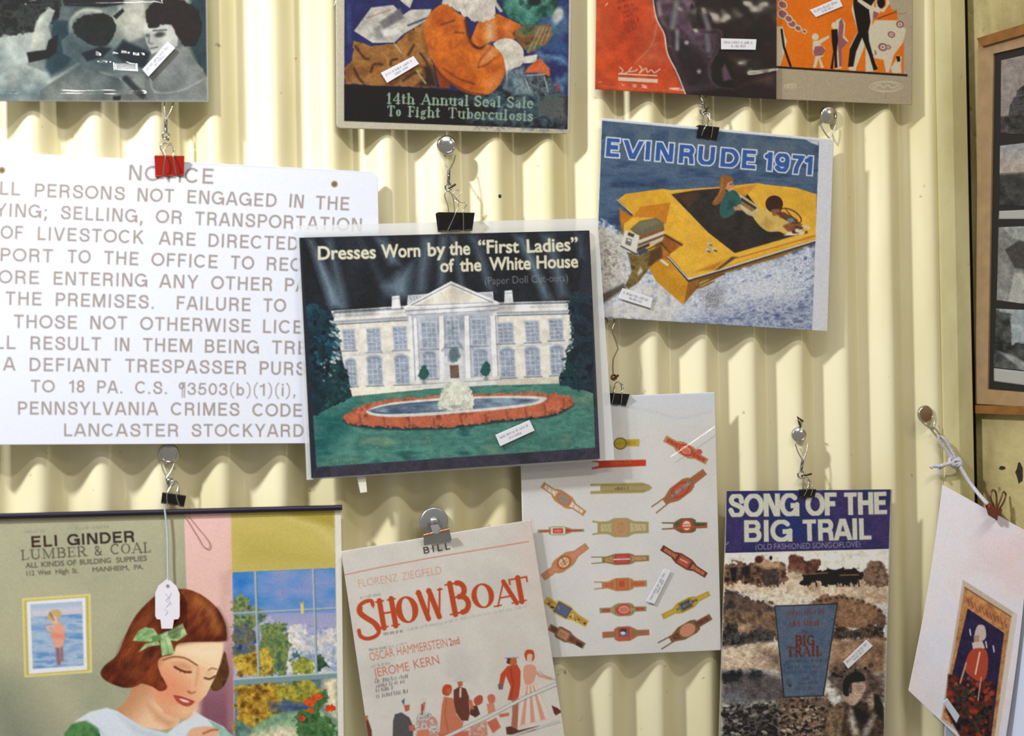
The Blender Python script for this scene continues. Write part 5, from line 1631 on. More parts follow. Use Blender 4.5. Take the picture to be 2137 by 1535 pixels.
    c.t([(1335, 1190), (1370, 1200), (1410, 1280), (1410, 1420), (1340, 1320)], [(30, 24, 26), (54, 44, 42)], 40, soft=5)
    c.p((150, 140, 130), [(1250, 1480), (1330, 1350), (1360, 1370), (1290, 1540), (1240, 1540)], 6, .7)
    c.p((36, 30, 32), [(1180, 1300), (1270, 1320), (1300, 1370), (1240, 1460), (1190, 1380)], 8, .7)
    c.mottle([(120, 60), (1455, 30), (1430, 1700), (100, 1700)], .10, 30, soft=4, oc=5)
    c.mottle([(120, 330), (1455, 330), (1430, 1700), (100, 1700)], .10, 12, (1.6, 1), soft=10, oc=4)
    c.mottle([(100, 1250), (1430, 1250), (1430, 1700), (100, 1700)], .08, 24, soft=30, oc=4)
    c.contrast([(120, 40), (1455, 10), (1430, 1700), (100, 1700)], 1.45, 104, .62)
    # lettered panel
    PN = [(536, 486), (1034, 468), (920, 1204), (612, 1216)]
    c.p((34, 22, 26), [(528, 478), (1044, 459), (930, 1212), (602, 1226)], 1.4)
    c.p(G((84, 92, 118), (70, 116, 146), (700, 500), (700, 1200), c), PN, 1.4)
    c.t(PN, [(64, 84, 120), (96, 110, 132), (76, 100, 130)], 90, a=.4)
    BR = (104, 44, 30)
    RD = (126, 56, 56)
    c.dash(636, 552, 930, 544, 34, RD, .85, 4)
    c.dash(652, 644, 930, 636, 46, RD, .85, 7)
    c.text('The', 745, 704, 800, 702, 28, BR, soft=1.3)
    c.serif('BIG', 696, 800, 858, 796, 76, BR, .24, .1, .05)
    c.serif('TRAIL', 630, 890, 914, 884, 76, BR, .22, .1, .05)
    for k, (x0, x1, y) in enumerate(((620, 945, 940), (635, 925, 990), (640, 890, 1030), (760, 820, 1085), (720, 900, 1120), (700, 850, 1165))):
        c.dash(x0, y, x1, y - 8, 24, (54, 66, 92), .8, k)
    c.e((40, 50, 66), 655, 1125, 16, 13, 0, .8, 3)
    # edge of the sleeve, left and right
    c.p((178, 172, 158), [(1468, 0), (1500, 0), (1450, 1700), (1412, 1700), (1425, 1100)], 1.5)
    c.p((170, 162, 140), [(60, -300), (140, -300), (130, 0), (98, 1000), (92, 1700), (50, 1700)], 1.5)
    c.grain(7)
    return c


def art_calendar():
    c = Art(-60, 1050, 725, 1660, (166, 165, 138)).v(0, 1000, 2.87)
    c.t([(-160, 180), (1120, 180), (1120, 1900), (-160, 1900)], [(158, 160, 132), (170, 168, 140), (176, 172, 142)], 300)
    c.p((126, 130, 110), [(-160, 1050), (80, 1150), (250, 1300), (380, 1480), (380, 1900), (-160, 1900)], 60, .45)
    c.p((186, 176, 146), [(520, 700), (900, 620), (760, 860), (600, 1000)], 60, .4)
    K = 918.4

    def q(*p):
        return [(x + K, y) for x, y in p]
    # drape, shade, window
    c.p(G((232, 190, 184), (226, 186, 174), (1100, 220), (1300, 640), c), q((184, 200), (466, 190), (484, 1000), (488, 1900), (230, 1900), (200, 700)), 2)
    c.p(G((214, 170, 162), (132, 84, 100), (1300, 800), (1250, 1420), c), q((400, 560), (472, 540), (490, 1900), (200, 1900), (300, 1200), (420, 1000)), 14, .95)
    c.p(G((220, 180, 172), (160, 110, 122), (1350, 700), (1390, 1300), c), q((430, 700), (474, 690), (486, 1500), (440, 1500)), 8, .7)
    c.p((196, 180, 98), q((466, 196), (1090, 178), (1086, 532), (472, 558)), 2)
    c.p((206, 192, 120), q((800, 240), (960, 290), (1086, 420), (1086, 350), (980, 260)), 16, .8)
    c.p((170, 152, 66), q((760, 190), (1090, 180), (1088, 290), (980, 262), (860, 230)), 12, .8)
    c.p((176, 160, 78), q((480, 300), (700, 330), (1086, 480), (1086, 532), (472, 558)), 30, .35)
    c.p(G((50, 124, 198), (160, 160, 196), (1500, 560), (1520, 880), c), q((474, 556), (1088, 530), (1112, 1900), (488, 1900)), 1.5)
    c.t(q((474, 556), (1088, 530), (1096, 800), (480, 800)), [(44, 116, 190), (90, 140, 200), (140, 150, 196)], 120, a=.4, st=(2, 1))
    c.t(q((800, 900), (840, 875), (900, 880), (960, 940), (1098, 880), (1104, 1160), (800, 1160)), [(196, 190, 188), (224, 216, 206), (176, 182, 196)], 70, soft=5, rough=6)
    c.t(q((860, 1030), (960, 1000), (1104, 980), (1104, 1150), (860, 1160)), [(130, 160, 196), (200, 200, 200), (110, 140, 180)], 50, soft=8, rough=5, a=.8)
    TR = [(40, 70, 84), (86, 116, 70), (124, 140, 60), (60, 90, 84), (150, 150, 84)]
    c.t(q((476, 700), (540, 690), (570, 730), (650, 780), (690, 830), (640, 860), (600, 900), (600, 1040), (480, 1060)), [(56, 84, 70), (110, 130, 70), (140, 150, 90), (70, 96, 110)], 44, soft=3, rough=7)
    c.t(q((478, 880), (560, 860), (620, 920), (610, 1040), (540, 1060), (478, 1060)), [(40, 66, 110), (80, 100, 130), (120, 110, 70), (60, 80, 110)], 40, soft=5, rough=6)
    c.t(q((640, 880), (720, 850), (790, 880), (800, 960), (830, 1040), (800, 1160), (640, 1160)), [(50, 80, 84), (96, 124, 74), (130, 144, 70), (70, 104, 90)], 44, soft=3, rough=7)
    c.t(q((486, 1060), (560, 1040), (640, 1010), (700, 1010), (715, 1170), (486, 1180)), [(120, 84, 30), (176, 140, 40), (206, 176, 60), (100, 90, 40)], 40, soft=3, rough=6)
    c.t(q((820, 1110), (860, 1070), (930, 1070), (970, 1110), (960, 1160), (820, 1165)), [(130, 140, 40), (176, 176, 66), (110, 124, 50)], 40, soft=3, rough=6)
    c.t(q((820, 1040), (860, 1020), (880, 1070), (830, 1070)), [(60, 96, 110), (90, 120, 110)], 30, soft=3, rough=4)
    c.t(q((975, 1070), (1010, 1050), (1050, 1120), (1000, 1150), (970, 1140)), [(40, 70, 60), (80, 110, 70)], 30, soft=3, rough=4)
    c.mottle(q((476, 690), (640, 780), (800, 870), (1100, 880), (1106, 1190), (486, 1190)), .12, 16, soft=6)
    c.contrast(q((476, 690), (640, 780), (800, 870), (830, 1040), (1060, 1090), (1060, 1190), (486, 1190)), 1.12, 122, .82)
    # lower garden
    c.t(q((488, 1220), (1106, 1180), (1112, 1900), (490, 1900)), [(70, 100, 110), (110, 130, 130), (90, 110, 100)], 90, soft=2)
    c.t(q((490, 1230), (700, 1210), (780, 1290), (740, 1480), (490, 1520)), [(110, 76, 30), (166, 124, 40), (196, 160, 54), (90, 84, 44)], 44, soft=4, rough=7)
    c.t(q((720, 1230), (960, 1195), (1000, 1260), (960, 1350), (740, 1310)), [(130, 120, 36), (176, 164, 60), (100, 110, 50)], 44, soft=4, rough=7)
    c.p((216, 204, 170), q((1010, 1200), (1106, 1180), (1110, 1440), (1040, 1400)), 12, .8)
    c.p((66, 84, 120), q((690, 1330), (950, 1340), (940, 1400), (700, 1380)), 10, .7)
    c.t(q((730, 1400), (1000, 1380), (1108, 1460), (1112, 1900), (490, 1900), (600, 1480)), [(96, 140, 110), (140, 170, 130), (110, 150, 120)], 70, soft=8)
    c.p((210, 196, 166), q((560, 1540), (760, 1470), (880, 1490), (800, 1700), (560, 1700)), 14, .7)
    c.t(q((860, 1390), (940, 1370), (1010, 1250), (1040, 1300), (1000, 1400), (1060, 1440), (1100, 1540), (1100, 1800), (850, 1800)), [(44, 84, 50), (84, 124, 72), (60, 100, 60)], 36, soft=4, rough=7)
    for x, y, r in ((940, 1335, 34), (985, 1302, 30), (1060, 1368, 30), (890, 1428, 20), (945, 1385, 18)):
        c.t(q((x - r, y - r * .4), (x, y - r * .8), (x + r, y - r * .3), (x + r * .8, y + r * .5), (x, y + r * .7), (x - r * .9, y + r * .4)), [(196, 60, 24), (224, 92, 40)], 24, soft=2, sm=1, rough=2)
    c.t(q((486, 1440), (600, 1480), (540, 1560), (486, 1600)), [(80, 120, 110), (120, 150, 130)], 40, soft=6, rough=4)
    c.mottle(q((488, 1220), (1106, 1180), (1112, 1900), (490, 1900)), .12, 22, soft=6)
    c.contrast(q((488, 1220), (1106, 1180), (1112, 1900), (490, 1900)), 1.15, 128, .85)
    # window bars
    BAR = (166, 178, 184)
    c.s((110, 140, 176), q((480, 808), (1092, 776)), 10, .8, 2)
    c.s(BAR, q((480, 800), (1092, 768)), 8, 1, 1.5)
    for a, b in (((610, 556), (630, 1184)), ((956, 540), (976, 1160))):
        c.s(BAR, q(a, b), 13, .9, 2)
        c.s((90, 116, 136), q((a[0] + 8, a[1]), (b[0] + 8, b[1])), 6, .8, 2)
    c.p((120, 148, 152), q((482, 1196), (1106, 1156), (1108, 1186), (486, 1234)), 2)
    c.s((186, 200, 200), q((482, 1196), (1106, 1156)), 8, .9, 2)
    c.p((226, 196, 110), q((880, 738), (898, 730), (902, 800), (884, 804)), 2)
    c.s((140, 110, 60), q((888, 722), (890, 742)), 6, .9, 2)
    # picture on the wall
    c.p((216, 204, 134), [(132, 712), (542, 684), (552, 1156), (146, 1184)], 1.5)
    c.p((192, 176, 96), [(142, 722), (532, 696), (540, 1146), (156, 1174)], 1.5, .6)
    c.p((226, 226, 228), [(160, 732), (512, 706), (522, 1138), (174, 1164)], 1.5)
    c.p((170, 186, 210), [(180, 748), (492, 728), (494, 806), (186, 826)], 2)
    c.p((200, 196, 206), [(182, 780), (492, 756), (494, 806), (186, 826)], 6, .7)
    c.t([(184, 824), (494, 804), (502, 1114), (196, 1134)], [(96, 140, 190), (140, 168, 202), (170, 186, 206), (110, 150, 196)], 40, soft=2, st=(3, 1))
    c.s((140, 100, 110), [(345, 1010), (352, 1100)], 26, .8, 4)
    c.s((150, 104, 104), [(368, 1000), (372, 1080)], 20, .8, 4)
    c.p((224, 160, 134), [(320, 870), (350, 850), (380, 880), (386, 950), (370, 1000), (330, 1000), (312, 930)], 4, sm=1)
    c.s((214, 130, 110), [(318, 935), (375, 940)], 40, .5, 6)
    c.s((226, 170, 140), [(322, 880), (280, 885), (300, 905)], 16, .9, 3)
    c.p((226, 180, 150), [(300, 820), (340, 815), (345, 860), (312, 862)], 3)
    c.p((196, 166, 110), [(282, 820), (310, 784), (352, 780), (370, 810), (350, 832), (320, 812), (300, 845)], 3, sm=1)
    c.s((120, 84, 60), [(300, 800), (320, 840)], 10, .7, 4)
    # girl: neck, clothes
    c.p(G((196, 140, 98), (238, 198, 160), (800, 1260), (960, 1400), c), [(800, 1225), (900, 1230), (1000, 1270), (1080, 1420), (1070, 1480), (960, 1500), (840, 1480), (690, 1385), (760, 1320)], 3)
    c.p((196, 136, 96), [(880, 1340), (1000, 1430), (1060, 1450), (1020, 1490), (930, 1440)], 14, .6)
    c.t([(340, 1900), (385, 1520), (430, 1465), (510, 1445), (590, 1480), (680, 1600), (680, 1900)], [(50, 96, 56), (90, 140, 80), (70, 120, 70)], 50, soft=3)
    c.p((214, 222, 230), [(445, 1450), (540, 1390), (640, 1366), (700, 1385), (850, 1480), (1000, 1520), (1050, 1480), (1120, 1430), (1160, 1385), (1240, 1430), (1340, 1480), (1400, 1560), (1400, 1900), (700, 1900), (590, 1490), (520, 1440)], 3)
    c.p((186, 198, 212), [(700, 1400), (850, 1490), (1000, 1530), (940, 1560), (800, 1520)], 12, .6)
    c.s((170, 184, 200), [(520, 1445), (600, 1500), (660, 1600)], 10, .6, 4, sm=1)
    c.t(q((330, 1440), (400, 1470), (480, 1535), (480, 1900), (370, 1900), (390, 1520)), [(130, 176, 160), (160, 196, 180)], 50, soft=4)
    c.p((226, 176, 140), q((190, 1560), (225, 1495), (300, 1478), (350, 1480), (395, 1500), (380, 1545), (360, 1640), (200, 1640)), 3, sm=1)
    c.s((170, 90, 60), q((300, 1520), (350, 1500), (385, 1498)), 14, .7, 3)
    # back curl
    c.t(q((395, 1120), (425, 1030), (445, 1090), (452, 1170), (410, 1250), (355, 1262), (338, 1210), (370, 1150)), [(60, 36, 22), (104, 66, 34), (80, 48, 26)], 40, soft=3, sm=1)
    # face
    face = q((20, 1040), (125, 978), (300, 970), (418, 980), (415, 1040), (398, 1110), (372, 1180), (344, 1235), (318, 1290), (262, 1345), (228, 1405), (190, 1432), (140, 1425), (70, 1400), (20, 1340), (-10, 1250), (-20, 1130))
    c.p(G((226, 164, 122), (244, 214, 172), (950, 1240), (1290, 1020), c), face, 2)
    c.p((246, 222, 184), q((130, 1000), (400, 985), (390, 1090), (260, 1080), (120, 1040)), 20, .7)
    c.e((232, 130, 96), 1000, 1230, 95, 80, 20, .5, 40)
    c.e((226, 140, 104), 1100, 1260, 60, 50, 0, .35, 30)
    c.p((226, 170, 128), q((240, 1110), (300, 1130), (290, 1230), (250, 1240)), 14, .5)
    c.e((240, 200, 160), 1120, 1390, 60, 34, 0, .6, 20)
    c.s((214, 150, 112), q((60, 1395), (140, 1430), (190, 1436), (230, 1405)), 10, .6, 6, sm=1)
    # brows, eyes, nose, mouth
    c.s((120, 62, 34), q((60, 1080), (120, 1062), (190, 1070), (262, 1112)), 9, .9, 3, sm=1)
    c.s((140, 84, 52), q((330, 1142), (352, 1130), (378, 1136)), 9, .8, 3, sm=1)
    c.p((214, 146, 104), q((100, 1095), (190, 1090), (240, 1120), (220, 1150), (150, 1135)), 8, .6)
    c.s((92, 46, 28), q((128, 1122), (160, 1140), (195, 1152), (224, 1153)), 13, .95, 3, sm=1)
    for a, b in (((165, 1143), (161, 1153)), ((188, 1150), (186, 1160))):
        c.s((92, 46, 28), q(a, b), 5, .8, 2)
    c.s((92, 46, 28), q((308, 1188), (338, 1194), (368, 1178)), 12, .9, 3, sm=1)
    c.p((226, 160, 120), q((310, 1150), (365, 1145), (350, 1180), (315, 1180)), 8, .5)
    c.s((200, 130, 94), q((268, 1120), (262, 1180), (252, 1235)), 10, .5, 6, sm=1)
    c.s((186, 100, 72), q((205, 1268), (225, 1280), (250, 1272)), 10, .9, 3, sm=1)
    c.e((150, 80, 56), K + 216, 1272, 8, 5, 20, .8, 3)
    c.p((178, 74, 60), q((124, 1294), (170, 1302), (205, 1314), (244, 1330), (226, 1352), (195, 1358), (160, 1344), (138, 1326)), 2, sm=1)
    c.p((232, 214, 198), q((156, 1312), (186, 1317), (216, 1329), (203, 1335), (174, 1328)), 2, sm=1)
    c.s((146, 54, 46), q((122, 1293), (170, 1302), (246, 1330)), 6, .8, 2, sm=1)
    # hair
    HR = [(58, 22, 12), (100, 40, 20), (126, 56, 28), (80, 32, 16)]
    hair = [(1095, 655), (1020, 662), (940, 690), (850, 770), (790, 850), (745, 950), (700, 1050), (625, 1115), (602, 1165), (635, 1205), (700, 1235), (760, 1248), (815, 1238), (850, 1222), (910, 1240), (960, 1268), (1000, 1248), (985, 1205), (960, 1160), (945, 1100), (965, 1065), (1035, 1045), (1060, 990), (1120, 975), (1230, 972), (1340, 968), (1358, 950), (1348, 860), (1300, 770), (1220, 700), (1150, 665)]
    c.t(hair, HR, 90, soft=2.5, sm=1, st=(1, 3), rot=35)
    for p, w, col, a in (([(1010, 740), (900, 800), (820, 930), (760, 1060)], 40, (176, 92, 46), .45), ([(1180, 720), (1260, 790), (1300, 900)], 60, (176, 116, 58), .5), ([(1100, 700), (1180, 780), (1200, 900)], 40, (150, 84, 40), .4),
                         ([(880, 1080), (820, 1160), (740, 1210)], 34, (160, 76, 38), .5), ([(960, 1080), (920, 1140), (900, 1200)], 26, (166, 84, 44), .5), ([(680, 1120), (720, 1190), (800, 1210)], 24, (70, 26, 14), .6),
                         ([(1060, 980), (1180, 960), (1330, 955)], 16, (60, 24, 12), .6), ([(1000, 1000), (900, 1040), (860, 1130)], 22, (70, 28, 14), .5), ([(1300, 780), (1345, 870), (1352, 950)], 16, (50, 22, 12), .7)):
        c.s(col, p, w, a, 14, sm=1)
    for k in range(26):
        t = k / 25
        c.s((60, 24, 12) if k % 2 else (168, 90, 44), [(1060 - 20 * t, 670 + 30 * t), (960 - 150 * t, 800 + 60 * t), (900 - 200 * t, 960 + 80 * t), (880 - 150 * t, 1120 + 60 * t)], 5, .28, 3, sm=1)
    c.mottle(hair, .12, 18, (1, 4), 8, 35)
    # bow
    GB = [(120, 160, 100), (164, 196, 140), (190, 212, 160)]
    c.t([(795, 965), (830, 905), (870, 885), (920, 892), (948, 935), (905, 972)], GB, 36, soft=2)
    c.t([(945, 935), (1040, 890), (1095, 862), (1120, 928), (1060, 968), (965, 955)], GB, 36, soft=2)
    c.t([(828, 1035), (870, 985), (945, 965), (958, 990), (890, 1000)], GB, 36, soft=2)
    c.t([(958, 952), (1018, 950), (1046, 1040), (970, 1056)], GB, 36, soft=2)
    c.p((96, 140, 84), [(905, 940), (960, 925), (970, 960), (915, 975)], 3, .9)
    for p in ([(830, 955), (900, 905)], [(985, 945), (1090, 890)], [(990, 960), (1010, 1045)]):
        c.s((96, 136, 80), p, 7, .6, 3)
    # print at the head
    DK = (52, 44, 42)
    c.block('ELI', 184, 408, 350, 399, 68, (64, 36, 32), .21, soft=1.2, gap=.1)
    c.block('GINDER', 404, 396, 810, 374, 68, DK, .21, soft=1.2, gap=.06)
    GR = (92, 88, 74)
    c.serif('LUMBER', 124, 482, 522, 458, 58, GR, .16, .08, .1)
    c.serif('&', 566, 456, 614, 452, 56, GR, .16, .08)
    c.serif('COAL', 660, 448, 905, 436, 60, GR, .16, .08, .1)
    for tx, x0, y0, x1, y1 in (('ALL', 155, 530, 228, 526), ('KINDS', 250, 524, 384, 516), ('OF', 402, 515, 458, 511), ('BUILDING', 480, 510, 664, 499), ('SUPPLIES', 698, 498, 880, 486)):
        c.text(tx, x0, y0, x1, y1, 30, GR, grow=1.0, soft=1.4)
    for tx, x0, y0, x1, y1 in (('112', 160, 576, 206, 574), ('West', 228, 572, 306, 567), ('High', 334, 566, 412, 562), ('St.', 434, 561, 466, 559), ('MANHEIM,', 556, 554, 774, 541), ('PA.', 806, 540, 858, 536)):
        c.text(tx, x0, y0, x1, y1, 28, GR, grow=.8, soft=1.4)
    c.dash(148, 320, 282, 312, 16, (130, 128, 108), .6)
    c.dash(456, 302, 652, 288, 18, (130, 128, 108), .6)
    # white margin at the right
    c.p((222, 218, 208), q((1086, 176), (1150, 176), (1160, 1900), (1112, 1900)), 1.4)
    c.grain(4)
    return c


def art_showboat():
    c = Art(700, 1070, 1200, 1660, (222, 217, 208)).v(680, 1020, 2.981)
    c.t([(80, 150), (1520, 150), (1520, 1900), (80, 1900)], [(214, 210, 202), (226, 220, 212), (220, 212, 204)], 260)
    c.p((228, 208, 196), [(1180, 200), (1330, 180), (1400, 800), (1250, 760)], 60, .5)
    OR = (196, 76, 34)
    c.block('BILL', 608, 404, 776, 374, 42, (66, 60, 58), .2, soft=1.3, gap=.35)
    c.s((206, 120, 96), [(96, 538), (330, 488), (640, 430), (1262, 326)], 6, .85, 1.6)
    c.text('FLORENZ', 205, 612, 452, 572, 48, (214, 144, 118), grow=-1.2, soft=1.3)
    c.text('ZIEGFELD', 476, 568, 724, 526, 48, (214, 144, 118), grow=-1.2, soft=1.3)
    c.dash(218, 682, 345, 660, 16, (120, 116, 112), .6)
    # S H O W   B O A T
    S = [(292, 720), (282, 695), (245, 700), (212, 724), (204, 756), (222, 786), (275, 812), (322, 848), (330, 890), (300, 920), (250, 930), (215, 912), (206, 880)]
    c.s(OR, S, 24, 1, 1.2, sm=1)
    c.s(OR, [(212, 740), (214, 770), (250, 800), (300, 832), (328, 870)], 34, 1, 1.2, sm=1)
    c.s(OR, [(290, 694), (296, 738)], 8, 1, 1.2)
    c.s(OR, [(204, 872), (212, 925)], 8, 1, 1.2)
    c.serif('H', 336, 868, 462, 846, 172, OR, .19, .07, .1, lean=0)
    c.serif('O', 440, 847, 600, 818, 168, OR, .23, .07)
    c.serif('W', 590, 815, 752, 786, 172, OR, .19, .07, .07)
    c.serif('B', 772, 786, 910, 760, 196, OR, .17, .06, .1)
    c.serif('O', 908, 754, 1070, 727, 156, OR, .22, .07)
    c.serif('A', 1056, 733, 1206, 705, 146, OR, .19, .07, .1)
    c.serif('T', 1156, 712, 1284, 689, 152, OR, .21, .07, .09)
    c.dash(362, 908, 480, 888, 18, (96, 92, 90), .8)
    c.dash(510, 880, 820, 820, 16, (150, 146, 140), .6)
    c.dash(840, 812, 1250, 736, 16, (168, 162, 154), .55)
    c.dash(270, 1006, 385, 990, 15, (96, 92, 90), .8)
    c.dash(390, 988, 515, 960, 14, (150, 146, 140), .7)
    c.text('OSCAR', 278, 1070, 428, 1038, 52, (206, 112, 80), grow=-.6, soft=1.3)
    c.text('HAMMERSTEIN', 446, 1036, 760, 980, 54, (206, 112, 80), grow=-.6, soft=1.3)
    c.text('2nd', 772, 976, 834, 962, 46, (190, 80, 52), grow=0, soft=1.3)
    c.dash(285, 1110, 420, 1084, 16, (140, 136, 130), .7)
    c.text('JEROME', 302, 1170, 522, 1128, 54, (206, 112, 80), grow=-.4, soft=1.3)
    c.text('KERN', 552, 1118, 708, 1086, 56, (206, 112, 80), grow=-.4, soft=1.3)
    for k, (x0, x1, y) in enumerate(((310, 510, 1206), (315, 495, 1234), (315, 420, 1262), (318, 532, 1298))):
        c.dash(x0, y, x1, y - (x1 - x0) * .17, 22, (104, 100, 96), .8, k)
    # people on the landing stage
    SK, RD, PK, BR, GY = (196, 104, 64), (196, 76, 40), (222, 160, 136), (110, 56, 42), (120, 122, 120)
    LN = (140, 140, 136)
    # lady in the wide striped skirt
    c.p((232, 206, 190), [(1232, 1200), (1300, 1190), (1330, 1240), (1400, 1430), (1320, 1450), (1170, 1490), (1200, 1320)], 1.6)
    for k in range(7):
        c.p(PK if k % 2 else (228, 222, 212), [(1240 + k * 9, 1220), (1250 + k * 9, 1220), (1205 + k * 32, 1470 - k * 8), (1178 + k * 32, 1478 - k * 8)], 1.5)
    c.p(PK, [(1230, 1110), (1280, 1090), (1310, 1120), (1290, 1200), (1240, 1210)], 1.6, sm=1)
    c.s(PK, [(1300, 1130), (1330, 1160), (1400, 1180)], 18, .9, 1.6)
    c.p((224, 196, 176), [(1250, 1020), (1290, 1020), (1290, 1075), (1262, 1080)], 1.6)
    c.p(RD, [(1235, 1030), (1250, 1000), (1290, 1005), (1298, 1050), (1282, 1070), (1285, 1030), (1255, 1028), (1250, 1070)], 1.6, sm=1)
    # gentleman in the red coat with the tall hat
    c.p((212, 214, 210), [(1122, 1010), (1130, 996), (1180, 994), (1188, 1010), (1178, 1048), (1128, 1050)], 1.6)
    c.s((170, 172, 170), [(1112, 1052), (1200, 1046)], 8, .9, 1.5)
    c.p(SK, [(1140, 1052), (1185, 1048), (1190, 1085), (1160, 1100), (1135, 1085)], 1.6)
    c.p((88, 56, 44), [(1128, 1050), (1150, 1052), (1142, 1090), (1124, 1082)], 1.6)
    c.p(RD, [(1130, 1100), (1190, 1090), (1212, 1130), (1210, 1220), (1200, 1290), (1175, 1320), (1130, 1310), (1150, 1230), (1120, 1160), (1100, 1240), (1072, 1240), (1088, 1150)], 1.6, sm=0)
    c.s((140, 44, 26), [(1150, 1120), (1165, 1220), (1150, 1300)], 9, .6, 3)
    c.p((110, 100, 104), [(1070, 1215), (1100, 1212), (1102, 1245), (1078, 1248)], 2)
    c.p((176, 110, 84), [(1160, 1310), (1200, 1300), (1195, 1440), (1190, 1500), (1150, 1500), (1160, 1400)], 1.6)
    c.p((96, 52, 40), [(1120, 1480), (1150, 1475), (1200, 1500), (1330, 1470), (1300, 1500), (1180, 1530), (1125, 1525)], 2)
    # group in the middle
    c.p(RD, [(725, 1240), (745, 1215), (780, 1222), (782, 1260), (760, 1285), (728, 1275)], 1.6, sm=1)
    c.p(SK, [(750, 1240), (778, 1238), (776, 1270), (755, 1275)], 1.6)
    c.p((206, 124, 92), [(735, 1290), (790, 1300), (800, 1330), (810, 1400), (860, 1440), (840, 1510), (705, 1530), (715, 1420), (722, 1340)], 1.8)
    c.s((176, 84, 56), [(750, 1310), (740, 1400), (760, 1500)], 9, .6, 3)
    c.s((222, 214, 204), [(820, 1400), (850, 1440)], 12, .8, 2)
    c.p(BR, [(795, 1250), (830, 1228), (870, 1240), (890, 1290), (895, 1400), (885, 1440), (845, 1440), (810, 1390), (795, 1320)], 1.8)
    c.s((226, 220, 210), [(838, 1240), (836, 1290)], 12, .9, 2)
    c.p(SK, [(815, 1192), (852, 1190), (850, 1225), (825, 1230)], 1.6)
    c.p((206, 208, 204), [(788, 1192), (812, 1184), (818, 1155), (845, 1152), (852, 1180), (880, 1182), (870, 1194), (800, 1200)], 1.6)
    # lady at the left of the group
    c.s(PK, [(605, 1330), (600, 1400)], 26, .8, 3)
    c.t([(570, 1400), (600, 1380), (640, 1390), (690, 1430), (720, 1560), (560, 1560), (560, 1450)], [(222, 212, 204), (206, 130, 110), (190, 186, 180), (226, 220, 212), (150, 150, 150)], 24, soft=2)
    c.p((216, 214, 208), [(585, 1315), (600, 1292), (630, 1300), (632, 1340), (600, 1345)], 1.6)
    c.s(SK, [(612, 1330), (606, 1370)], 14, .8, 2)
    c.s(BR, [(598, 1340), (600, 1400)], 9, .7, 2)
    # gentleman in grey at the left
    c.p((216, 216, 212), [(462, 1340), (470, 1305), (500, 1298), (525, 1320), (520, 1345), (480, 1352)], 1.6)
    c.p((96, 100, 104), [(470, 1320), (490, 1300), (488, 1345)], 2)
    c.p(SK, [(485, 1345), (522, 1340), (520, 1375), (495, 1385)], 1.6)
    c.p((88, 84, 86), [(430, 1400), (470, 1388), (520, 1420), (545, 1480), (540, 1560), (415, 1560), (418, 1440)], 1.8)
    c.p((196, 110, 84), [(515, 1470), (550, 1465), (560, 1500), (520, 1505)], 2)
    c.p(BR, [(222, 1440), (262, 1430), (285, 1500), (290, 1600), (225, 1600)], 2)
    c.p(SK, [(228, 1410), (262, 1408), (258, 1440), (232, 1442)], 2)
    # children behind the rail
    c.p((190, 84, 56), [(920, 1310), (950, 1282), (975, 1290), (972, 1330), (935, 1345)], 1.6, sm=1)
    c.p((84, 50, 44), [(900, 1350), (940, 1345), (960, 1400), (930, 1420), (895, 1400)], 2)
    c.s((206, 110, 80), [(900, 1320), (910, 1360)], 24, .8, 3)
    c.p((206, 116, 90), [(1005, 1290), (1030, 1274), (1052, 1290), (1050, 1325), (1020, 1335)], 1.6, sm=1)
    c.p((214, 140, 112), [(1000, 1335), (1045, 1330), (1055, 1380), (1010, 1400)], 2)
    c.p((206, 110, 80), [(1000, 1450), (1060, 1420), (1090, 1480), (1040, 1520)], 2, .8)
    c.p((206, 110, 84), [(1075, 1400), (1140, 1390), (1140, 1410), (1085, 1420)], 2)
    c.p((216, 130, 100), [(570, 1500), (640, 1490), (650, 1560), (560, 1560)], 3, .8)
    c.p((206, 110, 80), [(700, 1520), (890, 1500), (890, 1560), (700, 1560)], 3, .8)
    c.t([(900, 1460), (1000, 1440), (1010, 1560), (890, 1560)], [(222, 200, 186), (206, 130, 104), (196, 190, 184)], 24, soft=3, a=.9)
    # ropes and rails
    c.s((222, 220, 214), [(740, 1545), (1000, 1420), (1250, 1290), (1440, 1210)], 20, .95, 1.6)
    c.s(LN, [(740, 1556), (1000, 1432), (1250, 1302), (1440, 1222)], 5, .8, 1.5)
    c.s(LN, [(735, 1534), (1000, 1408), (1250, 1278), (1440, 1198)], 4, .7, 1.5)
    c.s(LN, [(1330, 1135), (1370, 1165), (1440, 1190)], 4, .8, 1.5)
    c.s((206, 204, 198), [(1050, 1570), (1200, 1520), (1450, 1440)], 14, .9, 2)
    c.s(LN, [(1050, 1580), (1200, 1530), (1460, 1450)], 4, .7, 1.5)
    c.p((110, 44, 34), [(1405, 1345), (1440, 1360), (1470, 1385), (1430, 1408), (1418, 1390)], 1.8)
    c.s(LN, [(420, 1570), (720, 1550), (900, 1540)], 4, .5, 2)
    c.grain(3.5)
    return c


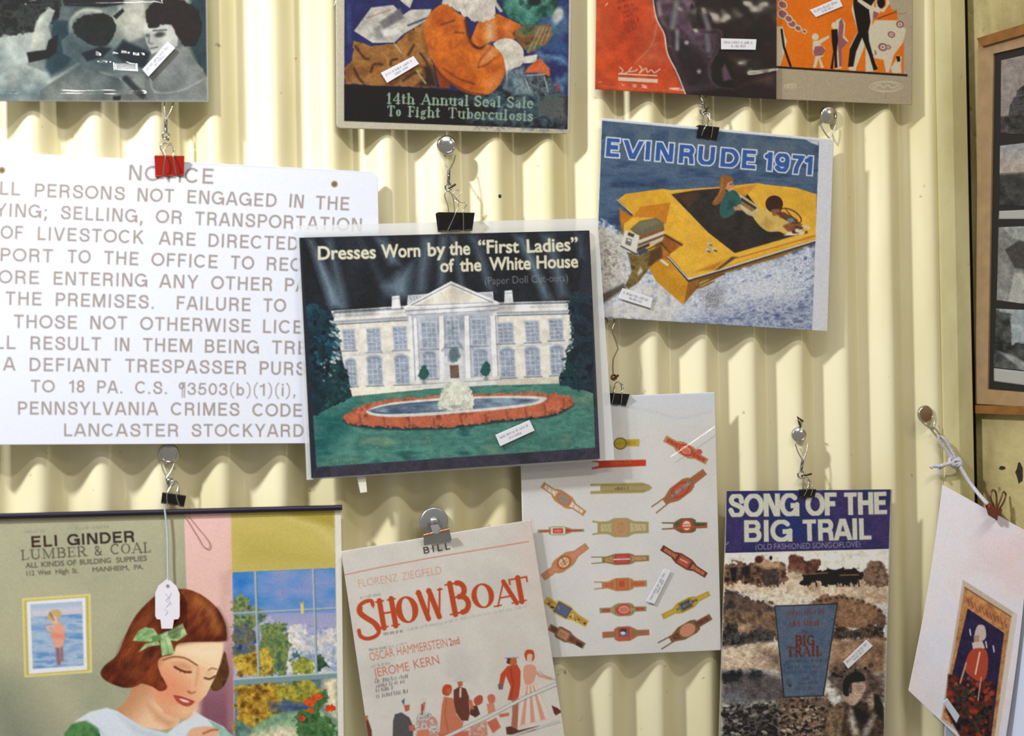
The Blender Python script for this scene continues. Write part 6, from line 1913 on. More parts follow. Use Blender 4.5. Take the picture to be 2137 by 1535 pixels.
def art_card():
    c = Art(1895, 1000, 2175, 1640, (226, 216, 220)).v(1860, 840, 2.209)
    c.t([(100, 350), (660, 350), (660, 1700), (100, 1700)], [(226, 212, 214), (230, 222, 226), (222, 220, 232)], 200)
    c.p((214, 220, 234), [(110, 1100), (240, 1000), (260, 1450), (200, 1480)], 50, .5)
    c.p((238, 206, 204), [(420, 560), (620, 650), (620, 900), (520, 850)], 60, .5)
    # old card
    c.p((196, 178, 160), [(330, 815), (582, 975), (490, 1560), (400, 1580), (228, 1462)], 1.4)
    c.p((214, 200, 186), [(560, 965), (582, 975), (490, 1560), (465, 1560)], 1.4)
    c.t([(338, 850), (552, 985), (470, 1580), (236, 1455)], [(176, 118, 70), (190, 136, 88), (166, 110, 66)], 60, soft=1.4)
    c.s((110, 64, 40), [(338, 850), (552, 985)], 5, .8, 1.3)
    for k in range(11):
        c.s((140, 66, 50), [(352 + k * 17, 905 + k * 10), (360 + k * 17, 935 + k * 10)], 8, .5, 2)
    c.p((44, 36, 66), [(352, 948), (520, 1060), (458, 1560), (360, 1540), (262, 1330)], 1.4)
    c.t([(262, 1250), (480, 1290), (450, 1600), (330, 1560), (250, 1420)], [(24, 22, 32), (50, 34, 40), (110, 44, 36), (34, 40, 34)], 26, soft=4)
    c.spk([(262, 1300), (470, 1330), (440, 1520), (300, 1500)], [(150, 56, 36), (40, 60, 40), (26, 24, 34)], 46, 11, 5, .7)
    c.mottle([(338, 850), (552, 985), (470, 1580), (236, 1455)], .14, 14, soft=3)
    c.spk([(300, 1260), (500, 1290), (440, 1560), (260, 1470)], [(110, 44, 34), (30, 34, 30), (60, 50, 40), (150, 70, 50)], 60, 9, 8, .7)
    # figure in a red coat with a pale bonnet
    c.p((196, 176, 170), [(385, 1060), (400, 1025), (430, 1030), (436, 1080), (412, 1100), (385, 1090)], 1.6, sm=1)
    c.p((176, 130, 110), [(380, 1075), (405, 1070), (405, 1110), (382, 1112)], 1.6)
    c.p((206, 190, 180), [(372, 1105), (420, 1098), (432, 1130), (380, 1160)], 2)
    c.p((172, 70, 48), [(360, 1150), (400, 1130), (440, 1145), (445, 1220), (430, 1275), (395, 1280), (340, 1230)], 1.6, sm=1)
    c.s((226, 206, 190), [(408, 1150), (388, 1250)], 7, .9, 1.5)
    c.s((200, 150, 130), [(345, 1200), (318, 1290)], 8, .9, 1.5)
    c.s((200, 150, 130), [(415, 1265), (400, 1370)], 7, .8, 1.5)
    for x, y in ((362, 1058), (470, 1135), (436, 1115)):
        c.s((206, 200, 196), [(x, y - 14), (x + 4, y + 12)], 7, .8, 1.5)
    c.p((230, 150, 140), [(630, 330), (700, 330), (700, 620), (560, 520)], 40, .25)
    c.grain(4)
    return c


def art_white(x0, y0, x1, y1, col=(214, 220, 234)):
    return Art(x0, y0, x1, y1, col)


def art_frame_photo(q, kind, seed):
    q = np.array(q, float)
    x0, y0 = q.min(0) - 3
    x1, y1 = q.max(0) + 3
    c = Art(x0, y0, x1, y1, (150, 150, 148), 1.0)
    w, h = x1 - x0, y1 - y0

    def R(a, b):
        return (x0 + a * w, y0 + b * h)
    if kind == 'house':
        c.p((150, 140, 134), [R(0, 0), R(1, 0), R(1, 1), R(0, 1)])
        c.t([R(.2, .5), R(.45, .28), R(.62, .22), R(.7, .08), R(1, .1), R(1, 1), R(.1, 1), R(.1, .7)], [(46, 44, 46), (84, 80, 80), (60, 56, 58)], 20, soft=2, rough=2)
        for k in range(4):
            c.s((120, 116, 112), [R(.2, .55 + k * .1), R(1, .45 + k * .12)], 2, .6, 1.5)
        c.t([R(0, .75), R(.5, .72), R(1, .86), R(1, 1), R(0, 1)], [(40, 38, 38), (96, 90, 84)], 14, soft=3)
    elif kind == 'field':
        c.p(G((150, 158, 166), (176, 162, 150), R(.5, 0), R(.5, .5), c), [R(0, 0), R(1, 0), R(1, 1), R(0, 1)])
        c.t([R(0, .52), R(1, .46), R(1, 1), R(0, 1)], [(40, 42, 44), (74, 72, 70), (52, 52, 52)], 24, soft=2)
        c.s((110, 108, 106), [R(0, .53), R(1, .47)], 4, .7, 2)
        c.s((150, 146, 140), [R(.4, .88), R(1, .86)], 2, .7, 2)
    elif kind == 'porch':
        c.t([R(0, 0), R(1, 0), R(1, 1), R(0, 1)], [(110, 112, 108), (150, 150, 146)], 20)
        c.p((70, 68, 66), [R(.1, .3), R(.25, .2), R(1, .45), R(1, .6), R(.2, .5)], 3)
        c.p((176, 176, 168), [R(.2, .55), R(1, .65), R(1, 1), R(.1, 1)], 3)
        for a, b in ((.3, .52), (.72, .6), (.35, .75), (.8, .8)):
            c.p((52, 50, 50), [R(a, b), R(a + .2, b + .02), R(a + .18, b + .16), R(a + .01, b + .15)], 2)
        c.t([R(0, 0), R(1, 0), R(1, .3), R(.2, .18)], [(140, 144, 140), (170, 172, 166)], 12, soft=3)
    else:
        c.p((160, 168, 172), [R(0, 0), R(1, 0), R(1, 1), R(0, 1)])
        c.t([R(0, 0), R(.18, .1), R(.2, .5), R(.5, .48), R(.8, .42), R(1, .5), R(1, 1), R(0, 1)], [(36, 38, 38), (70, 72, 70), (100, 102, 98)], 16, soft=3, rough=3)
        c.p((150, 152, 150), [R(.05, .6), R(.2, .65), R(.6, .95), R(.4, .98)], 4, .7)
        c.t([R(.5, .8), R(1, .75), R(1, 1), R(.5, 1)], [(120, 122, 120), (90, 92, 90)], 10, soft=3)
    c.mottle([R(0, 0), R(1, 0), R(1, 1), R(0, 1)], .1, 8)
    c.grain(6)
    return c

# ------------------------------------------------------------------ the corrugated wall, the post and the side wall
AMP = 0.0105                 # half depth of the corrugation
PITCH = 0.0680
CREST = -0.0800              # X of one crest


def corrugation(x):
    return AMP * np.cos(2 * np.pi * (x - CREST) / PITCH)


def wall_material(name, base, dirt, rough=0.42, bump=0.0, scale=7.0, spots=0.0):
    m = bpy.data.materials.new(name)
    m.use_nodes = True
    nt = m.node_tree
    b = nt.nodes['Principled BSDF']
    b.inputs['Roughness'].default_value = rough
    b.inputs['Specular IOR Level'].default_value = 0.35
    tc = nt.nodes.new('ShaderNodeTexCoord')
    mp = nt.nodes.new('ShaderNodeMapping')
    mp.inputs['Scale'].default_value = (1, 1, 0.35)
    nt.links.new(tc.outputs['Object'], mp.inputs['Vector'])
    n1 = nt.nodes.new('ShaderNodeTexNoise')
    n1.inputs['Scale'].default_value = scale
    n1.inputs['Detail'].default_value = 8
    nt.links.new(mp.outputs['Vector'], n1.inputs['Vector'])
    r1 = nt.nodes.new('ShaderNodeValToRGB')
    r1.color_ramp.elements[0].position = 0.32
    r1.color_ramp.elements[0].color = lin(dirt) + (1,)
    r1.color_ramp.elements[1].position = 0.58
    r1.color_ramp.elements[1].color = lin(base) + (1,)
    nt.links.new(n1.outputs['Fac'], r1.inputs['Fac'])
    n2 = nt.nodes.new('ShaderNodeTexNoise')
    n2.inputs['Scale'].default_value = 55
    n2.inputs['Detail'].default_value = 6
    nt.links.new(tc.outputs['Object'], n2.inputs['Vector'])
    r2 = nt.nodes.new('ShaderNodeValToRGB')
    r2.color_ramp.elements[0].position = max(0.0, 0.22 + spots)
    r2.color_ramp.elements[0].color = (0.25, 0.2, 0.12, 1)
    r2.color_ramp.elements[1].position = 0.30 + spots
    r2.color_ramp.elements[1].color = (1, 1, 1, 1)
    nt.links.new(n2.outputs['Fac'], r2.inputs['Fac'])
    mx = nt.nodes.new('ShaderNodeMixRGB')
    mx.blend_type = 'MULTIPLY'
    mx.inputs['Fac'].default_value = 0.8
    nt.links.new(r1.outputs['Color'], mx.inputs['Color1'])
    nt.links.new(r2.outputs['Color'], mx.inputs['Color2'])
    nt.links.new(mx.outputs['Color'], b.inputs['Base Color'])
    if bump:
        bp = nt.nodes.new('ShaderNodeBump')
        bp.inputs['Strength'].default_value = bump
        bp.inputs['Distance'].default_value = 0.004
        nt.links.new(n2.outputs['Fac'], bp.inputs['Height'])
        nt.links.new(bp.outputs['Normal'], b.inputs['Normal'])
    return m


M_WALL = wall_material('cream_painted_iron', (229, 221, 186), (213, 203, 156), 0.45)
M_POST = wall_material('cream_painted_post', (212, 204, 156), (186, 176, 124), 0.55, 0.15, 14)
M_SIDE = wall_material('rough_cream_plaster', (188, 174, 122), (142, 126, 82), 0.7, 0.6, 16, 0.06)

XR = float(at(1963, 700, 0.0).x)          # the sheet ends behind the post


def build_wall():
    xs = np.append(np.arange(-0.75, XR - 0.0005, PITCH / 40), XR)
    zs = np.linspace(0.0, 2.7, 3)
    y = -corrugation(xs)
    V = np.stack([np.broadcast_to(xs, (3, len(xs))), np.broadcast_to(y, (3, len(xs))), np.broadcast_to(zs[::-1, None], (3, len(xs)))], -1).astype(float)
    me = mesh_grid('wall_back', V, len(xs) - 1, 2, None, np.array([0, 0.0012, 0]), False)
    me.polygons.foreach_set('use_smooth', [True] * len(me.polygons))
    o = link('wall_back', me, M_WALL)
    o['kind'] = 'structure'


build_wall()


def structure_box(name, lo, hi, m, bevel=0.0):
    bm = bmesh.new()
    lo, hi = Vector(lo), Vector(hi)
    box(bm, (lo + hi) / 2, ((hi.x - lo.x) / 2, 0, 0), (0, (hi.y - lo.y) / 2, 0), (0, 0, (hi.z - lo.z) / 2))
    if bevel:
        bmesh.ops.bevel(bm, geom=bm.edges[:], offset=bevel, segments=2, affect='EDGES')
    o = from_bm(name, bm, m)
    o['kind'] = 'structure'
    return o


# post: two flat faces with a shallow edge between them
pl = float(at(1967, 700, 0.012).x)
pm = float(at(1997, 700, 0.016).x)
pr = float(at(2027, 700, 0.010).x)


def build_post():
    bm = bmesh.new()
    prof = [(pl, 0.012), (pl, -0.0125), (pm, -0.017), (pr - .002, -0.013), (pr, -0.010), (pr, 0.012)]
    lo = [bm.verts.new((x, y, 0.0)) for x, y in prof]
    hi = [bm.verts.new((x, y, 2.7)) for x, y in prof]
    n = len(prof)
    for i in range(n):
        bm.faces.new((lo[i], lo[(i + 1) % n], hi[(i + 1) % n], hi[i]))
    bm.faces.new(lo)
    bm.faces.new(hi)
    o = from_bm('trim_1', bm, M_POST)
    o['kind'] = 'structure'


build_post()
# side wall: turns towards the viewer at a blunt corner
SIDE_P = np.array(at(2033, 700, -0.004))
ANG = math.radians(15.0)
SIDE_D = np.array([math.sin(ANG), -math.cos(ANG), 0.0])       # along the wall, towards the viewer
SIDE_N = np.array([-math.cos(ANG), -math.sin(ANG), 0.0])
SIDE = Plane(point=SIDE_P, normal=SIDE_N)


def build_side():
    bm = bmesh.new()
    a, b = Vector(SIDE_P), Vector(SIDE_P + SIDE_D * 0.62)
    nn = Vector(SIDE_N)
    box(bm, (a.x + (b.x - a.x) / 2 - nn.x * .02, a.y + (b.y - a.y) / 2 - nn.y * .02, 1.35), (b - a) / 2, nn * .02, (0, 0, 1.35))
    o = from_bm('wall_right', bm, M_SIDE)
    o['kind'] = 'structure'


build_side()
# dark backing seen in the crack between post and side wall
structure_box('trim_2', (XR - 0.01, 0.013, 0.0), (float(SIDE_P[0]) + 0.03, 0.020, 2.7), mat('dark_crack', (40, 32, 20), 0.9, noise=0.3))


def side_spot(px, py, rx, ry, name, label, cat, seed):
    """a chipped hole in the plaster: a ragged rim round a dark hollow"""
    c = SIDE.hit(px, py)
    rg = random.Random(seed)
    bm = bmesh.new()
    U, Vv = SIDE_D, np.array([0, 0, 1.0])
    n = 14
    rim, ins = [], []
    for k in range(n):
        t = 2 * math.pi * k / n
        r = rg.uniform(.75, 1.2)
        p = c + U * math.cos(t) * rx * PX * r + Vv * math.sin(t) * ry * PX * r
        rim.append(bm.verts.new(p + SIDE_N * 0.0007))
        ins.append(bm.verts.new(c + (p - c) * .62 + SIDE_N * 0.0004))
    for k in range(n):
        bm.faces.new((rim[k], rim[(k + 1) % n], ins[(k + 1) % n], ins[k]))
    bm.faces.new(ins)
    o = from_bm(name, bm, mat(name + '_dark', (46, 34, 20), 0.9, noise=0.5, nscale=300))
    o['label'], o['category'] = label, cat


# ------------------------------------------------------------------ the framed set of four old photographs on the side wall
def build_frame():
    pl_ = SIDE.off(0.004)
    root = thing('picture_frame', Vector(pl_.hit(2050, 840)), 'tan wooden frame of small old photographs in a black mount', 'picture frame')
    tan = mat('tan_frame_wood', (156, 128, 92), 0.5, noise=0.12, nscale=60)
    brn = mat('brown_moulding', (128, 84, 36), 0.45, noise=0.2, nscale=80)
    blk = mat('black_mount', (20, 16, 12), 0.7, noise=0.1)

    def strip(name, q, m, d0, d1, parent):
        """a four sided board lying on the side wall between two depths"""
        bm = bmesh.new()
        q = np.array(q, float)
        A = [Vector(p) for p in pl_.hit(q[:, 0], q[:, 1], d1)]
        B = [Vector(p) - Vector(SIDE_N) * (d1 - d0) for p in A]
        va = [bm.verts.new(p) for p in A]
        vb = [bm.verts.new(p) for p in B]
        bm.faces.new(va)
        bm.faces.new(vb)
        for i in range(4):
            bm.faces.new((va[i], va[(i + 1) % 4], vb[(i + 1) % 4], vb[i]))
        return from_bm(name, bm, m, parent)
    XE = 2330
    # outer edge, picture opening (pixels follow the photograph, the right part lies out of the frame)

    def top(x, y0=84, s=-.232):
        return y0 + s * (x - 2038)

    def bot(x, y0=838, s=.03):
        return y0 + s * (x - 2038)
    bars = [strip('frame_bar', [(2041, 86), (2073, 112), (2061, 812), (2036, 842)], tan, 0, .006, root),
            strip('frame_bar', [(2041, 86), (XE, top(XE)), (XE, top(XE, 120)), (2073, 112)], tan, 0, .006, root),
            strip('frame_bar', [(2061, 812), (XE, bot(XE, 813, .07)), (XE, bot(XE, 845, .05)), (2036, 842)], tan, 0, .006, root),
            strip('frame_bar', [(XE - 34, top(XE - 34, 121)), (XE, top(XE, 100)), (XE, bot(XE, 830, .07)), (XE - 34, bot(XE - 34, 813, .07))], tan, 0, .006, root)]
    strip('top_moulding', [(2038, 80), (XE, top(XE, 58)), (XE, top(XE, 84)), (2048, 97)], brn, .002, .011, root)
    strip('bottom_moulding', [(2035, 845), (XE, 852), (XE, 872), (2035, 862)], brn, 0, .010, root)
    strip('mount', [(2070, 108), (XE, top(XE, 112)), (XE, bot(XE, 818, .07)), (2060, 815)], blk, 0, .003, root)
    pq = [([(2089, 126), (2276, 84), (2276, 294), (2088, 277)], 'house', 'old photograph of a gabled house'),
          ([(2087, 304), (2276, 282), (2276, 436), (2085, 428)], 'field', 'old photograph of an open field'),
          ([(2084, 474), (2276, 466), (2276, 652), (2080, 626)], 'porch', 'old photograph of a house porch'),
          ([(2079, 644), (2276, 652), (2276, 789), (2073, 766)], 'trees', 'old photograph of trees by a road')]
    for k, (q, kind, lab) in enumerate(pq):
        o = sheet('photograph', q, pl_, art_frame_photo(q, kind, k), M_PRINT, root, .0004, .8, off=.0036)
        o['label'] = lab
    for q in ([(2085, 440), (2276, 432), (2276, 456), (2084, 457)], [(2074, 768), (2276, 790), (2276, 822), (2074, 795)]):
        q = np.array(q, float)
        sheet('caption_strip', q, pl_, art_white(q[:, 0].min() - 2, q[:, 1].min() - 2, q[:, 0].max() + 2, q[:, 1].max() + 2, (178, 178, 172)), M_PRINT, root, .0003, .8, 3, off=.0036)


build_frame()
side_spot(2128, 985, 10, 22, 'plaster_hole', 'dark chipped hole in the cream plaster below the picture frame, the larger one', 'hole', 3)
side_spot(2092, 976, 9, 4, 'plaster_hole', 'small dark chip in the cream plaster left of the larger hole', 'hole', 5)


# ------------------------------------------------------------------ sheets on the wall
def paper(name, label, cat, q, plane, art, m=M_PRINT, gain=1.0, group=None, films=(), stickers=(), part='print', bulge=None, radius=0, thick=.0005, root_px=None):
    q = np.array(q, float)
    c = q.mean(0)
    root = thing(name, Vector(plane.hit(c[0], c[1])), label, cat, group)
    sheet(part, q, plane, art, m, root, thick, gain, bulge=bulge, radius=radius)
    return root


PL = {
    'photo': Plane(.021, at=(220, 100)),
    'santa': Plane(.0175, at=(950, 150)),
    'red': Plane(.022, at=(1430, 100)),
    'orange': Plane(.0175, at=(1760, 100)),
    'notice': Plane(.023, .004, at=(400, 620)),
    'house': Plane(.036, .01, at=(940, 730)),
    'boat': Plane(.0235, at=(1490, 480)),
    'cigar': Plane(.0185, at=(1300, 1100)),
    'trail': Plane(.0215, at=(1680, 1280)),
    'cal': Plane(.0205, at=(350, 1300)),
    'show': Plane(.0275, .0, at=(940, 1350)),
}

p = PL['photo']
Q = [(-60, -130), (431, -130), (436, 213), (-60, 211)]
bul = (lambda u, v: 0.004 * np.sin(np.pi * np.clip(u, 0, 1)) * np.sin(np.pi * np.clip(v, 0, 1)))
r = paper('photograph_print', 'black and white photograph of three people in a clear sleeve, at the top left', 'photograph', Q, p, art_photo(), M_GLOSS, .7)
film(Q, p, r, .0008, .0022, 110, 3, M_FILM_SHINY, 200, folds=((-60, 198, 300, 199, 8, .0019), (60, 14, 330, 8, 9, .0022)), facets=((262, 141, 22, 9, .13, .236), (205, 114, 5, 4, .13, .236), (240, 112, 6, 3, .13, .236), (262, 110, 8, 3, .13, .236), (284, 113, 6, 4, .13, .236), (298, 112, 4, 3, .13, .236), (215, 130, 8, 2, .13, .236)))
sticker([(297, 145), (350, 87), (366, 100), (310, 160)], p, r, .0036, 1)

p = PL['santa']
Q = [(701, -120), (1195, -120), (1189, 279), (703, 267)]
r = paper('seal_sale_card', 'pale-edged card of an orange-coated figure with a sack, reading 14th Annual Seal Sale', 'poster', Q, p, art_santa(), M_GLOSS, .74, thick=.003, radius=9)
film(Q, p, r, .0008, .0012, 90, 11, M_FILM, 80, folds=((1120, 250, 1200, 40, 18, .0008), (1080, 130, 1000, 190, 12, .0006), (1010, 40, 1030, 120, 8, .0006)))
sticker([(795, 152), (863, 117), (875, 133), (808, 173)], p, r, .0028, 2)

p = PL['red']
Q = [(1246, -120), (1621, -120), (1620, 207), (1242, 186)]
r = paper('sheet_music', 'red and dark brown sheet music cover in a clear sleeve', 'sheet music', Q, p, art_song_red(), M_GLOSS, .80)
film([(1243, -120), (1624, -120), (1624, 210), (1239, 189)], p, r, .0008, .0012, 45, 21, M_FILM, 90, folds=((1250, 178, 1420, 192, 5, .0007), (1560, 160, 1620, 150, 5, .0006), (1250, 60, 1262, 10, 5, .0008)))
sticker([(1505, 80), (1579, 82), (1577, 104), (1505, 103)], p, r, .0028, 3)

p = PL['orange']
Q = [(1600, -120), (1906, -120), (1903, 219), (1600, 206)]
r = paper('sheet_music', 'orange and grey sheet music cover with dancing couples', 'sheet music', Q, p, art_song_orange(), M_PRINT, .82)
sticker([(1690, 21), (1751, -5), (1759, 13), (1703, 36)], p, r, .0012, 4)

p = PL['notice']
Q = [(-60, 314), (788, 359), (801, 924), (-60, 928)]
r = paper('notice_sign', 'white sign lettered NOTICE with grey text about persons and livestock', 'sign', Q, p, art_notice(), M_GLOSS, .98, thick=.0016, radius=16, part='sign_board')

p = PL['house']
Q = [(625, 495.5), (1230, 480.5), (1252, 956.5), (650.5, 997.5)]
r = paper('paper_doll_book', 'dark blue book showing a white mansion by night, lettered Dresses Worn', 'book', Q, p, art_house(), M_GLOSS, 1.0, thick=.003)
QS = [(617, 471), (1247, 455), (1282, 959), (640, 1001)]
film(QS, p.off(-.0046), r, 0, .0003, 90, 5, M_BAG, 20, name='sleeve_back')
film(QS, p, r, .0009, .0010, 80, 31, M_FILM, 90, folds=((780, 500, 700, 640, 14, .0007), (930, 490, 960, 600, 10, .0006), (1246, 460, 1268, 950, 5, .0008), (1090, 480, 1130, 640, 14, .0006), (1180, 490, 1215, 700, 12, .0005)))
sticker([(1034, 907), (1105, 876), (1116, 898), (1044, 931)], p, r, .0028, 5)

p = PL['boat']
Q = [(1256, 246), (1740, 291), (1727, 691), (1241, 661)]
r = paper('brochure', 'brochure cover of a yellow motor boat on blue water, dated 1971', 'brochure', Q, p, art_boat(), M_GLOSS, .96)
film(Q, p, r, .0008, .0007, 70, 41, M_FILM, 80, folds=((1250, 300, 1246, 640, 5, .0005), (1690, 292, 1735, 300, 6, .0006)))
sticker([(1299, 601), (1363, 622), (1358, 643), (1291, 622)], p, r, .0022, 6)

p = PL['cigar']
Q = [(1083, 833), (1492, 818), (1505, 1356), (1098, 1374)]
r = paper('cigar_band_sheet', 'white sheet printed with rows of red and gold cigar bands in a clear bag', 'print', Q, p, art_cigar(), M_GLOSS, .98)
film(Q, p, r, .0008, .0008, 80, 51, M_FILM, 240, folds=((1400, 955, 1492, 892, 3.5, .0024), (1280, 860, 1300, 885, 3, .0007), (1344, 868, 1390, 900, 3, .0006), (1180, 1000, 1290, 960, 10, .0009)))
sticker([(1348, 1254), (1386, 1187), (1401, 1190), (1366, 1260)], p, r, .0022, 7)

p = PL['trail']
Q = [(1516, 1024), (1862, 1020.5), (1844, 1630), (1497, 1630)]
r = paper('sheet_music', 'blue and brown sheet music cover reading Song of the Big Trail', 'sheet music', Q, p, art_trail(), M_GLOSS, .98)
film(Q, p, r, .0008, .0006, 80, 61, M_FILM, 70, folds=((1512, 1040, 1500, 1500, 4, .0004), (1858, 1040, 1848, 1500, 4, .0004)))
sticker([(1760, 1380), (1808, 1334), (1822, 1347), (1770, 1395)], p, r, .0020, 8)

p = PL['cal']
Q = [(-50, 1080), (712, 1060), (719, 1650), (-50, 1650)]
r = paper('wall_calendar', 'old advertising calendar of a girl with a green bow by a window', 'calendar', Q, p, art_calendar(), M_PRINT, 1.0)
bm = bmesh.new()
A, B = p.hit(-50, 1078, .0012), p.hit(713.5, 1058.5, .0012)
tube(bm, [A, A + (B - A) * .5, B], .0033, 8)
from_bm('metal_binding', bm, mat('dark_blue_metal', (44, 38, 58), 0.35, 0.4), r, True)

p = PL['show']
Q = [(712, 1150), (1108, 1084), (1195, 1640), (784, 1640)]
r = paper('playbill', 'cream playbill lettered Show Boat, hung by the silver bulldog clip', 'playbill', Q, p, art_showboat(), M_GLOSS, .97)
film([(706, 1151), (1113, 1080), (1202, 1645), (778, 1645)], p, r, .0008, .0010, 80, 71, M_FILM, 80, folds=((1040, 1130, 1060, 1300, 10, .0006), (960, 1150, 965, 1280, 8, .0005), (1100, 1120, 1150, 1400, 14, .0006)))


# curved sheets by the corner: four corners at their own distances
def warped(name, parent, m, art, cpx, cd, cell=CELL, curl=0.0, off=0.0, gain=1.0, thick=.0005, bow=(0, 0)):
    """a hanging sheet; cpx: its corner pixels, cd: how far each stands out from the wall"""
    q = np.array(cpx, float)
    lu = max(np.linalg.norm(q[1] - q[0]), np.linalg.norm(q[2] - q[3]))
    lv = max(np.linalg.norm(q[3] - q[0]), np.linalg.norm(q[2] - q[1]))
    nu, nv = max(4, int(lu / cell)), max(4, int(lv / cell))
    u, v = np.meshgrid(np.linspace(0, 1, nu + 1), np.linspace(0, 1, nv + 1))
    P = quad_px(q, u, v)
    P[..., 0] += bow[0] * np.sin(np.pi * v)
    P[..., 1] += bow[1] * np.sin(np.pi * u)
    d = np.array(cd, float)
    D = (d[0] * (1 - u) + d[1] * u) * (1 - v) + (d[3] * (1 - u) + d[2] * u) * v + curl * np.sin(np.pi * v) + off
    R_ = ray(P[..., 0], P[..., 1])
    V = CAM + R_ * ((-D - CAM[1]) / R_[..., 1])[..., None]
    col = tolin(art.sample(P[..., 0], P[..., 1]), gain).reshape(-1, 3) if art is not None else None
    return link(name, mesh_grid(name, V, nu, nv, col, np.array([0, thick, 0]), False), m, parent)


root = thing('postcard_sheet', at(2040, 1280, .06), 'pinkish white sheet with an old card of a red-coated figure, hung on a string', 'card')
CQ = [(1967, 1011), (2150, 1112), (2086, 1620), (1896, 1440)]


def side_depth(x, y, gap):
    """how far the side wall stands out at a pixel, and a gap in front of it"""
    return max(-float(SIDE.hit(x, y)[1]) + gap, .022)


CD = [.024, side_depth(2150, 1112, .012), side_depth(2086, 1620, .030), .024]
warped('backing_sheet', root, M_GLOSS, art_card(), CQ, CD, bow=(6, 0), gain=.92)
st = [(1968, 1464), (1977, 1456), (2003, 1493), (1996, 1508)]
so = warped('price_sticker', root, M_PRINT, art_white(1950, 1440, 2020, 1520, (196, 206, 222)), st, [.062] * 4, 2)
root = thing('paper_sheet', at(2110, 1400, .05), 'blank bluish white sheet behind the red-coated figure card at the lower right edge', 'paper')
warped('sheet', root, M_PRINT, art_white(2040, 1200, 2260, 1660, (206, 214, 234)), [(2075, 1235), (2230, 1250), (2230, 1640), (2060, 1640)], [side_depth(2075, 1235, .006), side_depth(2230, 1250, .008), side_depth(2230, 1640, .01), side_depth(2060, 1640, .01)], 4)
root = thing('paper_sheet', at(2110, 1520, .04), 'pale sheet low in the corner with only its upper edge showing', 'paper')
warped('sheet', root, M_PRINT, art_white(1960, 1480, 2260, 1700, (196, 204, 220)), [(1972, 1500), (2070, 1516), (2070, 1680), (1966, 1680)], [.019, side_depth(2070, 1516, .002), side_depth(2070, 1680, .002), .019], 4)

# ------------------------------------------------------------------ magnets, hooks and clips


def disc(bm, c, n, prof, seg=36):
    """a turned shape: prof = (radius, height along n)"""
    c, n = Vector(c), Vector(n).normalized()
    a = n.orthogonal().normalized()
    b = n.cross(a)
    rings = []
    for r_, h in prof:
        if r_ < 1e-7:
            rings.append([bm.verts.new(c + n * h)])
        else:
            rings.append([bm.verts.new(c + n * h + (a * math.cos(2 * math.pi * k / seg) + b * math.sin(2 * math.pi * k / seg)) * r_) for k in range(seg)])
    for A, B in zip(rings[:-1], rings[1:]):
        for k in range(seg):
            if len(A) == 1:
                bm.faces.new((A[0], B[k], B[(k + 1) % seg]))
            elif len(B) == 1:
                bm.faces.new((A[k], A[(k + 1) % seg], B[0]))
            else:
                bm.faces.new((A[k], A[(k + 1) % seg], B[(k + 1) % seg], B[k]))
    if len(rings[0]) > 1:
        bm.faces.new(rings[0])


def magnet_part(root, x, y, rpx, depth, tilt=(0, 0), m=None, flat=False):
    R = rpx * PX
    bm = bmesh.new()
    n = (tilt[0], -1, tilt[1])
    c = at(x, y, depth)
    if flat:
        pr_ = [(R * .9, 0), (R, .0008), (R, .0032), (R * .95, .0042), (R * .86, .0046), (R * .82, .0040), (R * .4, .0040), (0, .0040)]
    else:
        pr_ = [(R * .86, 0), (R, .0012), (R, .0036), (R * .95, .0050), (R * .84, .0060), (R * .74, .0062), (R * .70, .0056), (R * .55, .0062), (R * .3, .0068), (0, .0070)]
    disc(bm, c, n, pr_)
    return from_bm('magnet', bm, m or M_STEEL, root, True)


def wire(name, root, pts, r, m=None, seg=8, sm=True):
    bm = bmesh.new()
    P = spline(pts, 5) if sm else pts
    tube(bm, P, r, seg)
    return from_bm(name, bm, m or M_WIRE, root, True)


def twist(name, root, a, b, r, turns=5):
    """two strands wound about each other"""
    a, b = Vector(a), Vector(b)
    t = (b - a).normalized()
    u = t.orthogonal().normalized()
    w = t.cross(u)
    bm = bmesh.new()
    for ph in (0, math.pi):
        tube(bm, [a.lerp(b, k / 30) + (u * math.cos(ph + turns * 2 * math.pi * k / 30) + w * math.sin(ph + turns * 2 * math.pi * k / 30)) * r * .9 for k in range(31)], r, 6)
    return from_bm(name, bm, M_DULL, root, True)


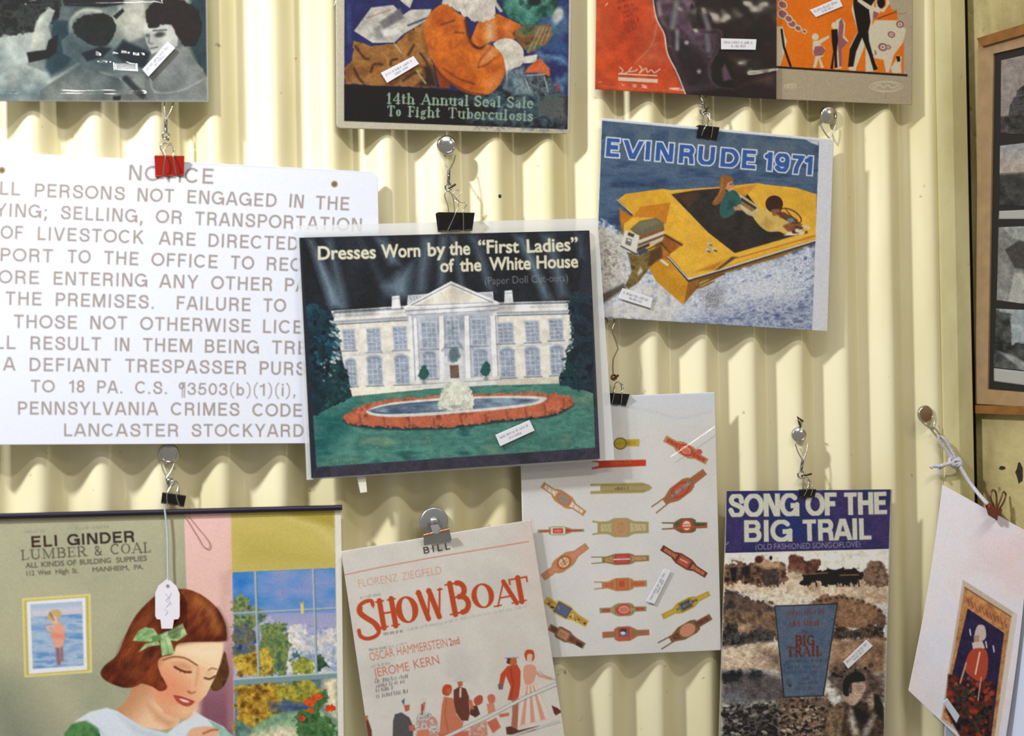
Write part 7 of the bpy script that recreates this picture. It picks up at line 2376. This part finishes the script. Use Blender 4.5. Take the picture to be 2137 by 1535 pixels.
def hook(label, mx, my, rpx, dep, V, stem_, knot, cut=None, tilt=(0, 0), flat=False, group=None):
    """magnet with a loop of wire hung on it: V = the two arms' upper ends and the point where they meet (pixels), stem_ = end of the twisted part"""
    root = thing('magnetic_hook', at(mx, my, AMP), label, 'hook', group)
    magnet_part(root, mx, my, rpx, AMP - .0006, tilt, flat=flat)
    d = dep
    (ax, ay), (bx, by), (jx, jy) = V
    wire('wire_loop', root, [at(ax, ay, AMP + .0035), at((ax + jx) / 2 - 2, (ay + jy) / 2, (AMP + d) / 2 + .002), at(jx, jy, d)], .0009, M_WIRE)
    wire('wire_loop', root, [at(bx, by, AMP + .0035), at((bx + jx) / 2 + 2, (by + jy) / 2, (AMP + d) / 2 + .002), at(jx, jy, d)], .0009, M_WIRE)
    if stem_:
        twist('twisted_stem', root, at(jx, jy, d), at(stem_[0], stem_[1], d), .0011, 4)
    if knot:
        bm = bmesh.new()
        kx, ky = knot
        pts = [at(kx + 7 * math.cos(t), ky + 7 * math.sin(t), d + .0015 * math.sin(2 * t)) for t in np.linspace(0, 2 * math.pi, 15)[:-1]]
        tube(bm, pts, .0012, 8, True)
        from_bm('wire_eye', bm, M_WIRE, root, True)
        if cut:
            wire('cut_end', root, [at(kx, ky + 3, d), at((kx + cut[0]) / 2, (ky + cut[1]) / 2 + 2, d + .002), at(cut[0], cut[1], d + .003)], .0013, mat('dark_wire', (70, 60, 48), .4, .7))
    return root


def clip(label, q, plane, half, m, front, back, group=None, hr=.0007, lip=.0009):
    """binder clip: q = TL TR BR BL of the front plate in pixels, half = half its thickness at the top,
    front/back = handle wires as pixel polylines (with the distance from the plane)"""
    q = np.array(q, float)
    root = thing('binder_clip', Vector(plane.hit(q[:, 0].mean(), q[:, 1].mean())), label, 'clip', group)
    bm = bmesh.new()
    n = Vector(plane.n)
    T = [Vector(plane.hit(*q[i])) for i in range(4)]
    e = .0014

    def shell(a, b, c, d, th):
        """a plate of four points with thickness th along its own normal"""
        nn = (b - a).cross(d - a).normalized() * th
        va = [bm.verts.new(v_) for v_ in (a, b, c, d)]
        vb = [bm.verts.new(v_ + nn) for v_ in (a, b, c, d)]
        bm.faces.new(va)
        bm.faces.new(vb[::-1])
        for i in range(4):
            bm.faces.new((va[i], va[(i + 1) % 4], vb[(i + 1) % 4], vb[i]))
    F = [T[0] + n * half, T[1] + n * half, T[2] + n * e, T[3] + n * e]
    Bk = [T[0] - n * half * .8, T[1] - n * half * .8, T[2] - n * e, T[3] - n * e]
    shell(F[0], F[1], F[2], F[3], .0005)
    shell(Bk[1], Bk[0], Bk[3], Bk[2], .0005)
    shell(Bk[0], Bk[1], F[1], F[0], .0005)
    L, R_ = F[3], F[2]
    w = R_ - L
    for a, b in ((0, .22), (.36, .64), (.78, 1)):
        tube(bm, [L + w * a, L + w * b], lip, 8)
    from_bm('clip_body', bm, m, root)
    for pts in (front, back):
        if not pts:
            continue
        bm = bmesh.new()
        P = [Vector(plane.hit(x, y, o)) for x, y, o in pts]
        tube(bm, spline(P, 4), hr, 8)
        from_bm('handle', bm, M_WIRE, root, True)
    return root


# hook and clip of the paper doll book
hook('silver round magnet and wire above the black clip of the white mansion book', 931, 304, 20, .026, ((917, 320), (951, 324), (937, 356)), (936, 386), (936, 390), (951, 384))
clip('large black binder clip on top of the white mansion book', [(911, 444), (988, 445), (985, 480), (914, 483)], PL['house'], .007, M_BLACK,
     [(934, 481, .0030), (943, 462, .0064), (952, 441, .0095), (957, 424, .006), (949, 416, .002), (962, 402, 0), (955, 396, -.001), (946, 404, .001), (958, 420, .002), (974, 424, .003), (967, 440, .0085), (967, 462, .0064), (967, 481, .0030)],
     [(936, 446, -.004), (935, 430, -.003), (928, 408, -.002), (934, 398, -.001), (944, 408, -.002), (948, 430, -.003), (949, 446, -.004)])
# red clip of the notice
hook('wire hook from behind the black and white photograph, above the red clip', 350, 190, 19, .019, ((344, 205), (362, 214), (346, 250)), (346, 276), (346, 283), (352, 292))
clip('red binder clip on the top edge of the white notice sign', [(322, 326), (384, 327), (384, 365), (324, 368)], PL['notice'], .007, M_RED,
     [(340, 365, .003), (342, 345, .0075), (345, 326, .0085), (342, 312, .006), (352, 302, .004), (364, 310, .005), (361, 326, .0085), (364, 345, .0075), (367, 362, .003)],
     [(345, 328, -.004), (334, 306, -.002), (348, 298, -.001), (360, 304, -.002), (362, 328, -.004)])
# boat brochure
hook('wire hook from behind the red sheet music, above the black clip of the boat brochure', 1468, 170, 19, .020, ((1459, 190), (1476, 190), (1467, 212)), (1468, 226), (1468, 232), (1478, 224))
clip('black binder clip at the top of the boat brochure', [(1455, 262), (1498, 267), (1495, 291), (1453, 286)], PL['boat'], .0055, M_BLACK,
     [(1464, 283, .0025), (1468, 272, .0055), (1474, 262, .007), (1480, 250, .004), (1481, 238, .002), (1476, 236, .001), (1480, 246, .004), (1487, 264, .007), (1486, 275, .0055), (1484, 287, .0025)],
     [(1465, 264, -.003), (1467, 248, -.002), (1470, 236, -.001), (1478, 240, -.001), (1477, 252, -.002), (1478, 266, -.003)])
hook('shiny domed magnet with a thin wire loop above the right corner of the boat brochure', 1727, 241, 20, .016, ((1712, 258), (1743, 262), (1730, 288)), None, None)
# cigar bands
hook('bent wire hook hanging from behind the boat brochure to the cigar band sheet', 1272, 650, 19, .019, ((1266, 664), (1282, 664), (1277, 686)), None, None)
r = bpy.data.objects[[o.name for o in bpy.data.objects if o.name.startswith('magnetic_hook')][-1]]
wire('bent_wire', r, [at(1277, 686, .019), at(1284, 708, .020), at(1290, 727, .021), at(1280, 748, .021), at(1279, 765, .0205), at(1280, 785, .020)], .0010, M_WIRE, sm=False)
bm = bmesh.new()
tube(bm, [at(1281 + 5 * math.cos(t), 787 + 5 * math.sin(t), .021 + .001 * math.sin(t)) for t in np.linspace(0, 2 * math.pi, 11)[:-1]], .0014, 7, True)
tube(bm, [at(1280, 790, .021), at(1286, 786, .023), at(1291, 782, .024)], .0015, 7)
from_bm('wire_knot', bm, mat('rusty_wire', (96, 62, 38), .5, .6, noise=.3), r, True)
clip('black binder clip on the cigar band sheet beside the mansion book', [(1262, 819), (1311, 822), (1306, 845), (1262, 841)], PL['cigar'], .0055, M_BLACK,
     [(1296, 842, .0025), (1297, 830, .0055), (1298, 818, .007), (1302, 806, .004), (1292, 798, .002), (1284, 804, .003), (1282, 818, .007), (1279, 832, .0055), (1277, 841, .0025)],
     [(1280, 821, -.003), (1282, 806, -.002), (1288, 796, -.001), (1296, 802, -.002), (1298, 822, -.003)])
# big trail
hook('small silver magnet with a bent wire above the Big Trail sheet music', 1666, 907, 17, .019, ((1660, 926), (1686, 926), (1675, 960)), (1672, 984), (1672, 990), (1694, 988), tilt=(-.15, .1))
r = bpy.data.objects[max((o.name for o in bpy.data.objects if o.name.startswith('magnetic_hook')))]
wire('bent_end', r, [at(1671, 890, AMP + .002), at(1668, 882, AMP + .003), at(1664, 870, AMP + .003), at(1676, 879, AMP + .0035)], .0014, mat('dark_brown_wire', (70, 52, 44), .5, .5), sm=False)
clip('small black binder clip on top of the Big Trail sheet music', [(1669, 1021), (1700, 1020), (1699, 1037), (1667, 1037)], PL['trail'], .0045, M_BLACK,
     [(1678, 1034, .0022), (1682, 1026, .0045), (1686, 1016, .0055), (1688, 1006, .003), (1684, 998, .001), (1692, 1004, .002), (1696, 1018, .0055), (1694, 1026, .0045), (1692, 1034, .0022)],
     [(1676, 1022, -.003), (1676, 1006, -.002), (1680, 996, -.001), (1688, 1000, -.002), (1690, 1022, -.003)])
# calendar
hook('silver magnet with a loop of wire just under the white notice sign', 352, 946, 20, .018, ((336, 962), (364, 966), (348, 996)), (352, 1010), (356, 1006), None)
clip('black binder clip seen from above on the calendar binding', [(339, 1027), (388, 1034), (384, 1056), (336, 1048)], PL['cal'], .006, M_BLACK,
     [(350, 1054, .003), (348, 1036, .0075), (352, 1022, .006), (362, 1008, .003), (372, 1014, .004), (368, 1034, .0075), (374, 1054, .003)],
     [(350, 1030, -.003), (352, 1012, -.002), (362, 1002, -.001), (372, 1010, -.002), (374, 1033, -.003)])
# the price tag on its thread
root = thing('hang_tag', at(350, 1250, .027), 'white paper tag on a pale thread in front of the calendar girl', 'tag')
wire('thread', root, [at(343, 1056, .0262), at(349, 1110, .0258), at(350, 1160, .0258), at(351, 1210, .0262)], .0010, mat('pale_thread', (176, 196, 196), .9))
TG = Plane(.0262, at=(350, 1250))


def tag_mesh():
    bm = bmesh.new()
    out = [(350, 1206), (368, 1222), (375, 1238), (375, 1285), (372, 1291), (363, 1292), (360, 1311), (337, 1311), (335, 1292), (327, 1291), (324, 1284), (324, 1236), (331, 1221)]
    va = [bm.verts.new(Vector(TG.hit(x, y, .0006))) for x, y in out]
    vb = [bm.verts.new(Vector(TG.hit(x, y, 0))) for x, y in out]
    bm.faces.new(va)
    bm.faces.new(vb[::-1])
    n = len(out)
    for i in range(n):
        bm.faces.new((va[i], va[(i + 1) % n], vb[(i + 1) % n], vb[i]))
    return bm


from_bm('tag_card', tag_mesh(), mat('tag_card_white', (232, 228, 236), .7, noise=.03), root)
bm = bmesh.new()
disc(bm, TG.hit(350, 1222, .0007), TG.n, [(3.2 * PX, 0), (3.0 * PX, .0003), (1.6 * PX, .0003), (1.5 * PX, 0)], 16)
from_bm('eyelet', bm, mat('tag_eyelet', (150, 140, 130), .5), root)
bm = bmesh.new()
for pts in ([(345, 1238), (352, 1244), (346, 1252), (354, 1258), (347, 1266)], [(357, 1236), (352, 1250), (358, 1262)], [(343, 1270), (350, 1276), (345, 1283)]):
    tube(bm, [Vector(TG.hit(x, y, .0007)) for x, y in pts], .0003, 5)
from_bm('pen_mark', bm, mat('pale_ink', (176, 170, 206), .8), root)

# bulldog clip with its own magnet
root = thing('bulldog_clip', at(905, 1100, .03), 'silver bulldog clip with a round magnet holding the Show Boat playbill', 'clip')
bm = bmesh.new()
disc(bm, at(904, 1087, AMP - .0005), (0, -1, 0), [(28 * PX, 0), (29 * PX, .001), (29 * PX, .0055), (28 * PX, .0066), (26 * PX, .0070), (10 * PX, .0072), (9.5 * PX, .0096), (7 * PX, .0112), (3 * PX, .0118), (0, .012)])
from_bm('magnet', bm, mat('brushed_magnet', (176, 180, 180), .3, .85, noise=.1), root, True)
bm = bmesh.new()
PB = PL['show']


def plate(q, o0, o1, th):
    q = np.array(q, float)
    A = [Vector(PB.hit(*q[i], o0 if i < 2 else o1)) for i in range(4)]
    B = [v_ - Vector(PB.n) * th for v_ in A]
    va, vb = [bm.verts.new(v_) for v_ in A], [bm.verts.new(v_) for v_ in B]
    bm.faces.new(va)
    bm.faces.new(vb[::-1])
    for i in range(4):
        bm.faces.new((va[i], va[(i + 1) % 4], vb[(i + 1) % 4], vb[i]))


plate([(884, 1119), (938, 1106), (943, 1127), (885, 1138)], .009, .0025, .0006)
plate([(884, 1119), (938, 1106), (943, 1127), (885, 1138)], -.006, -.002, .0006)
from_bm('jaw', bm, mat('clip_steel', (176, 178, 178), .42, 1.0, noise=.08), root)
bm = bmesh.new()
plate([(898, 1096), (914, 1093), (924, 1111), (905, 1116)], .0045, .0085, .0007)
from_bm('neck', bm, mat('dull_clip_steel', (128, 128, 126), .6, .5, noise=.1), root)
for a, b in (((884, 1117), (903, 1112)), ((917, 1109), (937, 1104))):
    bm = bmesh.new()
    tube(bm, [Vector(PB.hit(*a, .0085)), Vector(PB.hit(*b, .0085))], .0024, 10)
    from_bm('hinge', bm, mat('copper_hinge', (206, 150, 116), .2, 1.0), root, True)

# the corner hook, its string and the brown clip
root = hook('dark round magnet with a wire ring near the post, tied to a white string', 1929, 864, 20, .016, ((1924, 880), (1950, 878), (1945, 895)), None, None, tilt=(.1, .05), flat=True)
bm = bmesh.new()
s0, s1 = at(1946, 893, .018), at(1962, 914, .020)
w = Vector((.0022, 0, .0016))
tube(bm, [s0 + w, s1 + w, s1 + w * .3 + Vector((.0012, 0, -.0014)), s1 - w, s0 - w, s0 - w * .2 + Vector((-.0012, 0, .0014))], .0011, 8, True)
from_bm('swivel_ring', bm, M_STEEL, root, True)
root = thing('string', at(2000, 990, .024), 'white twisted string knotted between the wire ring and the brown clip', 'string')
M_STR = mat('white_string', (196, 196, 206), .9, noise=.25, nscale=500, bump=.5)
wire('strand', root, [at(1958, 908, .022), at(1962, 922, .021), at(1974, 938, .021), at(1990, 958, .023)], .0021, M_STR)
wire('strand', root, [at(1960, 910, .019), at(1972, 916, .022), at(1984, 936, .023), at(1995, 957, .024)], .0021, M_STR)
bm = bmesh.new()
for k in range(3):
    tube(bm, [at(1992 + 11 * math.cos(t) + k * 2, 961 + 8 * math.sin(t) + k * 3, .024 + .003 * math.sin(t + k)) for t in np.linspace(0, 2 * math.pi, 13)[:-1]], .0022, 7, True)
from_bm('knot', bm, M_STR, root, True)
wire('loose_end', root, [at(1990, 965, .026), at(1976, 968, .026), at(1962, 972, .024), at(1947, 972, .022), at(1943, 976, .022)], [.0026] * 21, M_STR)
wire('loose_end', root, [at(1986, 966, .025), at(1970, 972, .023), at(1960, 980, .022), at(1963, 990, .022)], .0016, M_STR)
wire('strand', root, [at(1999, 964, .025), at(2016, 994, .030), at(2034, 1020, .040), at(2056, 1046, CD[0] + (CD[1] - CD[0]) * .5 + .006), at(2066, 1055, CD[0] + (CD[1] - CD[0]) * .55 + .007)], .0027, M_STR)

root = thing('binder_clip', at(2076, 1058, .05), 'small red-brown clip holding the red-coated figure card to the string', 'clip')
bm = bmesh.new()
cq = [(2056, 1052), (2092, 1062), (2085, 1088), (2062, 1074)]
CLIPD = CD[0] + (CD[1] - CD[0]) * (2074 - 1967) / 183 + .0012
CP = Plane(CLIPD, 0, (CD[1] - CD[0]) / (183 * PX * 1.09), at=(2074, 1062))
A = [Vector(CP.hit(x, y, .006 if i < 2 else .003)) for i, (x, y) in enumerate(cq)]
B = [Vector(CP.hit(x, y, .0008)) for i, (x, y) in enumerate(cq)]
va, vb = [bm.verts.new(v_) for v_ in A], [bm.verts.new(v_) for v_ in B]
bm.faces.new(va)
bm.faces.new(vb[::-1])
for i in range(4):
    bm.faces.new((va[i], va[(i + 1) % 4], vb[(i + 1) % 4], vb[i]))
disc(bm, CP.hit(2063, 1058, .0055), CP.n, [(9 * PX, 0), (9.5 * PX, .002), (7 * PX, .004), (0, .0045)], 18)
from_bm('clip_body', bm, M_BROWN, root)
for pts in ([(2074, 1056), (2067, 1036), (2072, 1022), (2079, 1030), (2080, 1056)], [(2082, 1058), (2089, 1040), (2094, 1026), (2099, 1032), (2094, 1048), (2087, 1060)]):
    bm = bmesh.new()
    tube(bm, spline([CP.hit(x, y, .002) for x, y in pts], 5), .0013, 8)
    from_bm('handle', bm, mat('bronze_wire', (128, 96, 70), .35, .8), root, True)

# thin brown oval loop on the calendar's pink drape, strip of tape under the book, loose bits
root = thing('oval_loop', at(410, 1110, .0225), 'thin brown oval loop on the pink drape of the calendar', 'wire loop')
bm = bmesh.new()
tube(bm, spline([PL['cal'].hit(x, y, .0011) for x, y in [(385, 1075), (396, 1092), (412, 1118), (424, 1138), (434, 1144), (438, 1134), (428, 1118), (408, 1094), (394, 1076)]], 4), .0004, 6)
from_bm('loop', bm, mat('tan_loop', (166, 116, 96), .6), root, True)
root = thing('tape_strip', at(757, 1010, .03), 'short strip of clear white tape hanging below the mansion book', 'tape')
bm = bmesh.new()
for a, b in ((0, 1),):
    q = [(743, 985), (762, 983), (766, 1026), (752, 1028)]
    TP = Plane(.0325, .1, at=(755, 1000))
    va = [bm.verts.new(Vector(TP.hit(x, y))) for x, y in q]
    vb = [bm.verts.new(Vector(TP.hit(x, y, -.0003))) for x, y in q]
    bm.faces.new(va)
    bm.faces.new(vb[::-1])
    for i in range(4):
        bm.faces.new((va[i], va[(i + 1) % 4], vb[(i + 1) % 4], vb[i]))
from_bm('tape', bm, mat('milky_tape', (222, 220, 206), .35), root)
bm = bmesh.new()
xh = at(1043, 409, AMP)
disc(bm, (xh.x, -float(corrugation(np.array(xh.x))) + .0002, xh.z), (0, -1, 0), [(4 * PX, 0), (3.6 * PX, .0006), (0, .0008)], 14)
o = from_bm('nail_head', bm, mat('dark_nail', (40, 34, 28), .6), None)
o['label'], o['category'] = 'tiny dark nail head in the wall right of the large black clip', 'nail'

root = thing('wire_scrap', at(701, 4, .012), 'small steel wire end at the upper left corner of the seal sale card', 'wire')
wire('wire_end', root, [at(702, -14, .012), at(702, 0, .013), at(699, 12, .0125)], .0013, M_STEEL)

if _FONT is not None:
    cu = _FONT.data
    bpy.data.objects.remove(_FONT)
    bpy.data.curves.remove(cu)
